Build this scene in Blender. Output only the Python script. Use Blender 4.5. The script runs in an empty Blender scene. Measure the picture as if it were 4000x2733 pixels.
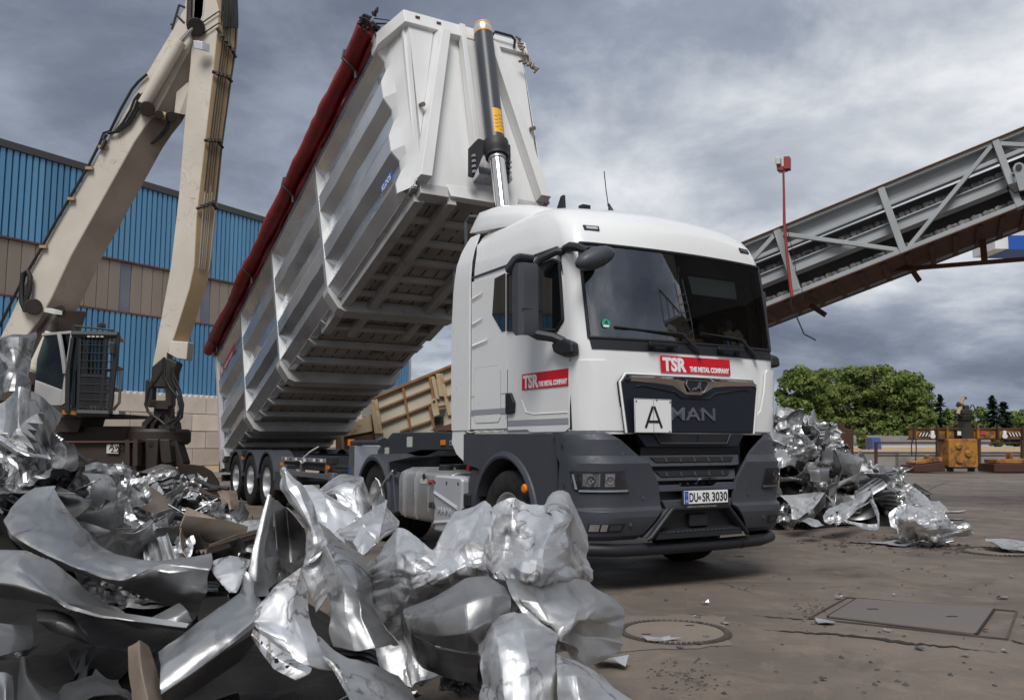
import bpy, bmesh, math, random
import numpy as np
from mathutils import Vector, Matrix
R = math.radians
SC = bpy.context.scene
COL = SC.collection

# ---------------------------------------------------------------- camera
CAM_H, FPX, TILT = 1.295, 3370.0, 0.108
cam_d = bpy.data.cameras.new('camera'); cam = bpy.data.objects.new('camera', cam_d); COL.objects.link(cam)
cam.location = (0, 0, CAM_H); cam.rotation_euler = (math.pi / 2 + TILT, 0, 0)
cam_d.sensor_width = 36.0; cam_d.sensor_fit = 'HORIZONTAL'; cam_d.lens = FPX / 4000 * 36
cam_d.clip_start = 0.05; cam_d.clip_end = 6000
cam_d.dof.use_dof = True; cam_d.dof.focus_distance = 8.6; cam_d.dof.aperture_fstop = 4.5
SC.camera = cam

# ---------------------------------------------------------------- sky
SUN_EL, SUN_AZ = R(52), R(186)          # azimuth measured clockwise from +Y (view direction)
w = bpy.data.worlds.new('World'); SC.world = w; w.use_nodes = True
nt = w.node_tree; nt.nodes.clear()
def _n(t, **k):
    n = nt.nodes.new(t)
    for a, b in k.items(): setattr(n, a, b)
    return n
def _math(op, a, b=None):
    n = _n('ShaderNodeMath', operation=op)
    for i, x in enumerate((a, b)):
        if x is None: continue
        if isinstance(x, (int, float)): n.inputs[i].default_value = x
        else: nt.links.new(x, n.inputs[i])
    return n.outputs[0]
out = _n('ShaderNodeOutputWorld'); bg = _n('ShaderNodeBackground'); nt.links.new(bg.outputs[0], out.inputs[0])
bg.inputs[1].default_value = 0.10
sky = _n('ShaderNodeTexSky', sky_type='NISHITA'); sky.sun_disc = False
sky.sun_elevation = SUN_EL; sky.sun_rotation = SUN_AZ; sky.air_density = 1.2; sky.dust_density = 2.0
tc = _n('ShaderNodeTexCoord'); sx = _n('ShaderNodeSeparateXYZ'); nt.links.new(tc.outputs['Generated'], sx.inputs[0])
zz = _math('ADD', _math('MAXIMUM', sx.outputs[2], 0.0), 0.30)
cx = _math('DIVIDE', sx.outputs[0], zz); cy = _math('DIVIDE', sx.outputs[1], zz)
cb = _n('ShaderNodeCombineXYZ'); nt.links.new(cx, cb.inputs[0]); nt.links.new(cy, cb.inputs[1])
def _cloud(loc, scale, detail, rough, dist, lo, hi):
    mp = _n('ShaderNodeMapping'); mp.inputs['Location'].default_value = loc; nt.links.new(cb.outputs[0], mp.inputs[0])
    no = _n('ShaderNodeTexNoise'); no.inputs['Scale'].default_value = scale; no.inputs['Detail'].default_value = detail
    no.inputs['Roughness'].default_value = rough; no.inputs['Distortion'].default_value = dist
    nt.links.new(mp.outputs[0], no.inputs['Vector'])
    mr = _n('ShaderNodeMapRange', interpolation_type='SMOOTHSTEP'); mr.inputs[1].default_value = lo; mr.inputs[2].default_value = hi
    nt.links.new(no.outputs['Fac'], mr.inputs[0]); return mr.outputs[0]
CL1 = _cloud((17.7, 9.9, 0), 0.62, 9, 0.50, 0.15, 0.385, 0.62)      # big light / dark masses
CL2 = _cloud((8.1, 2.2, 0), 2.6, 12, 0.60, 0.2, 0.32, 0.70)        # billows
CL3 = _cloud((3.1, 9.4, 0), 1.05, 6, 0.5, 0.2, 0.56, 0.72)        # thin places where blue shows
br = _math('ADD', _math('MULTIPLY', CL1, 0.62), _math('MULTIPLY', CL2, 0.38))
rp = _n('ShaderNodeValToRGB'); nt.links.new(br, rp.inputs[0])
e = rp.color_ramp.elements
K = 1.0
e[0].position = 0.02; e[0].color = (0.15, 0.18, 0.245, 1)
e[1].position = 0.95; e[1].color = (0.93, 0.94, 0.97, 1)
m = e.new(0.38); m.color = (0.31, 0.355, 0.44, 1)
m = e.new(0.66); m.color = (0.60, 0.635, 0.69, 1)
gain = _n('ShaderNodeVectorMath', operation='SCALE'); gain.inputs['Scale'].default_value = 10.0; nt.links.new(rp.outputs[0], gain.inputs[0])
mx = _n('ShaderNodeMix', data_type='RGBA'); nt.links.new(_math('SUBTRACT', 1.0, _math('MULTIPLY', CL3, 0.30)), mx.inputs[0])
nt.links.new(sky.outputs[0], mx.inputs[6]); nt.links.new(gain.outputs[0], mx.inputs[7])
nt.links.new(mx.outputs[2], bg.inputs[0])

# ---------------------------------------------------------------- sun
sd = bpy.data.lights.new('sun', 'SUN'); sun = bpy.data.objects.new('sun', sd); COL.objects.link(sun)
sd.energy = 2.7; sd.angle = R(26); sd.color = (1.0, 0.98, 0.95)
_sv = Vector((math.sin(SUN_AZ) * math.cos(SUN_EL), math.cos(SUN_AZ) * math.cos(SUN_EL), math.sin(SUN_EL)))
sun.rotation_euler = _sv.to_track_quat('Z', 'Y').to_euler()
sun.location = (0, -20, 40)

SC.view_settings.view_transform = 'Standard'; SC.view_settings.look = 'None'
SC.view_settings.exposure = 0.0; SC.view_settings.gamma = 1.0; SC.view_settings.use_curve_mapping = False
SC.cycles.max_bounces = 8; SC.cycles.transparent_max_bounces = 12; SC.cycles.caustics_reflective = False

# ---------------------------------------------------------------- geometry helpers
S = 1.7212                      # picture units used below are 1/2324 of the photograph's width
def ray(x, y):
    a = (x * S - 2000) / FPX; b = -(y * S - 1366.5) / FPX
    return np.array([a, math.cos(TILT) - b * math.sin(TILT), math.sin(TILT) + b * math.cos(TILT)])
EYE = np.array([0, 0, CAM_H])
def at(x, y, Y):                # the point seen at (x, y) whose depth is Y
    d = ray(x, y); return EYE + d * (Y / d[1])
def gnd(x, y, z=0.0):           # the point of the ground seen at (x, y)
    d = ray(x, y); return EYE + d * ((z - CAM_H) / d[2])
def hitp(x, y, P, n):           # the point of the plane (P, n) seen at (x, y)
    d = ray(x, y); n = np.asarray(n, float); return EYE + d * (((np.asarray(P) - EYE) @ n) / (d @ n))

def tag(o, label=None, cat=None, group=None, kind=None):
    if label: o['label'] = label
    if cat: o['category'] = cat
    if group: o['group'] = group
    if kind: o['kind'] = kind
    return o
def thing(name, label, cat, loc=(0, 0, 0), rz=0.0, group=None):
    o = bpy.data.objects.new(name, None); COL.objects.link(o)
    o.empty_display_size = 0.3; o.location = loc; o.rotation_euler = (0, 0, rz)
    return tag(o, label, cat, group)

def shell(o, th, off=0, split=True):     # give a sheet its thickness, with crisp cut edges
    md = o.modifiers.new('solid', 'SOLIDIFY'); md.thickness = th; md.offset = off
    if split: es = o.modifiers.new('split', 'EDGE_SPLIT'); es.split_angle = R(26)
class MB:
    def __init__(s): s.v = []; s.f = []
    def add(s, vs, fs):
        k = len(s.v); s.v += [tuple(map(float, p)) for p in vs]; s.f += [tuple(i + k for i in f) for f in fs]; return s
    def hexa(s, p):             # 4 bottom, 4 top
        return s.add(p, [(3, 2, 1, 0), (4, 5, 6, 7), (0, 1, 5, 4), (1, 2, 6, 5), (2, 3, 7, 6), (3, 0, 4, 7)])
    def box(s, x0, x1, y0, y1, z0, z1):
        return s.hexa([(x0, y0, z0), (x1, y0, z0), (x1, y1, z0), (x0, y1, z0), (x0, y0, z1), (x1, y0, z1), (x1, y1, z1), (x0, y1, z1)])
    def beam(s, a, b, w, h, up=(0, 0, 1)):
        a = Vector(a); b = Vector(b); d = (b - a).normalized(); u = Vector(up)
        sd = d.cross(u)
        if sd.length < 1e-4: sd = d.cross(Vector((0, 1, 0)))
        sd.normalize(); u = sd.cross(d).normalized(); sd *= w / 2; u *= h / 2
        return s.hexa([a - sd - u, a + sd - u, b + sd - u, b - sd - u, a - sd + u, a + sd + u, b + sd + u, b - sd + u])
    def prism(s, poly, vec):
        n = len(poly); v = Vector(vec)
        P = [Vector(p) for p in poly]; Q = [p + v for p in P]
        return s.add(P + Q, [tuple(range(n))[::-1], tuple(range(n, 2 * n))] + [(i, (i + 1) % n, n + (i + 1) % n, n + i) for i in range(n)])
    def tube(s, pts, r, n=8, cap=True):
        P = [Vector(p) for p in pts]; m = len(P); rr = r if isinstance(r, (list, tuple)) else [r] * m
        vs = []; prev = None
        for i, p in enumerate(P):
            d = (P[min(i + 1, m - 1)] - P[max(i - 1, 0)]).normalized()
            if prev is None:
                q = Vector((0, 0, 1)) if abs(d.z) < 0.9 else Vector((1, 0, 0)); a = d.cross(q).normalized()
            else: a = (prev - d * prev.dot(d)).normalized()
            prev = a; b = d.cross(a)
            vs += [p + (a * math.cos(2 * math.pi * k / n) + b * math.sin(2 * math.pi * k / n)) * rr[i] for k in range(n)]
        fs = [(i * n + k, i * n + (k + 1) % n, (i + 1) * n + (k + 1) % n, (i + 1) * n + k) for i in range(m - 1) for k in range(n)]
        if cap: fs += [tuple(range(n))[::-1], tuple(range((m - 1) * n, m * n))]
        return s.add(vs, fs)
    def cyl(s, a, b, r, r2=None, n=16): return s.tube([a, b], [r, r if r2 is None else r2], n)
    def grid(s, P, closed=False):
        P = np.asarray(P); nu, nv = P.shape[:2]
        fs = [(i * nv + j, i * nv + (j + 1) % nv, (i + 1) * nv + (j + 1) % nv, (i + 1) * nv + j) for i in range(nu - 1) for j in range(nv if closed else nv - 1)]
        return s.add(P.reshape(-1, 3), fs)
    def lathe(s, c, axis, prof, n=32):      # prof: (radius, along axis); open profile closed into a ring if first==last
        c = Vector(c); d = Vector(axis).normalized(); q = Vector((0, 0, 1)) if abs(d.z) < .9 else Vector((1, 0, 0))
        a = d.cross(q).normalized(); b = d.cross(a)
        vs = [c + d * h + (a * math.cos(2 * math.pi * k / n) + b * math.sin(2 * math.pi * k / n)) * r for r, h in prof for k in range(n)]
        m = len(prof)
        return s.add(vs, [(i * n + k, i * n + (k + 1) % n, (i + 1) * n + (k + 1) % n, (i + 1) * n + k) for i in range(m - 1) for k in range(n)])
    def build(s, name, mat, parent=None, world=False, bevel=0, seg=2, angle=32, solid=0, offset=0, smooth=True, recalc=True, dist=1e-5):
        me = bpy.data.meshes.new(name)
        org = Vector(parent.location) if (world and parent) else Vector((0, 0, 0))
        me.from_pydata([(p[0] - org.x, p[1] - org.y, p[2] - org.z) for p in s.v], [], s.f)
        if recalc:
            bm = bmesh.new(); bm.from_mesh(me)
            if dist: bmesh.ops.remove_doubles(bm, verts=bm.verts, dist=dist)
            bmesh.ops.recalc_face_normals(bm, faces=bm.faces); bm.to_mesh(me); bm.free()
        if smooth:
            me.polygons.foreach_set('use_smooth', [True] * len(me.polygons)); me.set_sharp_from_angle(angle=R(angle))
        me.materials.append(mat)
        o = bpy.data.objects.new(name, me); COL.objects.link(o)
        if parent: o.parent = parent
        if solid: shell(o, solid, offset, not bevel)
        if bevel:
            md = o.modifiers.new('bevel', 'BEVEL'); md.width = bevel; md.segments = seg; md.limit_method = 'ANGLE'; md.angle_limit = R(40); md.harden_normals = True
        return o
def top(o, label, cat, group=None):     # a mesh that is a thing by itself: origin to its base
    me = o.data; co = np.empty(len(me.vertices) * 3); me.vertices.foreach_get('co', co); co = co.reshape(-1, 3)
    c = co.mean(0); c[2] = co[:, 2].min(); me.vertices.foreach_set('co', (co - c).ravel()); o.location = Vector(c); me.update()
    return tag(o, label, cat, group)
def text(name, body, size, mat, parent, mtx, sx=1.0, bold=0.0, depth=0.002, align='LEFT', fit=0):
    cu = bpy.data.curves.new(name, 'FONT'); cu.body = body; cu.size = size; cu.extrude = depth; cu.offset = bold; cu.align_x = align
    cu.resolution_u = 3
    t = bpy.data.objects.new(name, cu); COL.objects.link(t)
    dg = bpy.context.evaluated_depsgraph_get(); me = bpy.data.meshes.new_from_object(t.evaluated_get(dg)); bpy.data.objects.remove(t); bpy.data.curves.remove(cu)
    if fit: xs_ = [q.co.x for q in me.vertices]; sx = fit / (max(xs_) - min(xs_)); me.transform(Matrix.Translation((-min(xs_), 0, 0)))
    me.transform(Matrix.Diagonal((sx, 1, 1, 1))); me.transform(mtx); me.name = name; me.materials.clear(); me.materials.append(mat)
    o = bpy.data.objects.new(name, me); COL.objects.link(o); o.parent = parent; return o
def frame(o, xa, ya):           # matrix with origin o, x axis xa, y axis ya
    xa = Vector(xa).normalized(); ya = Vector(ya); ya = (ya - xa * ya.dot(xa)).normalized(); za = xa.cross(ya); o = Vector(o)
    return Matrix(((xa.x, ya.x, za.x, o.x), (xa.y, ya.y, za.y, o.y), (xa.z, ya.z, za.z, o.z), (0, 0, 0, 1)))

# ---------------------------------------------------------------- materials
def mat(name, col, rough=0.5, metal=0.0, col2=None, ns=3.0, bump=0.0, bs=60.0, dirt=None, da=0.35, ds=2.2, spec=0.5, vein=None, vs=3.0, vw=0.02, rv=0.0, obj_rand=0.0, coat=0.0, stretch=None, emit=0):
    m = bpy.data.materials.new(name); m.use_nodes = True; t = m.node_tree; p = t.nodes['Principled BSDF']; L = t.links.new
    c4 = lambda c: (c[0], c[1], c[2], 1)
    p.inputs['Base Color'].default_value = c4(col); p.inputs['Roughness'].default_value = rough; p.inputs['Metallic'].default_value = metal
    p.inputs['Specular IOR Level'].default_value = spec; p.inputs['Coat Weight'].default_value = coat; p.inputs['Coat Roughness'].default_value = 0.06
    if emit: p.inputs['Emission Color'].default_value = c4(col); p.inputs['Emission Strength'].default_value = emit
    tc = t.nodes.new('ShaderNodeTexCoord'); oi = t.nodes.new('ShaderNodeObjectInfo')
    va = t.nodes.new('ShaderNodeVectorMath'); va.operation = 'MULTIPLY_ADD'
    L(oi.outputs['Random'], va.inputs[0]); va.inputs[1].default_value = (37, 53, 71); L(tc.outputs['Object'], va.inputs[2]); vec = va.outputs[0]
    if stretch:
        mp = t.nodes.new('ShaderNodeMapping'); mp.inputs['Scale'].default_value = stretch; L(vec, mp.inputs[0]); vec = mp.outputs[0]
    def noise(sc, de=5, ro=.55, di=0.0):
        n = t.nodes.new('ShaderNodeTexNoise'); n.inputs['Scale'].default_value = sc; n.inputs['Detail'].default_value = de
        n.inputs['Roughness'].default_value = ro; n.inputs['Distortion'].default_value = di; L(vec, n.inputs['Vector']); return n.outputs['Fac']
    def rng(x, a, b, c=0.0, d=1.0):
        r = t.nodes.new('ShaderNodeMapRange'); r.inputs[1].default_value = a; r.inputs[2].default_value = b; r.inputs[3].default_value = c; r.inputs[4].default_value = d; L(x, r.inputs[0]); return r.outputs[0]
    def mix(f, a, b):
        x = t.nodes.new('ShaderNodeMix'); x.data_type = 'RGBA'; L(f, x.inputs[0])
        for i, q in ((6, a), (7, b)):
            if isinstance(q, tuple): x.inputs[i].default_value = c4(q)
            else: L(q, x.inputs[i])
        return x.outputs[2]
    cur = tuple(col)
    if col2 is not None: cur = mix(rng(noise(ns), .34, .66), cur, tuple(col2))
    if obj_rand:
        h = t.nodes.new('ShaderNodeHueSaturation'); L(rng(oi.outputs['Random'], 0, 1, 1 - obj_rand, 1 + obj_rand), h.inputs['Value'])
        if isinstance(cur, tuple): h.inputs['Color'].default_value = c4(cur)
        else: L(cur, h.inputs['Color'])
        cur = h.outputs[0]
    dm = None
    if vein is not None:
        f = noise(vs, 6, .6, .6); s_ = t.nodes.new('ShaderNodeMath'); s_.operation = 'SUBTRACT'; L(f, s_.inputs[0]); s_.inputs[1].default_value = .5
        a_ = t.nodes.new('ShaderNodeMath'); a_.operation = 'ABSOLUTE'; L(s_.outputs[0], a_.inputs[0])
        g_ = t.nodes.new('ShaderNodeMath'); g_.operation = 'MULTIPLY'; L(rng(a_.outputs[0], 0, vw, .85, 0), g_.inputs[0]); L(rng(noise(vs * .4, 2), .45, .6), g_.inputs[1])
        cur = mix(g_.outputs[0], cur, tuple(vein))
    if dirt is not None:
        dm = rng(noise(ds, 8, .65), 1 - da - .08, 1 - da + .08, 0, .90); cur = mix(dm, cur, tuple(dirt))
    if not isinstance(cur, tuple): L(cur, p.inputs['Base Color'])
    if rv or dm is not None:
        r = rng(noise(bs * .15, 4), .3, .7, max(.03, rough - rv), min(1, rough + rv))
        if dm is not None:
            a = t.nodes.new('ShaderNodeMix'); L(dm, a.inputs[0]); L(r, a.inputs[2]); a.inputs[3].default_value = .75; r = a.outputs[0]
            if metal:
                b = t.nodes.new('ShaderNodeMix'); L(dm, b.inputs[0]); b.inputs[2].default_value = metal; b.inputs[3].default_value = metal * .25; L(b.outputs[0], p.inputs['Metallic'])
        L(r, p.inputs['Roughness'])
    if bump:
        bn = t.nodes.new('ShaderNodeBump'); bn.inputs['Strength'].default_value = bump; bn.inputs['Distance'].default_value = .02
        L(noise(bs, 4, .6), bn.inputs['Height']); L(bn.outputs[0], p.inputs['Normal'])
    return m

M = {}
M['white'] = mat('white_paint', (.82, .82, .81), .32, coat=.55, col2=(.79, .79, .775), ns=1.2, rv=.06, dirt=(.58, .55, .50), da=.10, ds=1.3)
M['white_dirty'] = mat('white_paint_dusty', (.78, .78, .77), .38, col2=(.70, .695, .68), ns=2.0, dirt=(.42, .38, .33), da=.22, ds=1.4, stretch=(1, 1, .35))
M['grey_plastic'] = mat('dark_grey_plastic', (.047, .052, .063), .5, col2=(.058, .062, .072), ns=1.5, bump=.03, bs=160, rv=.1, spec=.45, dirt=(.10, .092, .084), da=.24, ds=2.2)
M['black_plastic'] = mat('black_plastic', (.018, .019, .023), .5, bump=.03, bs=200, spec=.35)
M['navy_black'] = mat('gloss_black_panel', (.013, .015, .024), .38, spec=.4)
M['black_metal'] = mat('black_painted_steel', (.022, .022, .024), .55, dirt=(.10, .075, .055), da=.22, ds=3, bump=.05)
M['rubber'] = mat('tyre_rubber', (.017, .017, .017), .8, col2=(.035, .033, .031), ns=6, bump=.1, bs=50, spec=.25)
M['rim'] = mat('wheel_silver', (.55, .56, .58), .35, metal=.7, dirt=(.16, .14, .12), da=.3, ds=6)
M['chrome'] = mat('chrome', (.62, .60, .57), .08, metal=1)
M['chrome_dark'] = mat('dark_chrome', (.34, .32, .31), .12, metal=1)
M['red_sign'] = mat('red_vinyl', (.62, .008, .018), .4)
M['red_sign_faded'] = mat('faded_red_vinyl', (.50, .045, .075), .45, col2=(.42, .05, .07), ns=4)
M['white_vinyl'] = mat('white_vinyl', (.82, .82, .82), .4)
M['black_vinyl'] = mat('black_print', (.012, .012, .013), .5)
M['blue_vinyl'] = mat('blue_vinyl', (.015, .09, .42), .4)
M['sticker'] = mat('paper_sticker', (.62, .62, .56), .5, col2=(.42, .43, .40), ns=40)
M['grey_tape'] = mat('grey_reflective_tape', (.40, .42, .46), .35, metal=.3)
M['amber'] = mat('amber_lens', (.75, .20, .012), .18, spec=.6)
M['green_sticker'] = mat('green_vinyl', (.03, .32, .19), .5)
M['clearlens'] = mat('lamp_reflector', (.62, .64, .67), .12, metal=.9)
M['drl'] = mat('light_guide', (.36, .39, .42), .25)
M['interior'] = mat('cab_interior_plastic', (.065, .072, .072), .75)
M['seat'] = mat('seat_fabric', (.05, .052, .055), .85, bump=.1, bs=120)
M['pale'] = mat('pale_card', (.60, .60, .52), .6)
M['sideglass'] = mat('dark_tinted_glass', (.008, .010, .012), .03, spec=.9, coat=1.0)
M['alu'] = mat('aluminium', (.60, .615, .64), .34, metal=.9, col2=(.48, .49, .50), ns=2.5, dirt=(.28, .25, .22), da=.18, ds=5)
M['tank'] = mat('dusty_aluminium_tank', (.56, .56, .56), .42, metal=.75, col2=(.48, .47, .46), ns=3, dirt=(.30, .27, .24), da=.36, ds=9)
M['galv_side'] = mat('silver_body_side', (.57, .60, .645), .31, metal=.72, col2=(.45, .475, .515), ns=.9, rv=.12, bump=.02, bs=8, dirt=(.34, .31, .28), da=.20, ds=1.3)
M['underside'] = mat('grimy_underside', (.42, .40, .375), .62, metal=.1, col2=(.31, .285, .26), ns=1.4, dirt=(.085, .048, .030), da=.34, ds=2.6, bump=.12, bs=30)
M['underrib'] = mat('grimy_rib', (.52, .515, .505), .58, metal=.2, col2=(.40, .385, .365), ns=2, dirt=(.10, .066, .045), da=.28, ds=4)
M['rust_line'] = mat('weld_rust', (.052, .026, .016), .8, col2=(.03, .02, .016), ns=5)
M['tarp'] = mat('dark_red_tarpaulin', (.30, .014, .017), .48, col2=(.21, .010, .014), ns=2.2, dirt=(.035, .014, .013), da=.36, ds=2.4, bump=.35, bs=9)
M['cyl_black'] = mat('cylinder_dark_paint', (.040, .046, .058), .38, col2=(.034, .038, .048), ns=3)
M['orange'] = mat('orange_band', (.72, .30, .03), .45)
M['yellow_lbl'] = mat('yellow_label', (.80, .42, .02), .45)
M['cream'] = mat('cream_paint', (.67, .61, .52), .45, col2=(.58, .52, .43), ns=1.0, dirt=(.20, .12, .07), da=.20, ds=1.2, vein=(.16, .10, .06), vs=2.0, vw=.006)
M['ochre'] = mat('faded_cream_paint', (.42, .30, .17), .5, col2=(.36, .25, .135), ns=1.5, dirt=(.16, .10, .06), da=.22, ds=1.6)
M['grease'] = mat('greasy_black_steel', (.024, .019, .016), .55, col2=(.040, .028, .020), ns=4, bump=.15, bs=25)
M['brown_steel'] = mat('brown_grimy_steel', (.050, .030, .021), .6, col2=(.030, .019, .014), ns=2.2, bump=.1, bs=20)
M['hose'] = mat('hydraulic_hose', (.014, .013, .013), .5)
M['steel_pipe'] = mat('bare_steel_pipe', (.45, .43, .40), .35, metal=.8)
M['cabgrey'] = mat('light_grey_cab_paint', (.42, .41, .40), .45, col2=(.33, .32, .31), ns=2)
M['blue_sheet'] = mat('blue_corrugated_sheet', (.078, .232, .415), .45, col2=(.105, .275, .455), ns=.5, dirt=(.26, .36, .44), da=.10, ds=1.0, obj_rand=.10, stretch=(1, 1, .25))
M['blue_groove'] = mat('shaded_groove_paint', (.022, .050, .090), .6)
M['beige_sheet'] = mat('beige_cladding', (.255, .218, .178), .55, col2=(.22, .185, .15), ns=.6, obj_rand=.09, stretch=(1, 1, .3), dirt=(.15, .11, .08), da=.15, ds=.8)
M['dark_trim'] = mat('dark_flashing', (.045, .044, .048), .5)
M['bluegrey'] = mat('old_glazing', (.13, .14, .18), .25, col2=(.17, .18, .22), ns=1)
M['cream_dark'] = mat('dark_cream_underside', (.27, .215, .175), .55, col2=(.20, .155, .125), ns=1.4, dirt=(.09, .06, .045), da=.25, ds=1.5)
M['block'] = mat('cast_concrete_block', (.56, .50, .445), .85, col2=(.47, .415, .365), ns=1.2, obj_rand=.2, dirt=(.22, .17, .13), da=.20, ds=1.4, bump=.15, bs=22)
M['concrete'] = mat('grey_concrete', (.30, .28, .26), .85, col2=(.22, .205, .19), ns=.9, bump=.1, bs=20)
M['conv_grey'] = mat('grey_conveyor_steel', (.42, .44, .445), .5, col2=(.35, .365, .37), ns=1.2, dirt=(.13, .10, .08), da=.24, ds=1.5)
M['conv_dark'] = mat('dark_conveyor_steel', (.030, .028, .028), .7, col2=(.05, .044, .04), ns=2, bump=.1)  # near-black tone, also for the sheets set back behind the chains
M['conv_chain'] = mat('dusty_chain_steel', (.27, .26, .25), .55, metal=.4, col2=(.07, .065, .06), ns=6, bump=.2, bs=30)
M['rust'] = mat('rusty_steel', (.135, .060, .034), .8, col2=(.085, .040, .025), ns=1.8, bump=.15, bs=30)
M['rust_dark'] = mat('dark_rust_plate', (.075, .027, .016), .75, col2=(.055, .022, .014), ns=1.2)
M['rust_beige'] = mat('rusty_beige_paint', (.52, .42, .27), .6, col2=(.42, .31, .17), ns=2.2, dirt=(.22, .10, .035), da=.38, ds=3.2, bump=.12)
M['skip_panel'] = mat('pale_skip_panel', (.57, .52, .41), .6, col2=(.50, .45, .35), ns=1.5, dirt=(.27, .14, .06), da=.14, ds=2.0)
M['skip_rust'] = mat('rusty_skip_rim', (.34, .18, .075), .75, col2=(.22, .105, .045), ns=3, bump=.15)
M['yellow_mach'] = mat('worn_yellow_machine_paint', (.44, .20, .022), .55, col2=(.36, .15, .02), ns=1.5, dirt=(.075, .042, .026), da=.47, ds=2.4)
M['red_pole'] = mat('faded_red_pole', (.34, .045, .045), .55, col2=(.26, .04, .04), ns=2)
M['bin_blue'] = mat('blue_plastic_bin', (.05, .10, .30), .5)
M['sand'] = mat('dry_sandy_ground', (.42, .29, .15), .95, col2=(.34, .24, .14), ns=.5)
M['pale_ground'] = mat('pale_gravel', (.45, .43, .41), .95, col2=(.36, .34, .32), ns=.3)
M['plate'] = mat('steel_floor_plate', (.135, .122, .112), .6, metal=.1, col2=(.155, .132, .114), ns=1.0, dirt=(.17, .12, .08), da=.25, ds=2.5, bump=.1, bs=35)
M['manhole'] = mat('manhole_concrete', (.21, .175, .14), .85, col2=(.17, .14, .11), ns=2, bump=.2, bs=50, dirt=(.08, .065, .05), da=.22, ds=4)
M['groove'] = mat('dirty_groove', (.095, .080, .067), .9, col2=(.06, .050, .043), ns=8)
M['crack'] = mat('crack_filling', (.024, .020, .017), .9)
M['patch'] = mat('paler_concrete_patch', (.185, .152, .124), .88, col2=(.155, .127, .104), ns=2.2, bump=.35, bs=60, dirt=(.40, .37, .34), da=.16, ds=3)
# scrap sheet metal
M['galv_bright'] = mat('bright_galvanised_sheet', (.68, .685, .695), .45, metal=.85, col2=(.54, .545, .55), ns=1.6, rv=.12, bump=.07, bs=14, vein=(.12, .10, .085), vs=3.0, vw=.026, dirt=(.23, .20, .17), da=.36, ds=3.1, obj_rand=.10)
M['galv_dull'] = mat('dull_galvanised_sheet', (.46, .462, .465), .42, metal=.88, col2=(.29, .29, .29), ns=2.0, rv=.12, bump=.06, bs=12, vein=(.09, .075, .065), vs=2.6, vw=.026, dirt=(.19, .165, .14), da=.33, ds=2.4, obj_rand=.16)
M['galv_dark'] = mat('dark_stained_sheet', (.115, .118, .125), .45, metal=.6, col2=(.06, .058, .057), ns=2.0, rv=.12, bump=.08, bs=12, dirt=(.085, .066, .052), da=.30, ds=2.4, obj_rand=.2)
M['galv_rusty'] = mat('rust_stained_sheet', (.30, .25, .205), .55, metal=.4, col2=(.20, .145, .105), ns=1.8, dirt=(.17, .085, .045), da=.36, ds=2.0, bump=.1, bs=15, obj_rand=.1)
M['heap'] = mat('heap_gap_shade', (.006, .0055, .005), .97, col2=(.011, .0095, .0085), ns=6, bump=.6, bs=12)  # near-black: shade of the gaps put into the colour
M['grit'] = mat('dark_grit', (.030, .027, .026), .8, col2=(.10, .09, .08), ns=8)
# foliage
def leafmat(name, a, b, c):
    m = bpy.data.materials.new(name); m.use_nodes = True; t = m.node_tree; p = t.nodes['Principled BSDF']; L = t.links.new
    g = t.nodes.new('ShaderNodeNewGeometry'); r = t.nodes.new('ShaderNodeValToRGB'); L(g.outputs['Random Per Island'], r.inputs[0])
    e = r.color_ramp.elements; e[0].color = (*a, 1); e[1].color = (*c, 1); x = e.new(.5); x.color = (*b, 1)
    L(r.outputs[0], p.inputs['Base Color']); p.inputs['Roughness'].default_value = .65; p.inputs['Specular IOR Level'].default_value = .2
    tr = t.nodes.new('ShaderNodeBsdfTranslucent'); L(r.outputs[0], tr.inputs[0]); ms = t.nodes.new('ShaderNodeMixShader'); ms.inputs[0].default_value = .25
    L(p.outputs[0], ms.inputs[1]); L(tr.outputs[0], ms.inputs[2]); L(ms.outputs[0], t.nodes['Material Output'].inputs[0]); return m
M['leaf'] = leafmat('broadleaf_foliage', (.095, .135, .034), (.150, .205, .052), (.225, .275, .080))
M['leaf_b'] = leafmat('light_foliage', (.115, .150, .040), (.170, .215, .058), (.245, .285, .088))
M['leaf_c'] = leafmat('conifer_foliage', (.018, .034, .018), (.026, .048, .024), (.040, .064, .034))
M['bark'] = mat('bark', (.055, .042, .032), .9, col2=(.035, .027, .02), ns=6)
M['grass'] = leafmat('dry_grass', (.20, .17, .06), (.28, .23, .09), (.13, .15, .05))
def glassmat(name, tint, fac):
    m = bpy.data.materials.new(name); m.use_nodes = True; t = m.node_tree; t.nodes.remove(t.nodes['Principled BSDF']); L = t.links.new
    tr = t.nodes.new('ShaderNodeBsdfTransparent'); tr.inputs[0].default_value = (*tint, 1)
    gl = t.nodes.new('ShaderNodeBsdfGlossy'); gl.inputs['Roughness'].default_value = .01
    fr = t.nodes.new('ShaderNodeFresnel'); fr.inputs[0].default_value = 1.5
    a = t.nodes.new('ShaderNodeMath'); a.operation = 'MULTIPLY_ADD'; L(fr.outputs[0], a.inputs[0]); a.inputs[1].default_value = .9; a.inputs[2].default_value = fac; a.use_clamp = True
    ms = t.nodes.new('ShaderNodeMixShader'); L(a.outputs[0], ms.inputs[0]); L(tr.outputs[0], ms.inputs[1]); L(gl.outputs[0], ms.inputs[2]); L(ms.outputs[0], t.nodes['Material Output'].inputs[0]); return m
M['glass'] = glassmat('windscreen_glass', (.76, .84, .81), .24)
M['lensglass'] = glassmat('lamp_cover_glass', (.9, .92, .94), .03)
M['cabglass'] = glassmat('crane_cab_glass', (.25, .36, .36), .03)

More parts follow.
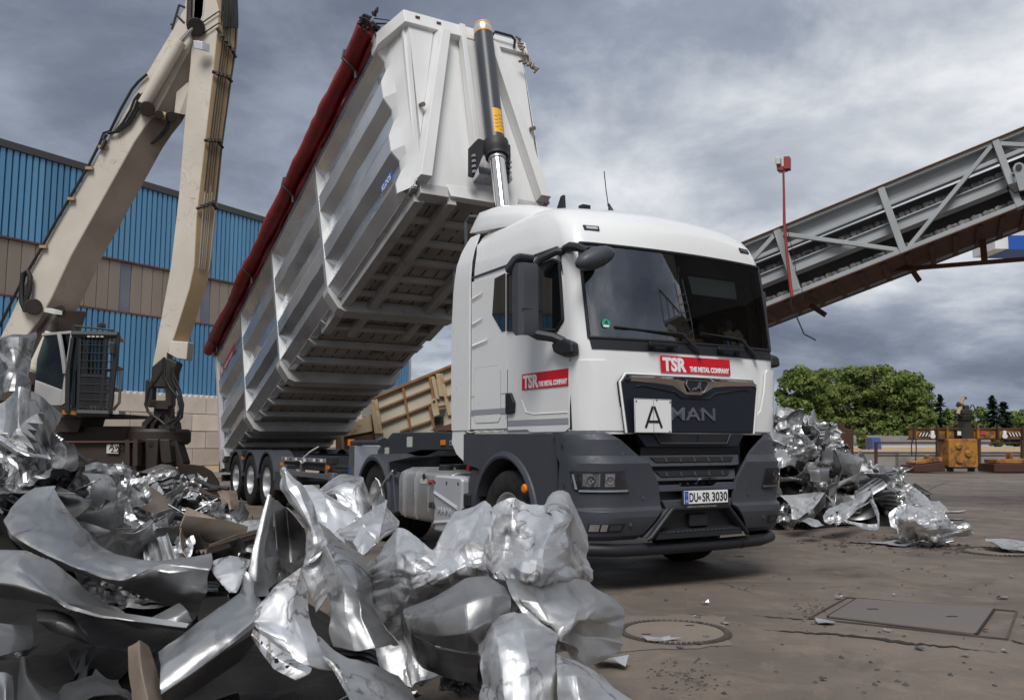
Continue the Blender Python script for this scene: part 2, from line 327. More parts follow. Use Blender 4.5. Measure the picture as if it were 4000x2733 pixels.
def ground_material():
    m = bpy.data.materials.new('worn_brown_concrete'); m.use_nodes = True; t = m.node_tree; p = t.nodes['Principled BSDF']; L = t.links.new
    tc = t.nodes.new('ShaderNodeTexCoord')
    def noise(sc, de=6, ro=.6, di=0, st=None):
        n = t.nodes.new('ShaderNodeTexNoise'); n.inputs['Scale'].default_value = sc; n.inputs['Detail'].default_value = de; n.inputs['Roughness'].default_value = ro; n.inputs['Distortion'].default_value = di
        v = tc.outputs['Object']
        if st: mp = t.nodes.new('ShaderNodeMapping'); mp.inputs['Scale'].default_value = st; L(v, mp.inputs[0]); v = mp.outputs[0]
        L(v, n.inputs['Vector']); return n.outputs['Fac']
    def rng(x, a, b, c=0., d=1.):
        r = t.nodes.new('ShaderNodeMapRange'); r.inputs[1].default_value = a; r.inputs[2].default_value = b; r.inputs[3].default_value = c; r.inputs[4].default_value = d; L(x, r.inputs[0]); return r.outputs[0]
    def mix(f, a, b):
        x = t.nodes.new('ShaderNodeMix'); x.data_type = 'RGBA'; L(f, x.inputs[0])
        for i, q in ((6, a), (7, b)):
            if isinstance(q, tuple): x.inputs[i].default_value = (*q, 1)
            else: L(q, x.inputs[i])
        return x.outputs[2]
    c = mix(rng(noise(.55, 7), .36, .64), (.116, .095, .080), (.188, .153, .125))
    c = mix(rng(noise(2.6, 8, .7, .4), .50, .72, 0, .75), c, (.250, .194, .146))
    c = mix(rng(noise(.9, 6, .62, .8), .56, .70, 0, .85), c, (.058, .047, .039))
    c = mix(rng(noise(1.0, 6, .65, .5, (.16, 1.9, 1)), .56, .72, 0, .55), c, (.070, .056, .046))
    c = mix(rng(noise(9, 6, .75), .60, .72, 0, .6), c, (.27, .215, .165))
    c = mix(rng(noise(70, 3, .7), .58, .70, 0, .7), c, (.045, .038, .034))
    c = mix(rng(noise(110, 2, .6), .68, .74, 0, .8), c, (.36, .33, .30))
    L(c, p.inputs['Base Color']); L(rng(noise(1.3, 5), .35, .7, .86, .55), p.inputs['Roughness']); p.inputs['Specular IOR Level'].default_value = .3
    b = t.nodes.new('ShaderNodeBump'); b.inputs['Strength'].default_value = .55; b.inputs['Distance'].default_value = .012
    a = t.nodes.new('ShaderNodeMath'); a.operation = 'MULTIPLY_ADD'; L(noise(55, 4, .7), a.inputs[0]); a.inputs[1].default_value = .5; L(noise(6, 5), a.inputs[2]); L(a.outputs[0], b.inputs['Height']); L(b.outputs[0], p.inputs['Normal'])
    return m
M['ground'] = ground_material()
rnd = random.Random(7)
# ================================================================ SETTING: ground
g = MB().add([(-1500, -600, 0), (1500, -600, 0), (1500, 3000, 0), (-1500, 3000, 0)], [(0, 1, 2, 3)])
tag(g.build('yard_ground', M['ground'], recalc=False), kind='structure')

def flat_poly(name, pts, z, mt, kind='structure', jag=0, seed=1, th=0.0):
    r = random.Random(seed); P = []
    n = len(pts)
    for i in range(n):
        a = np.array(pts[i][:2], float); b = np.array(pts[(i + 1) % n][:2], float); k = 8 if jag else 1
        for j in range(k):
            q = a + (b - a) * j / k
            if jag: q = q + np.array([r.uniform(-jag, jag), r.uniform(-jag, jag)])
            P.append((q[0], q[1], z))
    m = MB()
    if th: m.prism(P, (0, 0, th))
    else: m.add(P, [tuple(range(len(P)))])
    o = m.build(name, mt, recalc=bool(th)); 
    if kind: o['kind'] = kind
    return o

# pale patch round the manhole
mc = gnd(1530, 1435); MR = 0.385
flat_poly('concrete_patch', [gnd(1395, 1478), gnd(1655, 1467), gnd(1640, 1400), gnd(1560, 1393), gnd(1390, 1402)], 0.004, M['patch'], jag=.035, seed=4)
mh = thing('manhole_cover', 'round concrete manhole cover in the yard before the truck bumper', 'manhole cover', (mc[0], mc[1], 0))
MB().lathe((0, 0, 0), (0, 0, 1), [(0.0, .012), (MR * .86, .012), (MR * .88, .004)], 48).build('cover_disc', M['manhole'], mh)
m = MB()
for k in range(60):
    a = 2 * math.pi * k / 60
    m.beam((MR * .88 * math.cos(a), MR * .88 * math.sin(a), .010), (MR * 1.0 * math.cos(a), MR * 1.0 * math.sin(a), .010), .022, .012)
m.lathe((0, 0, 0), (0, 0, 1), [(MR * .885, .0055), (MR * 1.01, .0055)], 60)
m.build('ribbed_rim', M['groove'], mh)
for a in (0.9, 3.6): MB().box(-.03, .03, -.012, .012, .012, .0145).build('lifting_slot', M['crack'], mh).location = (MR * .6 * math.cos(a), MR * .6 * math.sin(a), 0)
# second manhole by the right edge
m2 = gnd(2265, 1252); mh2 = thing('manhole_cover', 'dark ribbed manhole ring half under the folded metal panel at the right', 'manhole cover', (m2[0], m2[1], 0))
MB().lathe((0, 0, 0), (0, 0, 1), [(0.0, .010), (.36, .010), (.37, .004)], 40).build('cover_disc', M['manhole'], mh2)
m = MB()
for k in range(50):
    a = 2 * math.pi * k / 50; m.beam((.37 * math.cos(a), .37 * math.sin(a), .008), (.46 * math.cos(a), .46 * math.sin(a), .008), .03, .014)
m.build('ribbed_rim', M['groove'], mh2)
# steel plate cover with its frame
pc = [gnd(1945, 1362), gnd(2255, 1385), gnd(2215, 1442), gnd(1880, 1402)]
po = [gnd(1922, 1357), gnd(2308, 1388), gnd(2285, 1452), gnd(1836, 1404)]
c0 = np.mean([p[:2] for p in pc], 0)
hp = thing('plate_cover', 'rectangular grey steel plate set flush in the yard at lower right', 'floor plate', (c0[0], c0[1], 0))
MB().prism([(p[0] - c0[0], p[1] - c0[1], .004) for p in pc], (0, 0, .016)).build('steel_plate', M['plate'], hp, bevel=.004)
m = MB()
for i in range(4):
    a, b = po[i], po[(i + 1) % 4]; m.beam((a[0] - c0[0], a[1] - c0[1], .008), (b[0] - c0[0], b[1] - c0[1], .008), .014, .010)
m.build('edge_frame', M['groove'], hp)
m = MB()
for i in (1, 3):
    a, b = pc[i], pc[(i + 1) % 4]; m.beam((a[0] - c0[0], a[1] - c0[1], .010), (b[0] - c0[0], b[1] - c0[1], .010), .022, .018)
m.build('plate_edge_bar', M['crack'], hp)
for t in (.22, .78):
    q = (np.array(pc[0]) * (1 - t) + np.array(pc[1]) * t) * .5 + (np.array(pc[3]) * (1 - t) + np.array(pc[2]) * t) * .5
    MB().box(-.04, .04, -.014, .014, .020, .0225).build('lifting_slot', M['crack'], hp).location = (q[0] - c0[0], q[1] - c0[1], 0)
# cracks: thin irregular filled strips
def crack(pts, wid, seed):
    r = random.Random(seed); P = [gnd(*p) for p in pts]; L = []; Rr = []
    for i in range(len(P) - 1):
        for k in range(10):
            t = k / 10; q = P[i] * (1 - t) + P[i + 1] * t; d = P[i + 1] - P[i]; nn = np.array([-d[1], d[0], 0]); nn /= np.linalg.norm(nn)
            f = (i + t) / (len(P) - 1); ww = wid * (.15 + 1.1 * math.sin(math.pi * min(1, f * 1.02)) ** 1.3) * r.uniform(.35, 1.5); q = q + nn * r.uniform(-.02, .02)
            L.append(q + nn * ww); Rr.append(q - nn * ww)
    A = np.array([L, Rr]); A[:, :, 2] = .005
    tag(MB().grid(A).build('ground_crack', M['crack'], recalc=False, smooth=False), kind='structure')
crack([(1725, 1428), (1830, 1436), (1930, 1442), (2060, 1460), (2160, 1468), (2275, 1482)], .024, 3)
crack([(1700, 1396), (1800, 1404), (1880, 1408)], .010, 5)
crack([(2285, 1450), (2310, 1458), (2400, 1480)], .010, 6)
crack([(2060, 1135), (2120, 1105), (2160, 1090)], .016, 8)
crack([(2110, 1178), (2210, 1182), (2290, 1188)], .014, 9)
crack([(1560, 1300), (1660, 1330), (1730, 1352)], .004, 12)

# ================================================================ blue hall and block wall
WX, WY = -15.49, 40.40; WD = np.array([.51, .86]); WD /= np.hypot(*WD); WA = math.atan2(WD[1], WD[0])
hall = thing('industrial_hall', 'long hall clad in blue corrugated sheets with a beige window band', 'building', (WX, WY, 0), WA)
S0, S1 = -40.0, 17.2
def corrugated(width, z0, z1, pitch=.265, depth=.13):
    n = round(width / pitch); prof = []
    for k in range(n):
        x = k * pitch; prof += [(x, depth), (x + .060, depth), (x + .072, 0), (x + pitch - .012, 0)]
    prof.append((n * pitch, depth)); 
    m = MB(); N = len(prof); m.v = [(x, y - .15, z) for z in (z0, z1) for x, y in prof]
    m.f = [(i, i + 1, N + i + 1, N + i) for i in range(N - 1) if prof[i][1] < depth or prof[i + 1][1] < depth]   # no groove floor: the dark hall body shows as lines
    return m
def instances(first, parent, spots, jitter=0):
    for i, (x, y, z) in enumerate(spots):
        o = first if i == 0 else first.copy()
        if i: COL.objects.link(o); o.parent = parent
        o.location = (x, y + (rnd.uniform(-jitter, jitter) if jitter else 0), z)
PW = 4 * .265
n_sh = int((S1 - S0) / PW)
xs = [S1 - (k + 1) * PW for k in range(n_sh)]
sh = corrugated(PW, 9.32, 12.82).build('corrugated_sheet', M['blue_sheet'], hall, angle=10, recalc=False)
instances(sh, hall, [(x, 0, 0) for x in xs], .004)
sh = corrugated(PW, 3.40, 6.98).build('corrugated_sheet', M['blue_sheet'], hall, angle=10, recalc=False)
instances(sh, hall, [(x, 0, 0) for x in xs], .004)
bw = .545; glaz = [-3.40, 1.35, 8.2, -11.0]
pan = MB().box(.012, bw - .012, -.085, -.03, 7.05, 9.24).build('cladding_panel', M['beige_sheet'], hall, bevel=.012, seg=1)
nb = int((S1 - S0) / bw); bx = [S1 - (k + 1) * bw for k in range(nb)]
gz = [x for x in bx if any(abs(x + bw / 2 - q) < bw / 2 for q in glaz)]
instances(pan, hall, [(x, 0, 0) for x in bx if x not in gz], .004)
gp = MB().box(.012, bw - .012, -.05, -.03, 7.05, 9.24).build('window_pane', M['bluegrey'], hall)
instances(gp, hall, [(x, 0, 0) for x in gz])
MB().box(S0, S1, -.01, 22, 0.0, 12.9).build('hall_body', M['dark_trim'], hall)
MB().box(S0, S1 + .1, -.22, .1, 12.80, 13.12).build('roof_edge', M['dark_trim'], hall, bevel=.03)
MB().box(S0, S1 + .02, -.165, -.012, 9.245, 9.325).build('flashing', M['rust'], hall)
MB().box(S0, S1 + .02, -.165, -.012, 6.975, 7.045).build('flashing', M['rust'], hall)
MB().box(S1, S1 + .22, -.14, .1, 0, 12.82).build('corner_trim', M['cabgrey'], hall)
m = MB(); m.tube([(-4.6, -.05, 12.75), (-4.6, -.28, 12.6), (-4.6, -.30, 12.1), (-4.62, -.22, 11.9), (-4.75, -.2, 11.8)], .11, 10)
m.build('vent_pipe', M['concrete'], hall)
MB().box(-5.1, -4.15, -.175, -.152, 11.55, 12.8).build('cover_sheet', M['blue_sheet'], hall)

bwall = thing('block_wall', 'wall of large pale concrete blocks along the foot of the blue hall', 'wall', (WX, WY, 0), WA)
BL = 1.6
def blockmesh(l, knobs):
    m = MB().box(.016, l - .016, -.80, -.13, .014, .786)
    if knobs:
        for k in range(int(l / .32)): m.tube([(.16 + k * .32, -.79, .79), (.16 + k * .32, -.2, .79)], .115, 10)
    return m
full = blockmesh(BL, 0).build('block', M['block'], bwall, bevel=.025); fk = blockmesh(BL, 1).build('block', M['block'], bwall, bevel=.015, seg=1)
sp, spk = [], []
for row in range(4):
    off = [.12, .86, .02, .80][row]; z = .26 + .8 * row
    for k in range(-10, 9): (spk if row == 3 else sp).append((k * BL + off, rnd.uniform(-.02, .02), z))
instances(full, bwall, sp); instances(fk, bwall, spk)
# raised sandy apron before the wall
q = gnd(500, 1084); rel = np.array([q[0] - WX, q[1] - WY]); AD = abs(rel @ np.array([-WD[1], WD[0]]))
ap = MB().box(-30, 15, -AD, -.02, 0, .255).build('raised_apron', M['sand'], bevel=.02); ap.location = (WX, WY, 0); ap.rotation_euler = (0, 0, WA); tag(ap, kind='structure')
kb = MB()
kerb = thing('apron_kerb', 'low pale concrete kerb edging the sandy apron by the block wall', 'kerb', (WX, WY, 0), WA)
k0 = MB().box(.01, 1.19, -AD - .16, -AD - .004, .001, .262).build('kerb_stone', M['block'], kerb, bevel=.02)
instances(k0, kerb, [(-30 + 1.2 * k, 0, 0) for k in range(37)])

# ================================================================ pale bank, far walls at the right
bank = np.array([[at(x, 1000, 50) for x in (1760, 2000, 2200, 2500)], [at(x, 1000, 62) for x in (1760, 2000, 2200, 2500)], [at(x, 1000, 66) for x in (1760, 2000, 2200, 2500)], [at(x, 1000, 89) for x in (1760, 2000, 2200, 2500)]])
for i, z in enumerate((.78, .92, 1.02, 1.13)): bank[i, :, 2] = z
tag(MB().grid(bank[:3]).build('sandy_bank', M['sand'], recalc=False), kind='structure')
tag(MB().grid(bank[2:]).build('gravel_area', M['pale_ground'], recalc=False), kind='structure')
a, b = at(1760, 1000, 50), at(2500, 1000, 50)
rw = thing('retaining_wall', 'grey concrete retaining wall behind the rusty railing', 'wall', ((a[0] + b[0]) / 2, 50, 0))
MB().box(a[0] - (a[0] + b[0]) / 2, b[0] - (a[0] + b[0]) / 2, -.3, -.002, 0, .79).build('wall_face', M['concrete'], rw, bevel=.03)
MB().box(a[0] - (a[0] + b[0]) / 2, b[0] - (a[0] + b[0]) / 2, -.36, .06, .792, .86).build('wall_cap', M['concrete'], rw, bevel=.02)
a, b = at(1740, 990, 90), at(2480, 990, 90)
fw = thing('boundary_wall', 'long weathered grey boundary wall in front of the trees', 'wall', (a[0], 90, 1.1))
pn = MB().box(.01, 2.99, 0, .2, 0, 1.03).build('wall_panel', M['concrete'], fw, bevel=.02)
nn = int((b[0] - a[0]) / 3); instances(pn, fw, [(3 * k, rnd.uniform(-.03, .03), rnd.uniform(-.05, .03)) for k in range(nn)])
# white and blue building end at the right edge, far behind the conveyor
a = at(2255, 556, 60)
sl = thing('distant_tower', 'white and blue cladded building end behind the conveyor at the right edge', 'building', (a[0], 60, 0))
zt = at(2255, 536, 60)[2]; zb = at(2255, 566, 60)[2]
MB().box(0.1, 1.05, 0, 3, zb + .05, zt).build('white_cladding', M['white_dirty'], sl)
MB().box(1.05, 14, -.05, 3, zb, zt + .05).build('blue_cladding', M['blue_vinyl'], sl)
MB().box(9, 14, .3, 2.7, 0, zb).build('tower_leg', M['dark_trim'], sl)

# ================================================================ trees
def leaf_tree(name, label, X, Y, H, W, seed, mt, group=None, n=5200, trunk_z=.22, leaf=.34, base=0.0, low=.10):
    r = np.random.default_rng(seed)
    t = thing(name, label, 'tree', (X, Y, base), 0, group)
    mb = MB(); mb.tube([(0, 0, 0), (.08, 0, H * .18), (-.05, .1, H * .36), (.1, 0, H * .6)], [.30, .24, .18, .07], 8)
    for k in range(9):
        a = r.uniform(0, 6.28); z0 = H * r.uniform(.16, .42); l = W * r.uniform(.25, .42)
        p1 = (math.cos(a) * l * .5, math.sin(a) * l * .5, z0 + l * .5); p2 = (math.cos(a) * l, math.sin(a) * l, z0 + l * .9)
        mb.tube([(0, 0, z0), p1, p2], [.13, .08, .03], 6)
    mb.build('trunk', M['bark'], t)
    nb = 64; C = []; 
    for k in range(nb):
        a = r.uniform(0, 6.28); q = math.sqrt(r.uniform(0, 1)); zf = r.uniform(low, 1)
        prof = math.sin(math.pi * min(1, (.20 + .80 * zf)) ** .85) ** .55 if zf < 1 else .2
        prof = max(.25, min(1, 1.18 * math.sqrt(max(0, 1 - ((zf - .48) / .62) ** 2))))
        C.append((math.cos(a) * q * W / 2 * prof, math.sin(a) * q * W / 2 * prof, H * zf * .93, W * r.uniform(.12, .21)))
    C = np.array(C); idx = r.integers(0, nb, n); d = r.normal(size=(n, 3)); d /= np.linalg.norm(d, axis=1)[:, None]
    d[:, 2] = np.where(r.uniform(size=n) < .6, np.abs(d[:, 2]), d[:, 2])
    rad = C[idx, 3] * (.35 + .75 * r.uniform(size=n) ** .6)
    P = C[idx, :3] + d * rad[:, None] * np.array([1, 1, .8])
    P[:, 2] = np.maximum(P[:, 2], .25)
    nrm = d + r.normal(size=(n, 3)) * .55; nrm /= np.linalg.norm(nrm, axis=1)[:, None]
    u = np.cross(nrm, r.normal(size=(n, 3))); u /= np.linalg.norm(u, axis=1)[:, None]; v = np.cross(nrm, u)
    sz = leaf * r.uniform(.6, 1.35, (n, 1))
    Q = np.stack([P - u * sz, P - v * sz * .6, P + u * sz, P + v * sz * .6], 1).reshape(-1, 3)
    me = bpy.data.meshes.new('crown'); me.from_pydata(Q.tolist(), [], np.arange(4 * n).reshape(-1, 4).tolist()); me.materials.append(mt)
    o = bpy.data.objects.new('crown', me); COL.objects.link(o); o.parent = t
    return t
def conifer(label, X, Y, H, W, seed, base=0.0, group=None, sparse=1.0):
    r = np.random.default_rng(seed); t = thing('conifer_tree', label, 'tree', (X, Y, base), 0, group)
    MB().tube([(0, 0, 0), (0, 0, H * .98)], [.22, .03], 7).build('trunk', M['bark'], t)
    vs, fs = [], []
    z = H * .10
    while z < H * .985:
        f = 1 - z / H; L = W / 2 * (f ** .8) * r.uniform(.8, 1.15) + .12; nb = max(4, int(9 * sparse))
        for k in range(nb):
            a = r.uniform(0, 6.28); l = L * r.uniform(.6, 1.1)
            for s in range(7):
                g = (s + .4) / 7; c = np.array([math.cos(a) * l * g, math.sin(a) * l * g, z - l * .30 * g + l * .14 * g * g + r.normal() * .05])
                e = np.array([math.cos(a), math.sin(a), -.25 + r.normal() * .25]); sdv = np.array([-math.sin(a), math.cos(a), r.normal() * .3])
                q = .22 * (1.2 - .5 * g) * r.uniform(.7, 1.4); i = len(vs); vs += [c - e * q, c - sdv * q * .8, c + e * q * 1.2, c + sdv * q * .8]; fs.append((i, i + 1, i + 2, i + 3))
        z += H * .045 * r.uniform(.8, 1.2)
    MB().add(vs, fs).build('crown', M['leaf_c'], t, recalc=False, smooth=False)
    return t
TY = 104
def txy(x, Y): p = at(x, 1000, Y); return p[0], p[1]
zt_ = lambda y, Y: at(1162, y, Y)[2]
spec = [(1822, 832, 92, 101, 'broad tree at the left end of the row, half behind the scrap heap'), (1862, 829, 84, 104, 'tall rounded tree, second from the left in the row of big trees'),
        (1925, 838, 104, 107, 'broad tree in the middle of the row, behind the rust brown plate'), (1985, 831, 100, 104, 'tallest full crowned tree right of the middle of the row'),
        (2040, 839, 92, 102, 'wide tree second from the right end of the row of big trees'), (2082, 862, 78, 105, 'lower rounded tree at the right end of the row, by the bare spruce')]
for i, (x, y, wpx, Y, lab) in enumerate(spec):
    X, _ = txy(x, Y); H = zt_(y, Y) - .9; Wm = wpx * S / FPX * Y * 1.18
    leaf_tree('broadleaf_tree', lab, X, Y, H, Wm, 20 + i, M['leaf_b'] if i in (1, 3) else M['leaf'], 'row of big broadleaf trees', n=9500, leaf=.23, base=.9, low=.03)
sm = [(2108, 925, 34, 97, 'yellowish bush tree left of the yellow crane beam'), (2160, 930, 46, 112, 'pale green tree behind the black mast of the crane beam'), (2190, 935, 40, 108, 'small round tree right of the black mast'),
      (2225, 925, 44, 118, 'mid green tree left of the two dark spruces'), (2312, 928, 50, 112, 'light green tree at the right edge of the picture'), (2345, 940, 50, 108, 'green tree just cut by the right edge'), (2130, 950, 40, 120, 'low green tree behind the bare spruce')]
for i, (x, y, wpx, Y, lab) in enumerate(sm):
    X, _ = txy(x, Y); leaf_tree('small_tree', lab, X, Y, zt_(y, Y) - .9, wpx * S / FPX * Y * 1.25, 60 + i, M['leaf_b'] if i in (0, 1, 4) else M['leaf'], n=2600, leaf=.26, base=.9, low=.05)
for i, (x, y, wpx, Y, lab, sp_) in enumerate([(2138, 893, 40, 99, 'bare thin spruce right of the row of big trees', .55), (2257, 897, 44, 100, 'dark pointed spruce, the taller of the two at the right', 1.0), (2283, 908, 42, 103, 'dark spruce, the lower of the two at the right', 1.0)]):
    X, _ = txy(x, Y); conifer(lab, X, Y, zt_(y, Y) - .9, wpx * S / FPX * Y * 2.1, 80 + i, .9, None, sp_)
for i, (x, y, wpx, Y, lab) in enumerate([(1955, 988, 24, 60, 'bright green shrub right of the rust brown plate'), (2262, 985, 26, 70, 'yellow green shrub behind the yellow machine box'), (2305, 990, 60, 72, 'dark green shrub behind the right end of the railing')]):
    X, _ = txy(x, Y); b0 = .95; t = leaf_tree('shrub', lab, X, Y, zt_(y - 10, Y) - b0 + .2, wpx * S / FPX * Y, 90 + i, M['leaf_b'] if i < 2 else M['leaf_c'], n=900, leaf=.13, base=b0, low=.0); t['category'] = 'shrub'

# ================================================================ conveyor bridge
CP = np.array([5.04, 17.0, 0]); CD = np.array([.888, -.46, 0]); CD /= np.linalg.norm(CD); CN = np.array([-CD[1], CD[0], 0])
z5 = lambda x, y: ((2900 + .6297 * x) / S, (400 + .6297 * y) / S)
def cpt(x, y, off=0.0): return hitp(*z5(x, y), CP, CN) + CN * off
tl = lambda x: 860 - .4095 * (x - 30)
base = cpt(1100, 900); base[2] = 0
conv = thing('conveyor_bridge', 'long grey steel conveyor bridge rising to the right behind the truck', 'conveyor', base)
def strip(x0, x1, d0, d1, off, th, k0=0.0):       # band parallel to the top chord, d measured downwards
    g = lambda x, d: cpt(x, tl(x) + d * (1 + k0 * (x - 800) / 1000), 0) + CN * off
    return [g(x0, d0), g(x1, d0), g(x1, d1), g(x0, d1)], CN * th
XL, XR = -560, 3300; KS = .035
def cstrip(name, d0, d1, off, th, mt, x0=XL, x1=XR, bevel=.01): 
    p, v = strip(x0, x1, d0, d1, off, th, KS); return MB().prism(p, v).build(name, M[mt], conv, world=True, bevel=bevel)
cstrip('top_chord', 0, 25, 0, .18, 'conv_grey'); cstrip('top_flange', -5, 0, -.05, .3, 'skip_rust', bevel=0)
cstrip('side_plate', 26, 112, .16, .02, 'conv_grey', bevel=0)
cstrip('plate_flange', 113, 140, .02, .18, 'conv_grey')
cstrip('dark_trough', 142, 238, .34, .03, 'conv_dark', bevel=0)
cstrip('chain_guide', 232, 240, .12, .20, 'conv_grey', bevel=0)
cstrip('lower_plate', 241, 303, .17, .02, 'conv_grey', bevel=0)
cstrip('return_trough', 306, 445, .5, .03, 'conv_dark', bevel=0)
cstrip('lower_chord', 436, 466, -.02, .22, 'conv_grey')
cstrip('chord_lip', 466, 473, -.06, .3, 'rust', bevel=0)
def chain(name, d, off, hw):
    m = MB(); x = XL
    while x < XR:
        c = lambda xx, dd: cpt(xx, tl(xx) + (d + dd) * (1 + KS * (xx - 800) / 1000)) + CN * off
        p = [c(x, -hw), c(x + 46, -hw), c(x + 46, hw), c(x, hw)]; m.prism(p, CN * .03)
        q = c(x + 23, 0); m.cyl(q, q - CN * .05, .055, n=8)
        q = c(x + 60, 0); m.cyl(q + CN * .02, q - CN * .03, .045, n=8); p = [c(x + 50, -hw * .5), c(x + 72, -hw * .5), c(x + 72, hw * .5), c(x + 50, hw * .5)]; m.prism(p, CN * .02)
        x += 76
    return m.build(name, M['conv_chain'], conv, world=True)
tag(chain('drag_chain', 205, .30, 19), kind='stuff'); tag(chain('return_chain', 410, .24, 17), kind='stuff')
def bar(name, a, b, wpx, mt='conv_grey', off=-.03, th=.16):
    a = np.array(a, float); b = np.array(b, float); d = (b - a) / np.linalg.norm(b - a); n_ = np.array([-d[1], d[0]]) * wpx / 2
    P = [cpt(*(a - n_)), cpt(*(b - n_)), cpt(*(b + n_)), cpt(*(a + n_))]; P = [p + CN * off for p in P]
    return MB().prism(P, CN * th).build(name, M[mt], conv, world=True, bevel=.008)
for a, b in [((212, 785), (338, 1165)), ((858, 530), (1003, 935)), ((1568, 232), (1725, 655)), ((-420, 1050), (-320, 1400))]: bar('truss_post', a, b, 46)
for a, b in [((240, 812), (975, 915)), ((195, 825), (-330, 1400)), ((1545, 268), (1032, 893)), ((1600, 254), (2250, 290))]: bar('truss_diagonal', a, b, 26, off=0, th=.10)
# far side and underside
def cz(x, d, off): return cpt(x, tl(x) + d * (1 + KS * (x - 800) / 1000)) + CN * off
m = MB(); P = [cz(XL, 470, .1), cz(XR, 470, .1), cz(XR, 470, 1.72), cz(XL, 470, 1.72)]; m.prism(P, (0, 0, .03)); m.build('bottom_plate', M['rust'], conv, world=True)
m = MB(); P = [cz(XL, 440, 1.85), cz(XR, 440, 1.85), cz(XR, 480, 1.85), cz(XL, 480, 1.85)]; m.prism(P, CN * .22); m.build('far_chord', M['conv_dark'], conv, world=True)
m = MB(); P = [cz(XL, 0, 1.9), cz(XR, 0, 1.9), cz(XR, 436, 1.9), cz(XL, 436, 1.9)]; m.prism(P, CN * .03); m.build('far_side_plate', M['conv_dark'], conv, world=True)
for x in range(-480, 3200, 150):
    MB().beam(cz(x, 474, .05), cz(x, 474, 1.95), .09, .07).build('cross_member', M['rust'], conv, world=True)
bar('walkway_tube', (880, 968), (1790, 888), 26, 'rust', off=1.2, th=.1); bar('walkway_post', (1500, 760), (1512, 905), 44, 'rust', off=1.2, th=.1); bar('walkway_post', (1040, 985), (1085, 1050), 36, 'rust', off=1.0, th=.1); bar('walkway_post', (370, 1210), (470, 1275), 34, 'rust', off=1.0, th=.1)
P = [cpt(*p) - CN * .12 for p in [(1675, 415), (1690, 392), (1715, 383), (1740, 392), (1755, 420), (1800, 545), (1715, 560)]]
MB().prism(P, CN * .05).build('lug_plate', M['conv_grey'], conv, world=True, bevel=.005)
q = cpt(1712, 415) - CN * .13; MB().cyl(q, q - CN * .02, .05).build('lug_hole', M['conv_dark'], conv, world=True)
P = [cpt(*p) - CN * .1 for p in [(1640, 520), (1800, 480), (1800, 510), (1690, 570)]]; MB().prism(P, CN * .3).build('bracket', M['conv_dark'], conv, world=True)
# supports: a trestle hidden by the truck and one outside the frame
for x in (-500,):
    a = cz(x, 470, .2); b = cz(x, 470, 1.9); m = MB(); m.beam((a[0], a[1], 0), a, .3, .3, up=(1, 0, 0)); m.beam((b[0], b[1], 0), b, .3, .3, up=(1, 0, 0)); m.build('trestle', M['conv_grey'], conv, world=True)

# red pole with its box, and the loose cable
p0 = cpt(322, 1215, -.25); pole = thing('signal_pole', 'thin bent red pole with a red box on top, fixed to the conveyor', 'pole', (p0[0], p0[1], p0[2]))
MB().tube([cpt(268, 440, -.25), cpt(272, 600, -.25), cpt(274, 760, -.25), cpt(290, 960, -.25), cpt(306, 1100, -.25), cpt(322, 1218, -.25)], [.022, .024, .03, .03, .034, .034], 8).build('pole_tube', M['red_pole'], pole, world=True)
P = [cpt(*p) - CN * .3 for p in [(272, 362), (309, 360), (309, 436), (272, 440)]]; MB().prism(P, CN * .18).build('red_box', M['red_pole'], pole, world=True, bevel=.01)
P = [cpt(*p) - CN * .33 for p in [(222, 368), (254, 366), (254, 412), (224, 414)]]; MB().prism(P, CN * .16).build('lamp_box', M['pale'], pole, world=True, bevel=.02)
P = [cpt(*p) - CN * .28 for p in [(228, 415), (270, 420), (270, 444), (230, 444)]]; MB().prism(P, CN * .12).build('bracket', M['red_pole'], pole, world=True)
MB().tube([cpt(236, 446, -.25), cpt(248, 458, -.25), cpt(268, 452, -.25), cpt(290, 450, -.25), cpt(300, 440, -.25)], .012, 6).build('box_cable', M['hose'], pole, world=True)
cab = MB().tube([cpt(322, 1216, -.25), cpt(316, 1250, -.25), cpt(318, 1285, -.25), cpt(330, 1300, -.25), cpt(365, 1375, -.25), cpt(395, 1445, -.25), cpt(432, 1464, -.25), cpt(467, 1483, -.25)], .013, 6).build('loose_cable', M['hose'])
top(cab, 'grey cable hanging loose from the foot of the red pole', 'cable')
cab = MB().tube([cpt(285, 790, -.2), cpt(330, 960, -.2), cpt(345, 1080, -.2), cpt(378, 1150, -.2), cpt(384, 1235, -.2)], .007, 5).build('thin_wire', M['hose'])
top(cab, 'thin dark wire dangling down the conveyor beside the red pole', 'cable')

# ================================================================ magnet traverse, railing, plate at the right background
z4 = lambda x, y: ((3450 + .2367 * x) / S, (1550 + .2367 * y) / S)
def q4(x, y, Y=39.0): return at(*z4(x, y), Y)
def poly4(m, pts, D, Y=39.0): return m.prism([q4(*p, Y) for p in pts], (0, D, 0))
b0 = q4(1330, 1230); b0[2] = 0
mg = thing('magnet_traverse', 'yellow crane beam with black mast and warning stripes standing in the yard', 'crane beam', b0)
R4 = lambda a, b, c, d: [(a, b), (c, b), (c, d), (a, d)]
poly4(MB(), R4(500, 532, 2620, 682), .5).build('main_beam', M['yellow_mach'], mg, world=True, bevel=.01)
poly4(MB(), R4(495, 512, 2620, 531), .62, 38.93).build('top_flange', M['rust'], mg, world=True); poly4(MB(), R4(495, 683, 2620, 702), .62, 38.93).build('bottom_flange', M['rust_dark'], mg, world=True)
for x, c in ((525, 'rust_dark'), (910, 'rust_dark'), (1066, 'yellow_mach'), (1570, 'yellow_mach'), (1905, 'rust_dark'), (2318, 'rust_dark')): poly4(MB(), R4(x - 16, 465, x + 16, 690), .15, 38.8).build('upright', M[c], mg, world=True)
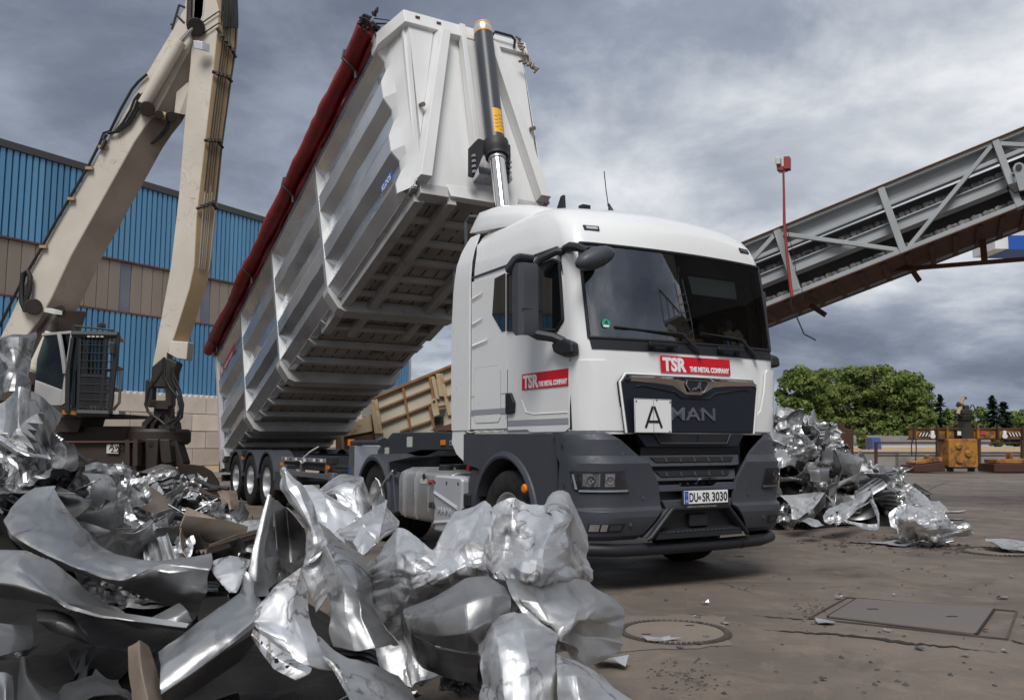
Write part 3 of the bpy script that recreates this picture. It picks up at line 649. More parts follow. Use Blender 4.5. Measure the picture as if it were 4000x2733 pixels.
for k in range(4):
    for x0, sgn in ((560, 1), (2080, -1)):
        a = x0 + k * 52; p = [(a, 650), (a + 24, 650), (a + 24 + 34 * sgn, 588), (a + 34 * sgn, 588)]; poly4(MB(), p, .02, 38.965).build('warning_stripe', M['black_vinyl'], mg, world=True)
        p = [(a + 26, 650), (a + 46, 650), (a + 46 + 34 * sgn, 588), (a + 26 + 34 * sgn, 588)]; poly4(MB(), p, .02, 38.965).build('warning_stripe', M['white_dirty'], mg, world=True)
for x in (820, 2010): poly4(MB(), R4(x - 25, 555, x + 25, 630), .12, 38.8).build('shackle_block', M['white_dirty'], mg, world=True, bevel=.02); MB().cyl(q4(x, 645, 38.85), q4(x, 645, 38.7), .11, n=12).build('shackle_ring', M['white_dirty'], mg, world=True)
poly4(MB(), R4(1215, 540, 1300, 650), .3, 38.75).build('junction_box', M['black_metal'], mg, world=True, bevel=.02); poly4(MB(), R4(1228, 565, 1290, 635), .05, 38.7).build('lamp_face', M['white_dirty'], mg, world=True, bevel=.02)
poly4(MB(), R4(1605, 560, 1690, 622), .03, 38.95).build('red_sign', M['red_sign_faded'], mg, world=True)
poly4(MB(), [(1300, 525), (1345, 500), (1345, 360), (1455, 360), (1455, 500), (1500, 525), (1500, 690), (1300, 690)], .6, 38.8).build('mast_column', M['grease'], mg, world=True)
for k, (yy, hw) in enumerate(((300, 82), (325, 70), (350, 84))): poly4(MB(), R4(1393 - hw, yy, 1393 + hw, yy + 26), .8, 38.7).build('bellows', M['rubber'], mg, world=True, bevel=.03)
poly4(MB(), [(1310, 215), (1340, 200), (1470, 205), (1480, 290), (1310, 285)], .8, 38.7).build('mast_head', M['black_metal'], mg, world=True, bevel=.03)
poly4(MB(), [(1350, 160), (1380, 140), (1420, 145), (1430, 205), (1345, 205)], .4, 38.8).build('swivel', M['grease'], mg, world=True)
MB().tube([q4(1240, 280), q4(1265, 190), q4(1300, 60), q4(1322, 5)], [.10, .11, .09, .10], 8).build('raised_arm', M['rust_beige'], mg, world=True)
MB().tube([q4(1222, 118), q4(1270, 135), q4(1340, 165), q4(1395, 170)], [.12, .12, .09, .1], 8).build('short_arm', M['brown_steel'], mg, world=True)
MB().tube([q4(1320, 10), q4(1345, 22), q4(1370, 12)], .07, 6).build('arm_hook', M['brown_steel'], mg, world=True)
MB().tube([q4(1440, 190), q4(1455, 130), q4(1480, 130), q4(1530, 220), q4(1580, 320), q4(1660, 460)], .025, 6).build('hose', M['hose'], mg, world=True)
MB().tube([q4(1250, 285), q4(1190, 400), q4(1100, 560), q4(1010, 630), q4(930, 660)], .02, 6).build('hose', M['hose'], mg, world=True)
for pts in ([(505, 690), (465, 760), (468, 860), (470, 960)], [(540, 700), (545, 860), (535, 1050)], [(1200, 560), (1180, 660), (1175, 720)]): MB().tube([q4(*p) for p in pts], .025, 6).build('hose', M['hose'], mg, world=True)
poly4(MB(), [(1085, 705), (1105, 690), (1540, 690), (1558, 705), (1572, 1140), (1555, 1160), (1100, 1160), (1082, 1140)], 1.1, 38.5).build('counter_box', M['yellow_mach'], mg, world=True, bevel=.06)
for x, y in ((1245, 810), (1400, 940), (1260, 1050)): 
    m = MB(); m.lathe(q4(x, y, 38.5), (0, -1, 0), [(.16, -.01), (.15, .05), (.10, .085), (0, .09)], 20); m.build('round_cover', M['yellow_mach'], mg, world=True)
poly4(MB(), R4(1140, 1162, 1530, 1180), .9, 38.6).build('box_base', M['grease'], mg, world=True)
for x in (1150, 1500): poly4(MB(), R4(x - 15, 1180, x + 15, 1232), .5, 38.7).build('foot', M['grease'], mg, world=True)
def magnet(lab, base_, topp, lug):
    c = q4(*base_[2]); t = thing('lifting_magnet', lab, 'magnet', (c[0], c[1], 0))
    poly4(MB(), base_, 1.4, 38.3).build('magnet_body', M['rust_dark'], t, world=True, bevel=.03); poly4(MB(), topp, 1.0, 38.45).build('magnet_frame', M['yellow_mach'], t, world=True, bevel=.02); poly4(MB(), lug, .3, 38.6).build('lifting_lug', M['yellow_mach'], t, world=True)
magnet('rusty lifting magnet with tilted yellow frame left of the yellow box', [(515, 1130), (1010, 1072), (1032, 1222), (520, 1250)], [(540, 1072), (700, 1040), (860, 985), (975, 990), (985, 1060), (545, 1112)], [(710, 1035), (730, 960), (755, 955), (775, 1015)])
magnet('rusty lifting magnet with yellow frame cut by the right edge', [(1832, 1100), (2600, 1090), (2600, 1240), (1838, 1238)], [(1865, 1030), (2050, 1025), (2600, 1020), (2600, 1092), (1870, 1092)], [(2080, 1022), (2090, 920), (2140, 920), (2150, 1022)])
rl = thing('rusty_railing', 'rusty steel pipe railing behind the yellow crane beam', 'railing', (q4(-40, 750, 45)[0], 45, 0))
def rb(name, x0, y0, x1, y1): poly4(MB(), R4(x0, y0, x1, y1), .12, 45).build(name, M['rust_dark'], rl, world=True)
rb('top_rail', -110, 742, 2500, 768); rb('lower_rail', -110, 955, 2500, 980)
for x in (-110, 905, 1595, 2310): poly4(MB(), R4(x - 20, 700 if x > 0 else 742, x + 20, 1210), .14, 44.9).build('rail_post', M['rust_dark'], rl, world=True)
rb('base_rail', 300, 1165, 1080, 1190)
poly4(MB(), R4(255, 930, 430, 1170), .4, 46).build('control_cabinet', M['concrete'], None); o = bpy.data.objects['control_cabinet']; top(o, 'grey cabinet with dark opening behind the scrap heap', 'cabinet')
z6 = lambda x, y: ((2950 + .5352 * x) / S, (1350 + .5352 * y) / S)
rp_ = lambda pts, Y: [at(*z6(*p), Y) for p in pts]
pl0 = at(*z6(560, 800), 30); plate = thing('rust_plate', 'large dark rust brown steel plate standing behind the scrap heap', 'steel plate', (pl0[0], 30, 0))
P = rp_([(395, 612), (716, 610), (716, 815), (395, 815)], 30); P[2][2] = P[3][2] = 0; MB().prism(P, (0, .12, 0)).build('plate_face', M['rust_dark'], plate, world=True, bevel=.01)
P = rp_([(612, 568), (655, 568), (655, 612), (612, 612)], 30.05); MB().prism(P, (0, .1, 0)).build('lifting_tab', M['rust_dark'], plate, world=True)
P = rp_([(360, 570), (385, 570), (385, 640), (360, 640)], 31); P[2][2] = P[3][2] = 0; yp = MB().prism(P, (0, .15, 0)).build('yellow_post', M['yellow_mach'], None); top(yp, 'short yellow post beside the rust brown plate', 'post')
P = rp_([(850, 668), (915, 668), (925, 755), (855, 755)], 52); bb = MB().prism(P, (0, 1.0, 0)).build('blue_container', M['bin_blue'], None, bevel=.03); top(bb, 'small blue container on the sandy bank behind the railing', 'container')
P = rp_([(828, 672), (834, 672), (834, 760), (828, 760)], 51); op = MB().prism(P, (0, .1, 0)).build('rusty_post', M['rust'], None); top(op, 'thin rusty post left of the blue container', 'post')
# shredder tower to the right of the frame: it feeds the conveyor and is mirrored in the windscreen
e0 = np.array([14.4, 8.6, 7.0]); tw = thing('shredder_tower', 'dark steel machine tower at the upper end of the conveyor bridge', 'tower', (14.4, 8.6, 0))
MB().box(-2.9, 3.2, -3.4, 5.6, 5.8, 14.0).build('machine_house', M['conv_dark'], tw, bevel=.05)
for x in (-2.4, 2.7):
    for y in (-3.1, 5.2): MB().beam((x, y, 0), (x, y, 5.8), .35, .35, up=(1, 0, 0)).build('tower_leg', M['conv_dark'], tw)
for z in (e0[2] - 1.2, e0[2] + 1.6):
    MB().box(-3.6, 3.6, -4.4, -3.4, z, z + .08).build('walkway', M['conv_grey'], tw)
    for k in range(9): MB().beam((-3.6 + .9 * k, -4.4, z + .08), (-3.6 + .9 * k, -4.4, z + 1.2), .06, .06, up=(1, 0, 0)).build('rail_post', M['conv_grey'], tw)
    MB().beam((-3.6, -4.4, z + 1.2), (3.6, -4.4, z + 1.2), .06, .06).build('hand_rail', M['conv_grey'], tw)
for k in range(22): MB().beam((-3.0, -3.6, .4 + .3 * k), (-3.0, -3.1, .4 + .3 * k), .03, .03).build('ladder_rung', M['conv_grey'], tw)
for y in (-3.6, -3.1): MB().beam((-3.0, y, 0), (-3.0, y, 7.2), .05, .05, up=(1, 0, 0)).build('ladder_rail', M['conv_grey'], tw)
for a, b in (((-2.4, -3.1, .5), (2.7, -3.1, e0[2] - 1.3)), ((2.7, -3.1, .5), (-2.4, -3.1, e0[2] - 1.3))): MB().beam(a, b, .2, .2).build('cross_brace', M['conv_grey'], tw)
# ================================================================ excavator (material handler)
ZE = 18.0; EV = Vector((.46, .36, 0))          # arm plane faces the camera at this depth; EV is the width of arm and boom
v = lambda u, w: (u / S, w / S)                # photograph pixels
def ep(u, w, Y=ZE): return at(u / S, w / S, Y)
eb = ep(330, 1700); ex = thing('scrap_handler', 'cream material handler crane with raised boom and hanging black grab', 'excavator', (eb[0], eb[1], 0))
def epoly(m, pts, D, Y=ZE): return m.prism([ep(*p, Y) for p in pts], D)
boom_l = [(-160, 1560), (0, 1318), (157, 982), (384, 598), (567, 296), (667, 126), (715, 40), (737, -60)]
boom_r = [(800, -60), (790, 60), (735, 200), (650, 360), (598, 453), (560, 500), (523, 554), (277, 995), (200, 1160), (150, 1250), (40, 1390), (-60, 1560)]
epoly(MB(), boom_l + boom_r, EV).build('boom', M['cream'], ex, world=True, bevel=.02)
st_l = [(760, -60), (756, 38), (743, 252), (724, 441), (699, 756), (667, 1038), (630, 1239), (600, 1400), (589, 1472), (594, 1500)]
st_r = [(640, 1500), (652, 1380), (655, 1378), (680, 1315), (740, 1126), (759, 1038), (768, 850), (800, 567), (831, 302), (852, 100), (856, 38), (838, -30), (815, -60)]
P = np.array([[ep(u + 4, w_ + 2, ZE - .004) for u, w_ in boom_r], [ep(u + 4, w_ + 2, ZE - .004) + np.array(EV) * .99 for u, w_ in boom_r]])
MB().grid(P).build('boom_underside', M['cream_dark'], ex, world=True)  # whole strip in a darker, browner cream than the boom
epoly(MB(), st_l + st_r, (.02, .30, 0)).build('stick', M['cream'], ex, world=True, bevel=.015)
# brown worn front cover of the stick: a separate box welded to it
fr_a = [(815, -60), (838, -30), (856, 38), (852, 100), (831, 302), (800, 567), (768, 850), (759, 1038), (740, 1126), (680, 1315), (656, 1376)]
fr_b = [(905, -60), (925, 20), (930, 88), (922, 200), (904, 315), (869, 567), (845, 819), (820, 1057), (800, 1130), (737, 1330), (716, 1376)]
P = np.array([[ep(*a, ZE) + np.array([.004, .0, 0]) for a in fr_a], [ep(*b, ZE + .28) for b in fr_b], [ep(*b, ZE + .60) for b in fr_b]])
MB().grid(P).build('stick_cover', M['ochre'], ex, world=True, solid=.02)
epoly(MB(), [(668, 1330), (735, 1335), (728, 1405), (690, 1400), (655, 1380)], (.02, .3, 0), ZE - .02).build('stick_end_cap', M['cream'], ex, world=True, bevel=.02)
def along(t, f, dy=0.0):
    k = t * (len(fr_a) - 1); i = min(int(k), len(fr_a) - 2); q = k - i
    a = np.array(fr_a[i]) * (1 - q) + np.array(fr_a[i + 1]) * q; b = np.array(fr_b[i]) * (1 - q) + np.array(fr_b[i + 1]) * q
    return at(*v(*(a * (1 - f) + b * f)), ZE + .28 * f - .06 - dy)
for j, (f, r_, t1) in enumerate([(.30, .014, .566), (.45, .010, .57), (.56, .007, .56), (.67, .010, .57), (.93, .018, .60)]):
    MB().tube([along(t, f + .03 * math.sin(t * 9 + j)) for t in np.linspace(0, t1, 16)], r_, 7).build('hydraulic_hose', M['hose'], ex, world=True)
    MB().tube([along(t, f) for t in np.linspace(t1, .705, 5)], r_ * .8, 7).build('hydraulic_pipe', M['steel_pipe'], ex, world=True)
for t in (.308, .39, .493, .587):
    m = MB(); m.tube([along(t, -.06, .02), along(t, .3, .05), along(t, .7, .05), along(t + .012, 1.05, .02)], .035, 6)
    for f in (.25, .45, .65, .85): m.box(*[c for p in zip(along(t, f, .1) - .035, along(t, f, .1) + .035) for c in p])
    m.build('hose_clamp', M['grease'], ex, world=True)
# boom side hoses and pipes
MB().tube([ep(*p, ZE - .06) for p in [(575, 290), (540, 320), (515, 350), (470, 430), (430, 512), (405, 520), (390, 560), (350, 640), (280, 760), (210, 880), (150, 990), (90, 1090), (40, 1190), (0, 1270), (-60, 1380)]], .03, 6).build('hydraulic_hose', M['hose'], ex, world=True)
for dx in (0, 14, 26): MB().tube([ep(*p, ZE - .08) for p in [(545 + dx, 365), (525 + dx, 390), (510 + dx, 430), (480 + dx, 480), (450 + dx * .5, 515), (420, 522)]], .028, 6).build('hydraulic_hose', M['hose'], ex, world=True)
MB().tube([ep(*p, ZE - .1) for p in [(415, 525), (405, 540), (412, 552), (398, 580)]], .045, 7).build('hose_joint', M['grease'], ex, world=True)
for u, w_ in ((345, 655), (275, 775), (165, 962), (395, 572)): epoly(MB(), [(u - 12, w_ - 5), (u + 14, w_ - 5), (u + 14, w_ + 6), (u - 12, w_ + 6)], (0, .15, 0), ZE - .1).build('hose_clamp', M['ochre'], ex, world=True)
MB().tube([ep(*p, ZE - .12) for p in [(100, 1215), (85, 1180), (85, 1110), (92, 1070), (108, 1058), (118, 1080), (115, 1130), (100, 1180), (95, 1205)]], .055, 8).build('hydraulic_hose', M['hose'], ex, world=True)
MB().tube([ep(*p, ZE + .1) for p in [(665, 478), (660, 500), (640, 525), (615, 545), (590, 562)]], .03, 6).build('hydraulic_hose', M['hose'], ex, world=True)
MB().tube([ep(*p, ZE + .1) for p in [(655, 478), (648, 500), (625, 528), (596, 556)]], .02, 6).build('hydraulic_hose', M['hose'], ex, world=True)
# cylinders
def cylinder(a, b, c, r1, r2, Y):
    MB().cyl(ep(*a, Y), ep(*b, Y), r1, n=14).build('cylinder_barrel', M['cream'], ex, world=True, bevel=.01)
    MB().cyl(ep(*b, Y), ep(*c, Y), r2, n=12).build('cylinder_rod', M['chrome'], ex, world=True)
cylinder((560, 410), (705, 165), (765, 95), .125, .06, ZE - .16)
cylinder((690, 440), (725, 350), (745, 280), .11, .06, ZE + .3)
epoly(MB(), [(688, 360), (732, 322), (735, 350), (700, 445), (680, 440)], (.3, .2, 0), ZE + .1).build('link_arm', M['cream'], ex, world=True, bevel=.01)
for (u, w_, r_, Y) in [(575, 425, .16, ZE - .2), (765, 105, .19, ZE - .08), (668, 455, .12, ZE + .12), (130, 1197, .17, ZE - .16), (620, 448, .10, ZE - .1), (233, 1208, .10, ZE + .1)]:
    MB().cyl(ep(u, w_, Y - .12), ep(u, w_, Y + .35), r_, n=16).build('pivot_pin', M['grease'], ex, world=True, bevel=.02)
for u, w_ in ((603, 445),): MB().cyl(ep(u - 20, w_ - 5, ZE - .15), ep(u + 45, w_ + 10, ZE - .05), .085, n=12).build('pivot_sleeve', M['ochre'], ex, world=True, bevel=.01)
epoly(MB(), [(755, 158), (790, 162), (790, 195), (755, 188)], (.12, .12, 0), ZE - .3).build('lamp_box', M['alu'], ex, world=True, bevel=.01)
m = MB(); 
for a, b in (((672, 115), (700, 20)), ((700, 20), (722, 30)), ((678, 100), (668, 95)), ((690, 60), (720, 90))): m.tube([ep(*a, ZE), ep(*b, ZE)], .025, 6)
m.build('grab_rail', M['grease'], ex, world=True)
MB().tube([ep(*p, ZE - .08) for p in [(742, -30), (740, 40), (738, 100), (750, 120)]], .06, 7).build('hydraulic_hose', M['brown_steel'], ex, world=True)
for dy in (0, 45): MB().tube([ep(*p, ZE - .05) for p in [(792, 88 + dy), (840, 55 + dy), (856, 45 + dy), (868, 55 + dy)]], .014, 6).build('hydraulic_pipe', M['hose'], ex, world=True)
m = MB()
for k in range(7): m.tube([ep(870 + k * 9, -40, ZE + .05), ep(868 + k * 10, 40 + 5 * k, ZE + .02), ep(862 + k * 11, 110, ZE + .05)], .02 + .006 * (k % 3), 6)
m.build('hose_bundle', M['hose'], ex, world=True)
# boom foot: dark steel with the two boom cylinders
zq = lambda x, y: (x * .6297, 1000 + y * .6297)
epoly(MB(), [zq(*p) for p in [(160, 350), (240, 280), (340, 330), (395, 330), (300, 620), (200, 800), (120, 800), (90, 520)]], EV * .8, ZE + .05).build('boom_foot', M['brown_steel'], ex, world=True, bevel=.02)
MB().cyl(ep(*zq(370, 335), ZE + .2), ep(*zq(240, 640), ZE - .1), .15, n=14).build('cylinder_barrel', M['grease'], ex, world=True)
MB().cyl(ep(*zq(330, 480), ZE - .25), ep(*zq(215, 720), ZE - .25), .155, n=16).build('cylinder_barrel', M['cream'], ex, world=True, bevel=.01)
MB().cyl(ep(*zq(232, 688), ZE - .25), ep(*zq(222, 705), ZE - .25), .185, n=16).build('cylinder_gland', M['cream'], ex, world=True)
epoly(MB(), [zq(*p) for p in [(275, 320), (340, 335), (340, 360), (272, 345)]], (.1, .1, 0), ZE - .25).build('work_lamp', M['pale'], ex, world=True)
epoly(MB(), [zq(*p) for p in [(0, 560), (120, 450), (200, 600), (215, 760), (120, 1000), (-120, 1000), (-120, 600)]], (.3, 2.2, 0), ZE + .5).build('engine_house', M['brown_steel'], ex, world=True, bevel=.05)
# operator cab
YC = 17.3
cz_ = lambda x, y, Y=YC: at((x * .3463) / S, (1250 + y * .3463) / S, Y)
def cpoly(m, pts, D, Y=YC): return m.prism([cz_(*p, Y) for p in pts], D)
CB = (-.3, 1.0, 0)
cpoly(MB(), [(480, 150), (790, 122), (735, 560), (690, 960), (375, 955), (390, 640)], (.0, .03, 0), YC + 1.2).build('cab_back', M['interior'], ex, world=True)
cpoly(MB(), [(470, 148), (818, 118), (1335, 160), (1335, 190), (818, 150), (470, 178)], CB, YC - .02).build('cab_roof', M['cabgrey'], ex, world=True, bevel=.01)
cpoly(MB(), [(395, 672), (705, 788), (690, 965), (375, 965)], CB, YC).build('cab_side_panel', M['cabgrey'], ex, world=True, bevel=.02)
cpoly(MB(), [(795, 130), (825, 130), (780, 560), (745, 930), (685, 965), (700, 790), (730, 560)], (0, .1, 0), YC - .03).build('cab_pillar', M['cabgrey'], ex, world=True, bevel=.01)
MB().tube([cz_(668, 150, YC - .05), cz_(700, 330, YC - .06), cz_(722, 480, YC - .06), cz_(735, 600, YC - .05)], .045, 8).build('door_bar', M['cabgrey'], ex, world=True)
cpoly(MB(), [(500, 180), (790, 152), (735, 560), (700, 780), (400, 665), (420, 430)], (0, .01, 0), YC + .03).build('side_window', M['cabglass'], ex, world=True)
cpoly(MB(), [(826, 160), (1220, 195), (1180, 960), (750, 960), (775, 560)], (0, .01, 0), YC + .05).build('front_window', M['cabglass'], ex, world=True)
cpoly(MB(), [(430, 430), (460, 430), (660, 780), (640, 780)], (0, .5, 0), YC + .4).build('seat_frame', M['interior'], ex, world=True)
cpoly(MB(), [(540, 480), (640, 470), (690, 760), (560, 760)], (.0, .4, 0), YC + .5).build('seat', M['seat'], ex, world=True, bevel=.05)
# front guard cage
m = MB(); YG = YC - .15
for a, b, r_ in [((830, 62), (832, 170), .045), ((835, 65), (1265, 112), .022), ((1265, 112), (1262, 165), .04), ((1332, 170), (1235, 1055), .05), ((822, 160), (1335, 172), .075), ((880, 1045), (1240, 1055), .07), ((822, 200), (770, 560), .04), ((770, 560), (760, 1040), .05), ((905, 215), (880, 1040), .035), ((1200, 200), (1140, 1000), .035)]:
    m.tube([cz_(*a, YG), cz_(*b, YG)], r_, 6)
m.build('guard_frame', M['black_metal'], ex, world=True)
for k in range(8):
    x = 925 + k * 45; MB().tube([cz_(x + 25, 205, YG), cz_(x - 10, 1040, YG)], .016, 5).build('guard_bar', M['black_metal'], ex, world=True)
for k in range(9):
    y = 280 + k * 88; MB().tube([cz_(900 - k * 2, y, YG - .02), cz_(1310 - k * 10, y + 12, YG - .02)], .009, 4).build('guard_wire', M['black_metal'], ex, world=True)
m = MB()
for k in range(60): y = 640 + k * 6.6; m.tube([cz_(885, y, YG - .01), cz_(1262 - k * .2, y + 6, YG - .01)], .0045, 4, cap=False)
for k in range(40): x = 890 + k * 9.3; m.tube([cz_(x, 640, YG - .012), cz_(x - 4, 1040, YG - .012)], .0045, 4, cap=False)
tag(m.build('guard_mesh', M['black_metal'], ex, world=True, recalc=False), kind='stuff')
cpoly(MB(), [(905, 600), (1150, 612), (1150, 650), (905, 640)], (0, .05, 0), YG).build('guard_crossbar', M['black_metal'], ex, world=True)
for k in range(4): cpoly(MB(), [(980 + k * 50, 160), (1018 + k * 50, 160), (1018 + k * 50, 195), (980 + k * 50, 195)], (0, .06, 0), YG - .06).build('work_lamp', M['pale'], ex, world=True, bevel=.01)
cpoly(MB(), [(1090, 25), (1145, 25), (1150, 70), (1125, 95), (1088, 75)], (.0, .2, 0), YG).build('beacon', M['black_metal'], ex, world=True, bevel=.02)
cpoly(MB(), [(1228, 235), (1290, 250), (1285, 395), (1225, 370)], (0, .06, 0), YG - .12).build('mirror', M['black_metal'], ex, world=True, bevel=.03)
for pts in ([(1290, 520), (1330, 520), (1392, 552), (1250, 560), (1210, 570)], [(1260, 765), (1310, 768), (1380, 790), (1260, 795), (1210, 800)], [(1358, 560), (1355, 790), (1345, 930), (1280, 1010)]):
    MB().tube([cz_(*p, YC + .5) for p in pts], .03, 7).build('handrail', M['cabgrey'], ex, world=True)
cpoly(MB(), [(615, 975), (700, 1000), (1060, 1062), (1345, 1055), (1345, 1095), (690, 1098), (615, 1000)], (0, 1.4, 0), YC - .05).build('cab_platform', M['brown_steel'], ex, world=True, bevel=.01)
cpoly(MB(), [(1180, 1020), (1340, 1020), (1340, 1060), (1180, 1056)], (0, .3, 0), YC - .12).build('step_plate', M['cabgrey'], ex, world=True)
cpoly(MB(), [(700, 1015), (830, 1030), (860, 1068), (700, 1062)], (0, .1, 0), YC - .12).build('yellow_bracket', M['yellow_mach'], ex, world=True)
cpoly(MB(), [(680, 1095), (930, 1095), (880, 1260), (600, 1260)], (0, 1.0, 0), YC + .3).build('cab_riser', M['brown_steel'], ex, world=True)
cpoly(MB(), [(560, 1195), (1640, 1195), (1640, 1370), (560, 1370)], (0, 1.6, 0), YC + .5).build('undercarriage_beam', M['brown_steel'], ex, world=True, bevel=.02)
P = [cz_(*p, YC + .1) for p in [(480, 1370), (1560, 1368), (1560, 1640), (480, 1640)]]; P[2][2] = P[3][2] = 0; MB().prism(P, (0, 2.0, 0)).build('chassis_box', M['brown_steel'], ex, world=True, bevel=.02)
cpoly(MB(), [(480, 1362), (1560, 1358), (1560, 1378), (480, 1382)], (0, .3, 0), YC + .0).build('chassis_rim', M['rust'], ex, world=True)
for x in (560, 1410, 1500): cpoly(MB(), [(x, 1345), (x + 50, 1345), (x + 50, 1640), (x, 1640)], (0, .2, 0), YC - .02).build('chassis_rib', M['brown_steel'], ex, world=True)
sgn = thing('yard_sign', 'small weathered sign reading AwSV 2.2 on the brown chassis', 'sign', cz_(1270, 1500, YC + .05))
cpoly(MB(), [(1205, 1398), (1250, 1396), (1262, 1415), (1280, 1396), (1340, 1395), (1335, 1503), (1200, 1500)], (0, .012, 0), YC + .05).build('sign_plate', M['pale'], sgn, world=True)
for body, y, hgt in (('AwSV', 1455, .055), ('2.2', 1487, .05)):
    p = Vector(cz_(1228 if y < 1470 else 1246, y, YC + .045)) - Vector(sgn.location); text('sign_text', body, hgt * 3.0, M['rust_dark'], sgn, frame(p, (1, 0, 0), (0, 0, 1)), bold=.002)
# grab: yoke, rotator and claws hanging from the stick
zg = lambda x, y, Y=ZE: at((500 + x * .4091) / S, (1350 + y * .4091) / S, Y)
gr = thing('orange_peel_grab', 'black multi claw grab hanging from the crane stick over the heap', 'grab', zg(290, 1150))
def gpoly(m, pts, D, Y=ZE): return m.prism([zg(*p, Y) for p in pts], D)
gpoly(MB(), [(225, 200), (330, 110), (390, 120), (470, 160), (440, 250), (410, 400), (230, 400), (215, 330)], (0, .35, 0), ZE - .02).build('stick_tip', M['grease'], gr, world=True, bevel=.03)
gpoly(MB(), [(165, 330), (190, 318), (225, 335), (235, 400), (232, 520), (355, 520), (350, 400), (365, 345), (400, 340), (425, 365), (420, 570), (385, 585), (380, 612), (260, 605), (250, 580), (190, 585), (155, 565)], (0, .22, 0), ZE - .1).build('yoke', M['grease'], gr, world=True, bevel=.02)
gpoly(MB(), [(245, 580), (370, 590), (370, 660), (430, 730), (440, 800), (130, 800), (130, 730), (240, 660)], (0, .45, 0), ZE).build('swivel_housing', M['grease'], gr, world=True, bevel=.02)
gpoly(MB(), [(215, 745), (255, 700), (300, 670), (330, 640), (300, 690), (250, 760), (245, 850), (210, 850)], (0, .1, 0), ZE - .12).build('swivel_bracket', M['grease'], gr, world=True, bevel=.01)
gpoly(MB(), [(130, 850), (130, 740), (200, 665), (240, 650), (240, 700), (170, 770), (165, 850)], (0, .1, 0), ZE - .08).build('swivel_bracket', M['grease'], gr, world=True, bevel=.01)
gpoly(MB(), [(290, 755), (375, 790), (372, 850), (280, 840)], (0, .3, 0), ZE - .25).build('motor_block', M['grease'], gr, world=True, bevel=.02)
gpoly(MB(), [(385, 780), (440, 780), (438, 850), (378, 850)], (0, .3, 0), ZE - .2).build('motor_block', M['grease'], gr, world=True, bevel=.02)
c = Vector(zg(285, 870, ZE + .25)); m = MB(); m.lathe(c, (0, 0, 1), [(0, .16), (.62, .16), (.66, .10), (.66, -.10), (.60, -.16), (0, -.16)], 28); m.build('rotator_ring', M['grease'], gr, world=True)
for pts, Y in ([(160, 885), (290, 885), (280, 1080), (270, 1210), (160, 1210)], ZE - .45), ([(290, 890), (395, 888), (415, 1120), (330, 1130), (310, 1100)], ZE - .40), ([(395, 885), (455, 885), (530, 1120), (500, 1170), (430, 1140)], ZE - .15), ([(95, 885), (160, 890), (100, 1130), (20, 1125)], ZE - .2), ([(40, 1040), (110, 900), (150, 900), (90, 1190), (60, 1190)], ZE + .3):
    gpoly(MB(), pts, (0, .42, 0), Y).build('claw_arm', M['grease'], gr, world=True, bevel=.03)
for x, y in ((222, 935), (432, 930)): MB().cyl(zg(x, y, ZE - .47), zg(x, y, ZE - .44), .05, n=14).build('arm_eyelet', M['hose'], gr, world=True)
def claw(pts, wid, Y, dv):
    A = np.array([zg(*p, Y) for p in pts]); B = A + np.array(dv) * wid; MB().grid(np.array([A, (A + B) / 2, B])).build('claw', M['grease'], gr, world=True, solid=.06)
claw([(320, 1135), (400, 1140), (470, 1170), (510, 1240), (505, 1330), (440, 1400)], .55, ZE - .5, (-.75, -.2, -.3))
claw([(500, 1130), (620, 1135), (720, 1150), (800, 1200), (860, 1290), (885, 1380), (870, 1480)], .45, ZE - .2, (-.45, .1, -.75))
claw([(300, 1140), (240, 1200), (230, 1300), (260, 1400)], .5, ZE - .3, (.6, -.3, -.2))
claw([(60, 1130), (-10, 1180), (-40, 1280), (-10, 1400)], .5, ZE - .1, (.6, -.2, -.2))
for pts, r_ in (([(345, 110), (335, 230), (270, 330), (200, 420), (165, 560), (200, 640), (290, 700), (350, 750)], .028), ([(350, 160), (345, 300), (400, 400), (480, 500), (500, 600), (470, 690), (370, 745)], .034), ([(430, 200), (430, 330), (490, 450), (522, 560), (510, 680), (440, 750)], .034), ([(410, 220), (435, 420), (440, 560), (415, 690), (400, 770)], .024), ([(400, 180), (460, 330), (500, 430), (525, 560)], .02)):
    MB().tube([zg(*p, ZE - .3) for p in pts], r_, 7).build('hydraulic_hose', M['hose'], gr, world=True)

# ================================================================ tilted rusty beige skip behind the trailer
YS = 23.0
hz = lambda x, y, Y=YS: at((1300 + x * .3148) / S, (1400 + y * .3148) / S, Y)
q0 = hz(950, 1000); sk = thing('tilted_skip', 'rust stained beige steel skip standing tilted behind the trailer', 'skip', (q0[0], q0[1], 0))
def hp_(m, pts, D, Y=YS): return m.prism([hz(*p, Y) for p in pts], D)
rows = [lambda x: 500 - .41 * (x - 450), lambda x: 628 - .40 * (x - 565), lambda x: 805 - .385 * (x - 600), lambda x: 905 - .36 * (x - 830)]
cols = [555, 895, 1225]
hp_(MB(), [(455, 505), (1660, 10), (1760, 560), (1640, 800), (560, 1200), (520, 920)], (.3, 1.8, 0), YS + .05).build('skip_body', M['skip_panel'], sk, world=True)
hp_(MB(), [(440, 490), (1660, -8), (1665, 26), (452, 526)], (0, .12, 0), YS - .06).build('top_rim', M['skip_rust'], sk, world=True, bevel=.01)
for a, b in [((475, 515), (545, 930)), ((1300, 190), (1345, 470))]:
    hp_(MB(), [(a[0] - 25, a[1]), (a[0] + 30, a[1] - 10), (b[0] + 30, b[1]), (b[0] - 25, b[1])], (0, .12, 0), YS - .07).build('corner_post', M['rust_beige'], sk, world=True, bevel=.01)
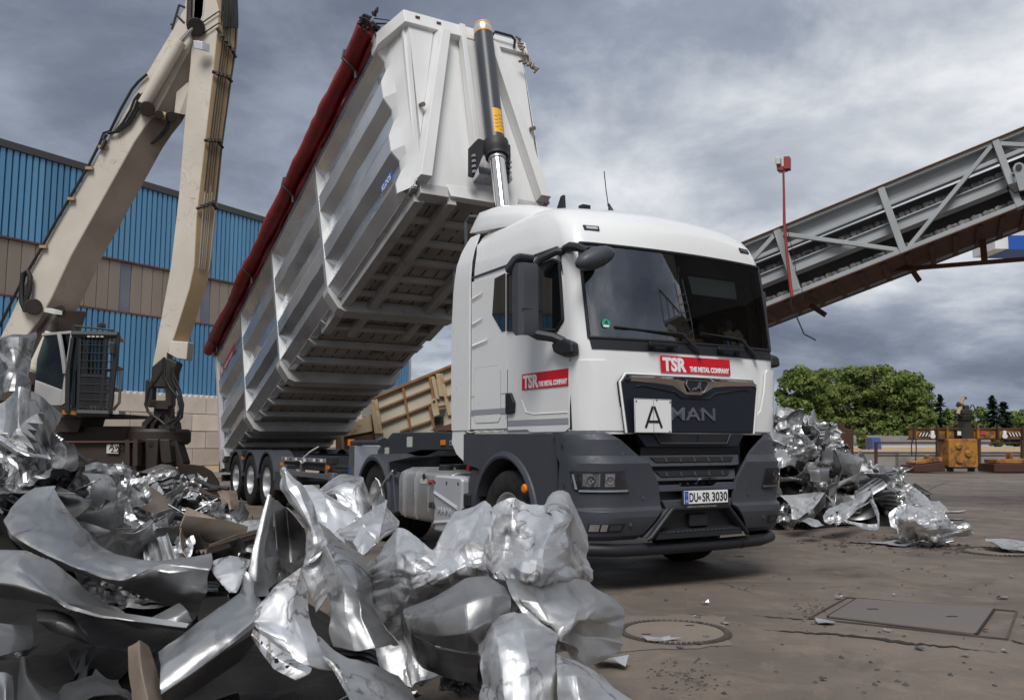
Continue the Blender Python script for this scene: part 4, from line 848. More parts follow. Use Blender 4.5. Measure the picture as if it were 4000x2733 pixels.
for a, b in [((530, 505), (600, 925)), ((1240, 225), (1300, 500)), ((1340, 190), (1450, 700)), ((870, 365), (965, 890)), ((1200, 230), (1250, 500)), ((1200, 600), (1260, 860))]:
    w_ = 14 if a[0] in (870, 1200) else 22
    hp_(MB(), [(a[0] - w_, a[1]), (a[0] + w_, a[1] - 8), (b[0] + w_, b[1]), (b[0] - w_, b[1])], (0, .1, 0), YS - .04).build('upright_rib', M['skip_rust'] if w_ == 14 else M['rust_beige'], sk, world=True)
for (x0, y0, x1, y1) in [(565, 628, 1225, 360), (600, 805, 1215, 565), (830, 905, 1215, 770), (1370, 295, 1700, 160), (1410, 480, 1700, 370)]:
    hp_(MB(), [(x0, y0 - 12), (x1, y1 - 12), (x1, y1 + 12), (x0, y0 + 12)], (0, .09, 0), YS - .05).build('side_rib', M['skip_rust'], sk, world=True)
hp_(MB(), [(1215, 545), (1225, 510), (1255, 495), (1290, 510), (1300, 540), (1325, 700), (1250, 725)], (0, .1, 0), YS - .25).build('hook_lug', M['rust_beige'], sk, world=True, bevel=.02)
MB().cyl(hz(1255, 535, YS - .26), hz(1255, 535, YS - .24), .035, n=12).build('lug_hole', M['hose'], sk, world=True)
hp_(MB(), [(1258, 728), (1370, 715), (1375, 800), (1265, 830)], (0, .03, 0), YS - .03).build('opening', M['hose'], sk, world=True)
hp_(MB(), [(1300, 590), (1390, 575), (1392, 600), (1305, 612)], (0, .2, 0), YS - .2).build('hinge_bar', M['rust'], sk, world=True)
hp_(MB(), [(1200, 890), (1480, 800), (1660, 760), (1660, 850), (1480, 890)], (0, .3, 0), YS - .3).build('lower_rail', M['rust'], sk, world=True)
hp_(MB(), [(100, 880), (470, 690), (490, 900), (120, 970)], (.2, 1.4, 0), YS + .25).build('end_flap', M['rust_beige'], sk, world=True)
hp_(MB(), [(110, 985), (440, 870), (520, 920), (520, 1400), (125, 1400)], (.2, 1.4, 0), YS + .3).build('end_wall', M['rust'], sk, world=True)
hp_(MB(), [(95, 880), (125, 870), (145, 1300), (125, 1300)], (0, .1, 0), YS + .2).build('end_post', M['rust_beige'], sk, world=True)
hp_(MB(), [(30, 900), (90, 880), (120, 1200), (40, 1200)], (0, .1, 0), YS + 1.5).build('inner_wall', M['rust'], sk, world=True)
hp_(MB(), [(360, 640), (480, 560), (490, 700), (360, 730)], (.1, .1, 0), YS + 2.2).build('far_wall', M['concrete'], sk, world=True)
hp_(MB(), [(560, 1200), (1640, 800), (1760, 800), (1760, 1700), (560, 1700)], (.2, 1.4, 0), YS + .4).build('skip_frame', M['brown_steel'], sk, world=True)
# ================================================================ TRACTOR UNIT (local: x to its left side, y backwards, z up)
TRX, TRY, TRA = 1.74, 8.06, 0.5255
tk = thing('lorry_tractor', 'white truck tractor unit with dark grey bumper and red company signs', 'truck', (TRX, TRY, 0), TRA)
def tp(name, mb, mt, parent=tk, **k): return mb.build(name, M[mt], parent, **k)
SECT = [(1.38, .035, .06, 1.195, .28, 2.27), (1.60, .03, .06, 1.205, .28, 2.27), (1.90, .03, .06, 1.21, .26, 2.27), (2.14, .045, .06, 1.215, .22, 2.27), (2.235, .075, .06, 1.215, .20, 2.27), (2.65, .125, .07, 1.215, .18, 2.27),
        (3.12, .195, .08, 1.21, .17, 2.27), (3.20, .215, .085, 1.205, .18, 2.27), (3.32, .255, .09, 1.19, .21, 2.27), (3.42, .315, .10, 1.17, .25, 2.28), (3.50, .40, .11, 1.145, .30, 2.28), (3.56, .50, .12, 1.11, .34, 2.28), (3.605, .61, .13, 1.065, .38, 2.28), (3.66, .82, .14, .98, .42, 2.28), (3.70, 1.08, .14, .85, .42, 2.26), (3.725, 1.4, .1, .6, .3, 2.2)]
FX = [-1, -.8, -.55, -.28, 0, .28, .55, .8, 1]; CP_ = [32, 50, 70, 90]
def section(z, off=0.0):
    i = max(0, min(len(SECT) - 2, sum(1 for s in SECT if s[0] <= z) - 1)); a, b = SECT[i], SECT[i + 1]; t = (z - a[0]) / (b[0] - a[0])
    yf, bow, hw, rc, yr = [a[k] * (1 - t) + b[k] * t for k in range(1, 6)]
    xc = hw - rc; R_ = []
    R_ += [(x * xc, yf + bow * x * x - off) for x in FX]
    cr = [(xc + (rc + off) * math.sin(R(q)), yf + bow + rc - (rc + off) * math.cos(R(q))) for q in CP_]
    y0 = cr[-1][1]; side = [(hw + off, y0 + (yr - .06 - y0) * t) for t in (.25, .5, .75, 1)] + [(hw - .06 + off, yr)]
    right = cr + side; left = [(-x, y) for x, y in right][::-1]
    return left + R_ + right     # open at the back
NL = 9
def cab_grid(zs, i0, i1, off=0.0):
    return np.array([[(x, y, z) for x, y in section(z, off)[i0:i1 + 1]] for z in zs])
NS = NL * 2 + 9
zs_all = [s[0] for s in SECT]
i_ws0, i_ws1 = NL - 1, NL + 8 + 1                 # windscreen runs one corner facet past the flat front
m = MB(); m.grid(cab_grid(zs_all[:4], 0, NS - 1)); m.grid(cab_grid(zs_all[3:7], 0, i_ws0)); m.grid(cab_grid(zs_all[3:7], i_ws1, NS - 1)); m.grid(cab_grid(zs_all[6:], 0, NS - 1))
e_ = section(3.7249); n0 = len(m.v); m.v += [(x, y, 3.726) for x, y in e_]; m.f.append(tuple(range(n0, n0 + len(e_))))
tp('cab_shell', m, 'white', angle=40)
tp('cab_back', MB().box(-1.15, 1.15, 2.22, 2.27, 1.2, 3.5), 'white')
ws = tp('windscreen', MB().grid(cab_grid([2.235, 2.45, 2.65, 2.86, 3.12], i_ws0, i_ws1, .004)), 'glass', recalc=False, angle=60)
m = MB(); G = cab_grid([2.235, 2.45, 2.65, 2.86, 3.12], i_ws0, i_ws1, .007)
for L_ in (G[0], G[-1], G[:, 0], G[:, -1]): m.tube(L_, .016, 6)
tp('windscreen_seal', m, 'black_plastic', ws)
tp('cowl_panel', MB().grid(cab_grid([2.132, 2.18, 2.25], i_ws0, i_ws1, .008)), 'black_plastic', solid=.02, offset=-1, angle=50)
# things seen through the windscreen
tp('interior_liner', MB().add([(-1.15, .42, 1.9), (1.15, .42, 1.9), (1.15, 2.2, 1.9), (-1.15, 2.2, 1.9), (-1.15, .55, 3.3), (1.15, .55, 3.3), (1.1, 2.2, 3.45), (-1.1, 2.2, 3.45)], [(0, 1, 2, 3), (4, 5, 6, 7), (0, 3, 7, 4), (1, 2, 6, 5), (3, 2, 6, 7)]), 'interior', recalc=False)
tp('roof_liner', MB().grid(np.array([[(x, y + .06, z - .02) for x, y in section(z)[i_ws0:i_ws1 + 1]] for z in (3.12, 3.2, 3.3)])), 'interior', recalc=False)
tp('dashboard', MB().prism([(-1.08, .30, 2.2), (-1.08, .62, 2.30), (-1.08, .78, 2.22), (-1.08, .82, 1.9), (-1.08, .42, 1.9)], (2.16, 0, 0)), 'interior', bevel=.03)
for x in (-.62, .55):
    s_ = tp('driver_seat', MB().box(x - .26, x + .26, 1.15, 1.62, 1.95, 2.12), 'seat', bevel=.06)
    tp('backrest', MB().prism([(x - .25, 1.55, 2.1), (x - .25, 1.68, 2.1), (x - .22, 1.84, 2.85), (x - .22, 1.72, 2.87)], (.48, 0, 0)), 'seat', s_, bevel=.06)
m = MB(); m.lathe((.55, .86, 2.42), (0, -.6, .8), [(.20 + .02 * math.cos(a), .02 * math.sin(a)) for a in np.linspace(0, 2 * math.pi, 9)], 24); m.beam((.37, .86, 2.42), (.73, .86, 2.42), .06, .02); m.tube([(.55, .86, 2.42), (.55, .70, 2.2)], .04, 8)
tp('steering_wheel', m, 'black_plastic')
tp('sun_visor', MB().prism([(.30, .44, 2.98), (1.0, .50, 2.99), (1.0, .47, 2.80), (.33, .41, 2.79)], (0, .012, 0)), 'cabgrey', bevel=.01)
tp('overhead_locker', MB().box(-1.05, 1.05, .62, 1.0, 3.04, 3.28), 'interior', bevel=.03)
fl = tp('hanging_pennant', MB().prism([(.112, .40, 2.83), (.172, .40, 2.83), (.152, .40, 2.63), (.142, .40, 2.60), (.132, .40, 2.63)], (0, .004, 0)), 'orange')
tp('pennant_cord', MB().tube([(.142, .40, 3.05), (.142, .40, 2.83)], .003, 5), 'pale', fl); tp('pennant_tassel', MB().cyl((.142, .402, 2.60), (.142, .402, 2.55), .008, .014, 8), 'pale', fl)
tp('fan_lamp', MB().lathe((.42, .42, 2.44), (0, -1, 0), [(0, .03), (.05, .03), (.06, 0), (.05, -.06), (0, -.06)], 16), 'black_plastic'); tp('fan_lamp', MB().lathe((.70, .44, 2.44), (0, -1, 0), [(0, .03), (.05, .03), (.06, 0), (.05, -.06), (0, -.06)], 16), 'black_plastic')
tp('lamp_arm', MB().tube([(.10, .5, 2.44), (.42, .46, 2.43), (.70, .48, 2.43), (.72, .6, 2.3)], .016, 6), 'black_plastic')
npl = tp('name_plate', MB().box(-.22, .22, 0, .006, 0, .11), 'pale'); npl.matrix_local = Matrix.Translation((.84, .335, 2.262)) @ Matrix.Rotation(R(14), 4, 'Z') @ Matrix.Rotation(R(-10), 4, 'X')
tp('plate_band', MB().box(-.22, -.16, -.002, -.0005, 0, .11), 'blue_vinyl', npl); text('plate_name', 'R DT', .10, M['black_vinyl'], npl, frame((-.13, -.003, .02), (1, 0, 0), (0, 0, 1)), sx=.9, bold=.003)
tp('work_gloves', MB().tube([(.72, .40, 2.39), (.80, .40, 2.42), (.86, .40, 2.40), (.93, .42, 2.43), (1.0, .43, 2.39)], [.03, .045, .03, .045, .03], 8), 'rust_beige')
for k, x in enumerate((-.30, -.14, .08)): tp('warning_light', MB().box(x, x + (.14 if k < 2 else .22), .245, .26, 2.285, 2.31), 'orange')
tp('paper_note', MB().prism([(-.12, .30, 2.40), (.02, .30, 2.37), (0, .30, 2.42), (-.08, .30, 2.45)], (0, .004, 0)), 'pale'); tp('fluffy_mascot', MB().lathe((.86, .5, 2.5), (0, 0, 1), [(0, -.07), (.06, -.04), (.07, .02), (.05, .07), (0, .09)], 10), 'seat')
c = Vector((-.96, .140, 2.37)); st = tp('emission_sticker', MB().lathe((0, 0, 0), (0, 0, 1), [(0, .001), (.042, .001), (.042, 0)], 24), 'green_sticker')
sm_ = frame(c, (.94, -.22, 0), (.03, .14, .98)); sm_ = Matrix.Translation(Vector((0, -.012, 0))) @ sm_; st.matrix_local = sm_
text('sticker_number', '4', .06, M['black_vinyl'], st, frame((-.012, -.012, .002), (1, 0, 0), (0, 1, 0)), bold=.001, depth=.0005); tp('sticker_field', MB().box(-.028, .028, -.034, -.018, .0011, .002), 'white_vinyl', st)
# wipers and grab handles on the cowl
def wiper(px, b0, b1):
    f = lambda x, z, o: Vector((x, np.interp(abs(x), [0, 1.03, 1.1], [0, .06, .08]) + np.interp(z, [2.13, 2.235, 2.65], [.045, .075, .125]) - o, z))
    w_ = tp('wiper', MB().tube([f(px + .015, 2.125, .045), f(px, 2.17, .055), f(px - .10, 2.255, .055), f(px - .16, 2.315, .05)], [.024, .020, .016, .012], 8), 'black_plastic')
    tp('wiper_blade', MB().tube([f(px - .10, 2.30, .04), f(px - .16, 2.315, .045), f((b0 + px) / 2, 2.325, .035), f(b0, b1, .022)], [.010, .016, .012, .006], 6), 'black_plastic', w_)
    tp('wiper_rubber', MB().beam(f(b0, b1 - .012, .012), f(px - .08, 2.288, .012), .006, .02), 'rubber', w_)
wiper(.02, -.87, 2.345); wiper(.80, .12, 2.345)
for x in (-.40, .44):
    h_ = tp('cowl_handle', MB().box(x - .17, x + .17, -.01, .03, 2.178, 2.215), 'black_plastic', bevel=.012); 
    for dx in (-.11, .11): tp('handle_foot', MB().box(x + dx - .03, x + dx + .03, .025, .12, 2.16, 2.20), 'black_plastic', h_)
# roof spoiler, rails behind it
prof = [(1.05, 3.66), (1.25, 3.72), (1.5, 3.80), (1.8, 3.875), (2.1, 3.93), (2.40, 3.95), (2.52, 3.88), (2.56, 3.72)]
rows_ = []
for (y, z) in prof:
    zb = np.interp(y, [1.05, 1.38, 2.56], [3.46, 3.55, 3.70]); hw = np.interp(y, [1.05, 1.4, 2.0, 2.56], [.98, 1.06, 1.10, 1.09]); r_ = min(.15, max(.01, (z - zb) * .85)); zb = min(zb, z - .005)
    half = [(hw - .10, zb), (hw, zb), (hw, z - r_), (hw - r_ * .29, z - r_ * .29), (hw - r_, z), (hw - .45, z + .012), (0, z + .02)]
    rows_.append([(x, y, q) for x, q in half] + [(-x, y, q) for x, q in half[::-1][1:]])
m = MB().grid(np.array(rows_)); k_ = len(rows_[0]); m.f += [tuple(range(k_)), tuple(range(len(m.v) - k_, len(m.v)))]
tp('roof_spoiler', m, 'white', angle=50)
tp('spoiler_base', MB().box(-1.02, 1.02, 1.5, 2.25, 3.56, 3.69), 'white')
for sx_ in (-1, 1):
    # side fairing flap behind the cab
    G = np.array([[(sx_ * np.interp(z, [3.1, 3.3, 3.5, 3.6], [1.214, 1.20, 1.155, 1.10]), 2.278 + (ye - 2.278) * q, z) for q in (0, .5, .92, 1)] for z, ye in ((1.44, 2.70), (2.0, 2.72), (2.6, 2.72), (3.0, 2.68), (3.12, 2.66), (3.3, 2.63), (3.45, 2.58), (3.56, 2.53), (3.62, 2.48))])
    fa = tp('side_fairing', MB().grid(G), 'white', angle=50, solid=.02, offset=-sx_)
    tp('fairing_foot', MB().prism([(sx_ * 1.195, 2.40, 1.435), (sx_ * 1.195, 2.70, 1.435), (sx_ * 1.195, 2.72, 1.30), (sx_ * 1.195, 2.60, 1.18), (sx_ * 1.195, 2.40, 1.09), (sx_ * 1.195, 2.37, 1.2)], (sx_ * .03, 0, 0)), 'white', fa, bevel=.008)
    tp('grab_rail', MB().tube([(sx_ * 1.16, 2.74, 2.55), (sx_ * 1.16, 2.80, 2.6), (sx_ * 1.16, 2.80, 3.28), (sx_ * 1.16, 2.74, 3.34), (sx_ * 1.12, 2.62, 3.40)], .022, 8), 'grey_plastic')
    tp('grab_rail', MB().tube([(sx_ * 1.10, 2.62, 3.45), (sx_ * 1.10, 2.64, 3.84), (sx_ * 1.08, 2.58, 3.90), (sx_ * .9, 2.5, 3.90)], .022, 8), 'grey_plastic')
    # door and rear quarter panel, standing 12 mm proud so a real gap shows between them
    X0 = sx_ * 1.202; ex_ = (sx_ * .014, 0, 0)
    door = tp('cab_door', MB().prism([(X0, .345, 1.435), (X0, .42, 1.40), (X0, 1.02, 1.40), (X0, 1.08, 1.425), (X0, 1.465, 1.425), (X0, 1.465, 3.05), (X0, .50, 3.05), (X0, .395, 2.60), (X0, .345, 2.15)], ex_), 'white', bevel=.006)
    tp('door_gap', MB().prism([(X0, .325, 1.42), (X0, .345, 1.42), (X0, .345, 2.15), (X0, .395, 2.6), (X0, .50, 3.07), (X0, .485, 3.07), (X0, .378, 2.6), (X0, .325, 2.15)], (sx_ * .011, 0, 0)), 'hose', door)
    tp('door_gap', MB().box(*sorted((X0, X0 + sx_ * .011)), 1.466, 1.479, 1.425, 3.07), 'hose', door)
    qp = tp('quarter_panel', MB().prism([(X0, 1.48, 1.445), (X0, 2.26, 1.445), (X0, 2.26, 3.07), (X0, 1.48, 3.05)], ex_), 'white', bevel=.006)
    tp('panel_gap', MB().box(*sorted((X0, X0 + sx_ * .011)), 2.261, 2.274, 1.44, 3.10), 'hose', qp)
    XS = sx_ * 1.2165
    wq = tp('side_window', MB().prism([(XS, 1.50, 2.44), (XS, 1.575, 2.44), (XS, 1.78, 2.64), (XS, 1.73, 3.02), (XS, 1.50, 3.04)], (sx_ * .006, 0, 0)), 'sideglass', bevel=.002)
    dw = tp('door_window', MB().prism([(XS, .44, 2.42), (XS, .55, 2.345), (XS, 1.10, 2.42), (XS, 1.44, 2.45), (XS, 1.44, 3.00), (XS, .60, 3.00), (XS, .50, 2.96)], (sx_ * .006, 0, 0)), 'sideglass', door, bevel=.002)
    ring = [(.43, 2.42), (.54, 2.335), (1.10, 2.41), (1.45, 2.44), (1.45, 3.01), (.59, 3.01), (.485, 2.965), (.43, 2.42)]
    tp('window_frame', MB().tube([(XS + sx_ * .003, y, z) for y, z in ring], .018, 6), 'black_plastic', door)
    tp('window_bar', MB().box(*sorted((XS, XS + sx_ * .012)), 1.30, 1.34, 2.44, 3.0), 'black_plastic', door)
    tp('trim_strip', MB().beam((sx_ * 1.205, .52, 3.115), (sx_ * 1.200, 2.265, 3.115), .045, .022), 'grey_plastic', bevel=.006)
    for z, y1 in ((2.88, 1.98), (2.60, 1.98), (2.36, 1.86)):
        tp('pressed_rib', MB().add([(XS, 2.24, z + .01), (XS, y1, z + .045), (XS, y1 + .03, z - .01), (XS, 2.24, z - .05), (XS + sx_ * .016, 2.22, z - .01), (XS + sx_ * .016, y1 + .05, z + .02)], [(0, 1, 5, 4), (3, 2, 5, 4), (1, 2, 5), (0, 3, 4)]), 'white', qp)
    hr = [(1.60 + .05, 1.515), (2.18 - .05, 1.515), (2.18, 1.56), (2.18, 2.06), (2.13, 2.11), (1.65, 2.10), (1.60, 2.05), (1.60, 1.56), (1.65, 1.515)]
    tp('locker_hatch', MB().prism([(XS - sx_ * .002, y, z) for y, z in hr[:-1]], (sx_ * .006, 0, 0)), 'white', qp, bevel=.003)
    tp('hatch_seam', MB().tube([(XS, y, z) for y, z in hr], .005, 4), 'cabgrey', qp)
    tp('seam_line', MB().box(*sorted((XS, XS + sx_ * .0025)), 1.49, 2.25, 1.800, 1.806), 'cabgrey', qp)
    tp('reflective_tape', MB().box(*sorted((XS + sx_ * .0045, XS + sx_ * .0065)), 1.495, 2.25, 1.60, 1.655), 'grey_tape', qp); tp('reflective_tape', MB().box(*sorted((XS, XS + sx_ * .003)), .36, 1.455, 1.47, 1.525), 'grey_tape', door)
    hd = tp('door_handle', MB().prism([(XS, 1.455, 1.80), (XS, 1.36, 1.80), (XS, 1.29, 1.70), (XS, 1.30, 1.60), (XS, 1.455, 1.585)], (sx_ * .035, 0, 0)), 'black_plastic', door, bevel=.012); tp('handle_recess', MB().prism([(XS + sx_ * .034, 1.44, 1.76), (XS + sx_ * .034, 1.39, 1.76), (XS + sx_ * .034, 1.37, 1.65), (XS + sx_ * .034, 1.44, 1.63)], (sx_ * .003, 0, 0)), 'hose', hd)
    tp('door_crease', MB().tube([(XS, 1.18, 1.72), (XS, 1.10, 1.60), (XS, .95, 1.575), (XS, .37, 1.575)], .006, 5), 'white', door)
    # mirrors
    XM = sx_ * 1.30
    mir = tp('main_mirror', MB().grid(np.array([[(sx_ * (1.30 + a), .62 + b * q, z) for a, b in ((0, .10), (.03, .01), (.10, -.035), (.24, -.03), (.27, .02), (.27, .12))] for z, q in ((2.28, .5), (2.32, .95), (2.47, 1.0), (2.77, 1.0), (2.90, .95), (2.95, .5))])), 'grey_plastic', angle=45, solid=.02)
    tp('mirror_glass', MB().box(*sorted((sx_ * 1.31, sx_ * 1.56)), .725, .735, 2.32, 2.91), 'chrome', mir)
    tp('mirror_seam', MB().box(*sorted((sx_ * 1.33, sx_ * 1.565)), .578, .59, 2.515, 2.522), 'hose', mir)
    tp('mirror_arm', MB().tube([(sx_ * 1.17, .42, 3.06), (sx_ * 1.26, .48, 3.06), (sx_ * 1.36, .60, 3.0), (sx_ * 1.42, .66, 2.90)], [.04, .036, .036, .04], 8), 'black_plastic', mir)
    tp('mirror_arm', MB().tube([(sx_ * 1.20, .40, 2.20), (sx_ * 1.30, .48, 2.26), (sx_ * 1.38, .60, 2.29), (sx_ * 1.42, .66, 2.34)], [.045, .045, .05, .06], 8), 'black_plastic', mir)
    tp('mirror_base', MB().prism([(sx_ * 1.19, .56, 2.21), (sx_ * 1.19, .36, 2.235), (sx_ * 1.19, .22, 2.19), (sx_ * 1.19, .20, 2.08), (sx_ * 1.19, .36, 2.07), (sx_ * 1.19, .52, 2.12)], (sx_ * .11, -.03, 0)), 'black_plastic', mir, bevel=.03)
    tp('wide_mirror', MB().prism([(sx_ * 1.34, .98, 2.98), (sx_ * 1.34, .82, 3.06), (sx_ * 1.34, .70, 3.07), (sx_ * 1.34, .72, 3.00), (sx_ * 1.34, .95, 2.90)], (sx_ * .20, 0, 0)), 'grey_plastic', mir, bevel=.03)
# close view mirror over the windscreen corner (passenger side)
fm = tp('front_mirror', MB().grid(np.array([[(-1.15 + .20 * math.cos(a) * math.sin(b) * 1.0 + .05 * math.cos(b), .02 - .10 * math.sin(a) * math.sin(b), 2.925 + .115 * math.cos(b) - .0 + .04 * math.cos(a) * math.sin(b)) for a in np.linspace(0, 2 * math.pi, 17)] for b in np.linspace(.02, 3.12, 10)])), 'grey_plastic', angle=60)
tp('mirror_arm', MB().tube([(-1.20, .42, 3.08), (-1.235, .28, 3.07), (-1.235, .16, 3.04), (-1.20, .06, 2.99)], [.04, .045, .04, .035], 10), 'black_plastic', fm)
# roof lamps, antennas
def roofpt(x, z, off):
    t_ = (z - 3.20) / .12; q_ = sorted([(a[0] * (1 - t_) + b[0] * t_, a[1] * (1 - t_) + b[1] * t_) for a, b in zip(section(3.20, off), section(3.32, off)) if a[1] < 1.0]); return Vector((x, float(np.interp(x, [p[0] for p in q_], [p[1] for p in q_])), z))
for x in (-.97, .97):
    c4 = [(-.075, 3.265), (.075, 3.265), (.075, 3.312), (-.075, 3.312)]
    rl_ = tp('marker_lamp', MB().hexa([roofpt(x + a_, z_, -.02) for a_, z_ in c4] + [roofpt(x + a_, z_, .014) for a_, z_ in c4]), 'black_plastic')
    tp('lamp_lens', MB().hexa([roofpt(x + a_ * .75, 3.2885 + (z_ - 3.2885) * .6, .0) for a_, z_ in c4] + [roofpt(x + a_ * .75, 3.2885 + (z_ - 3.2885) * .6, .018) for a_, z_ in c4]), 'clearlens', rl_)
tp('aerial', MB().prism([(-.92, .86, 3.60), (-.92, 1.0, 3.63), (-.915, .93, 3.75), (-.915, .88, 3.755)], (.03, 0, 0)), 'black_plastic', bevel=.008)
an = tp('whip_aerial', MB().tube([(-.34, .86, 3.64), (-.345, .87, 3.70), (-.36, .88, 3.74)], [.04, .018, .012], 8), 'black_plastic'); tp('aerial_rod', MB().tube([(-.36, .88, 3.73), (-.385, .88, 3.88), (-.40, .89, 4.08)], .005, 5), 'black_plastic', an)
tp('roof_marker', MB().box(-.72, -.62, .82, .90, 3.63, 3.675), 'black_plastic', bevel=.008)
# front corner panels of the cab (white), side air slots
for sx_ in (-1, 1):
    G = []
    for z, xi_ in ((1.41, .60), (1.50, .70), (1.62, .86), (1.80, .92), (2.00, .96), (2.03, .99)):
        s_ = section(z, .012); half = sorted([(abs(x), y) for x, y in s_ if x * sx_ > 0 and y < .45]); xs_ = np.array([p[0] for p in half]); ys_ = np.array([p[1] for p in half])
        d_ = np.concatenate([[0], np.cumsum(np.hypot(np.diff(xs_), np.diff(ys_)))]); d0 = np.interp(xi_, xs_, d_)
        G.append([(sx_ * np.interp(t, d_, xs_), np.interp(t, d_, ys_), z) for t in np.linspace(d0, d_[-1], 12)])
    tp('corner_panel', MB().grid(np.array(G)), 'white', angle=50, solid=.02, offset=sx_)
    G = []
    for z in (1.46, 1.92):
        xa = section(z, .026); i = NL + 9 + 1; half = xa[i:i + 2] if sx_ > 0 else xa[NL - 3:NL - 1][::-1]
        G.append([(x, y, z) for x, y in half])
    if sx_ > 0: tp('air_slot', MB().grid(np.array(G)), 'navy_black', solid=.004)
# upper grille panel
CX = -.055
gp = tp('grille_panel', MB().prism([(CX - .83, .012, 1.84), (CX - .77, .012, 1.905), (CX + .77, .012, 1.905), (CX + .83, .012, 1.84), (CX + .765, .012, 1.395), (CX - .765, .012, 1.395)], (0, .09, 0)), 'navy_black', bevel=.012)
tp('grille_surround', MB().tube([(CX - .775, .022, 1.39), (CX - .84, .022, 1.84), (CX - .775, .022, 1.915), (CX + .775, .022, 1.915), (CX + .84, .022, 1.84), (CX + .775, .022, 1.39)], .012, 6), 'white', gp)
CX2 = CX; CX = -.03
xs_c = np.array([-.80, -.74, -.45, -.25, -.14, -.09, .09, .14, .25, .45, .74, .80]); top_c = np.array([1.862, 1.900, 1.905, 1.906, 1.907, 1.907, 1.907, 1.907, 1.906, 1.905, 1.900, 1.862]); bot_c = np.array([1.855, 1.853, 1.842, 1.825, 1.770, 1.748, 1.748, 1.770, 1.825, 1.842, 1.853, 1.855])
G = np.array([[(x + CX2 * .8, .012, t) for x, t in zip(xs_c, top_c)], [(x + CX2 * .8, -.012, t * .72 + b_ * .28) for x, t, b_ in zip(xs_c, top_c, bot_c)], [(x + CX2 * .8, -.010, t * .6 + b_ * .4) for x, t, b_ in zip(xs_c, top_c, bot_c)], [(x + CX2 * .8, .012, b_) for x, b_ in zip(xs_c, bot_c)]])
tp('chrome_strip', MB().grid(G), 'chrome', gp, angle=20)
tp('strip_inset', MB().prism([(CX - .13, -.018, 1.89), (CX + .13, -.018, 1.89), (CX + .145, -.018, 1.84), (CX + .085, -.018, 1.765), (CX - .085, -.018, 1.765), (CX - .145, -.018, 1.84)], (0, .01, 0)), 'black_plastic', gp, bevel=.002)
hexp = [(-.12, 1.88), (.12, 1.88), (.135, 1.84), (.08, 1.772), (-.08, 1.772), (-.135, 1.84), (-.12, 1.88)]
tp('emblem_ring', MB().tube([(CX + x, -.022, z) for x, z in hexp], .007, 6), 'chrome', gp)
lion = [(-.070, .004), (-.062, .020), (-.040, .030), (-.012, .034), (.008, .052), (.014, .074), (.026, .086), (.042, .084), (.048, .072), (.042, .060), (.040, .044), (.046, .020), (.050, .002), (.038, .002), (.032, .020), (.020, .026), (-.006, .018), (-.020, .004), (-.034, .002), (-.030, .012), (-.046, .012), (-.056, .002)]
tp('lion_emblem', MB().prism([(CX + x, -.026, 1.782 + z) for x, z in lion], (0, .01, 0)), 'chrome_dark', gp)
tp('panel_relief', MB().tube([(CX - .70, .013, 1.80), (CX - .62, .010, 1.815), (CX - .25, .010, 1.765), (CX - .17, .010, 1.715), (CX + .17, .010, 1.715), (CX + .25, .010, 1.765), (CX + .62, .010, 1.815), (CX + .70, .013, 1.80)], .010, 5), 'navy_black', gp)
text('maker_letters', 'MAN', .165, M['chrome_dark'], gp, frame((CX - .325, .010, 1.512), (1, 0, 0), (0, 0, 1)), sx=1.58, bold=.003, depth=.008)
# A board
ab = tp('waste_board', MB().box(-.795, -.372, -.055, -.047, 1.388, 1.692), 'white_vinyl', bevel=.006)
tp('board_rim', MB().tube([(-.79, -.052, 1.393), (-.377, -.052, 1.393), (-.377, -.052, 1.687), (-.79, -.052, 1.687), (-.79, -.052, 1.393)], .005, 5), 'chrome_dark', ab)
m = MB(); m.beam((-.675, -.058, 1.435), (-.592, -.058, 1.625), .004, .022, up=(1, 0, 0)); m.beam((-.492, -.058, 1.435), (-.575, -.058, 1.625), .004, .022, up=(1, 0, 0)); m.box(-.648, -.519, -.0605, -.056, 1.480, 1.501)
tp('letter_a', m, 'black_vinyl', ab); tp('board_hinge', MB().box(-.586, -.581, -.0595, -.054, 1.39, 1.69), 'cabgrey', ab)
for x, z in ((-.775, 1.668), (-.392, 1.668), (-.545, 1.682), (-.40, 1.402)): tp('board_screw', MB().cyl((x, -.054, z), (x, -.060, z), .008, n=8), 'chrome_dark', ab)
for x in (-.7, -.45): tp('board_clamp', MB().box(x - .02, x + .02, -.05, .03, 1.50, 1.56), 'black_plastic', ab)
# company signs
def sign(name, o, xa, ya, w_, h_, parent, red='red_sign', off=.004):
    fr = frame(o, xa, ya); p = MB().box(0, w_, 0, h_, 0, off).build(name, M[red], parent); p.matrix_local = fr
    b = h_ / .155
    text('sign_letters', 'TSR', .168 * b, M['white_vinyl'], p, frame((.022 * b, .018 * b, off), (1, 0, 0), (0, 1, 0)), bold=.008 * b, depth=.001, fit=.285 * b)
    x1 = .345 * b if w_ > .84 else .305 * b
    text('sign_letters', 'THE METAL COMPANY', .064 * b, M['white_vinyl'], p, frame((x1, .020 * b, off), (1, 0, 0), (0, 1, 0)), bold=.0036 * b, depth=.001, fit=w_ - x1 - .016 * b)
    return p
sign('company_sign', (-.42, .026, 1.945), (1, 0, 0), (0, .06, 1), .86, .155, tk)
sign('company_sign', (-1.2195, 1.165, 1.815), (0, -1, 0), (0, 0, 1), .815, .155, [o for o in tk.children if o.name.startswith('cab_door')][0])
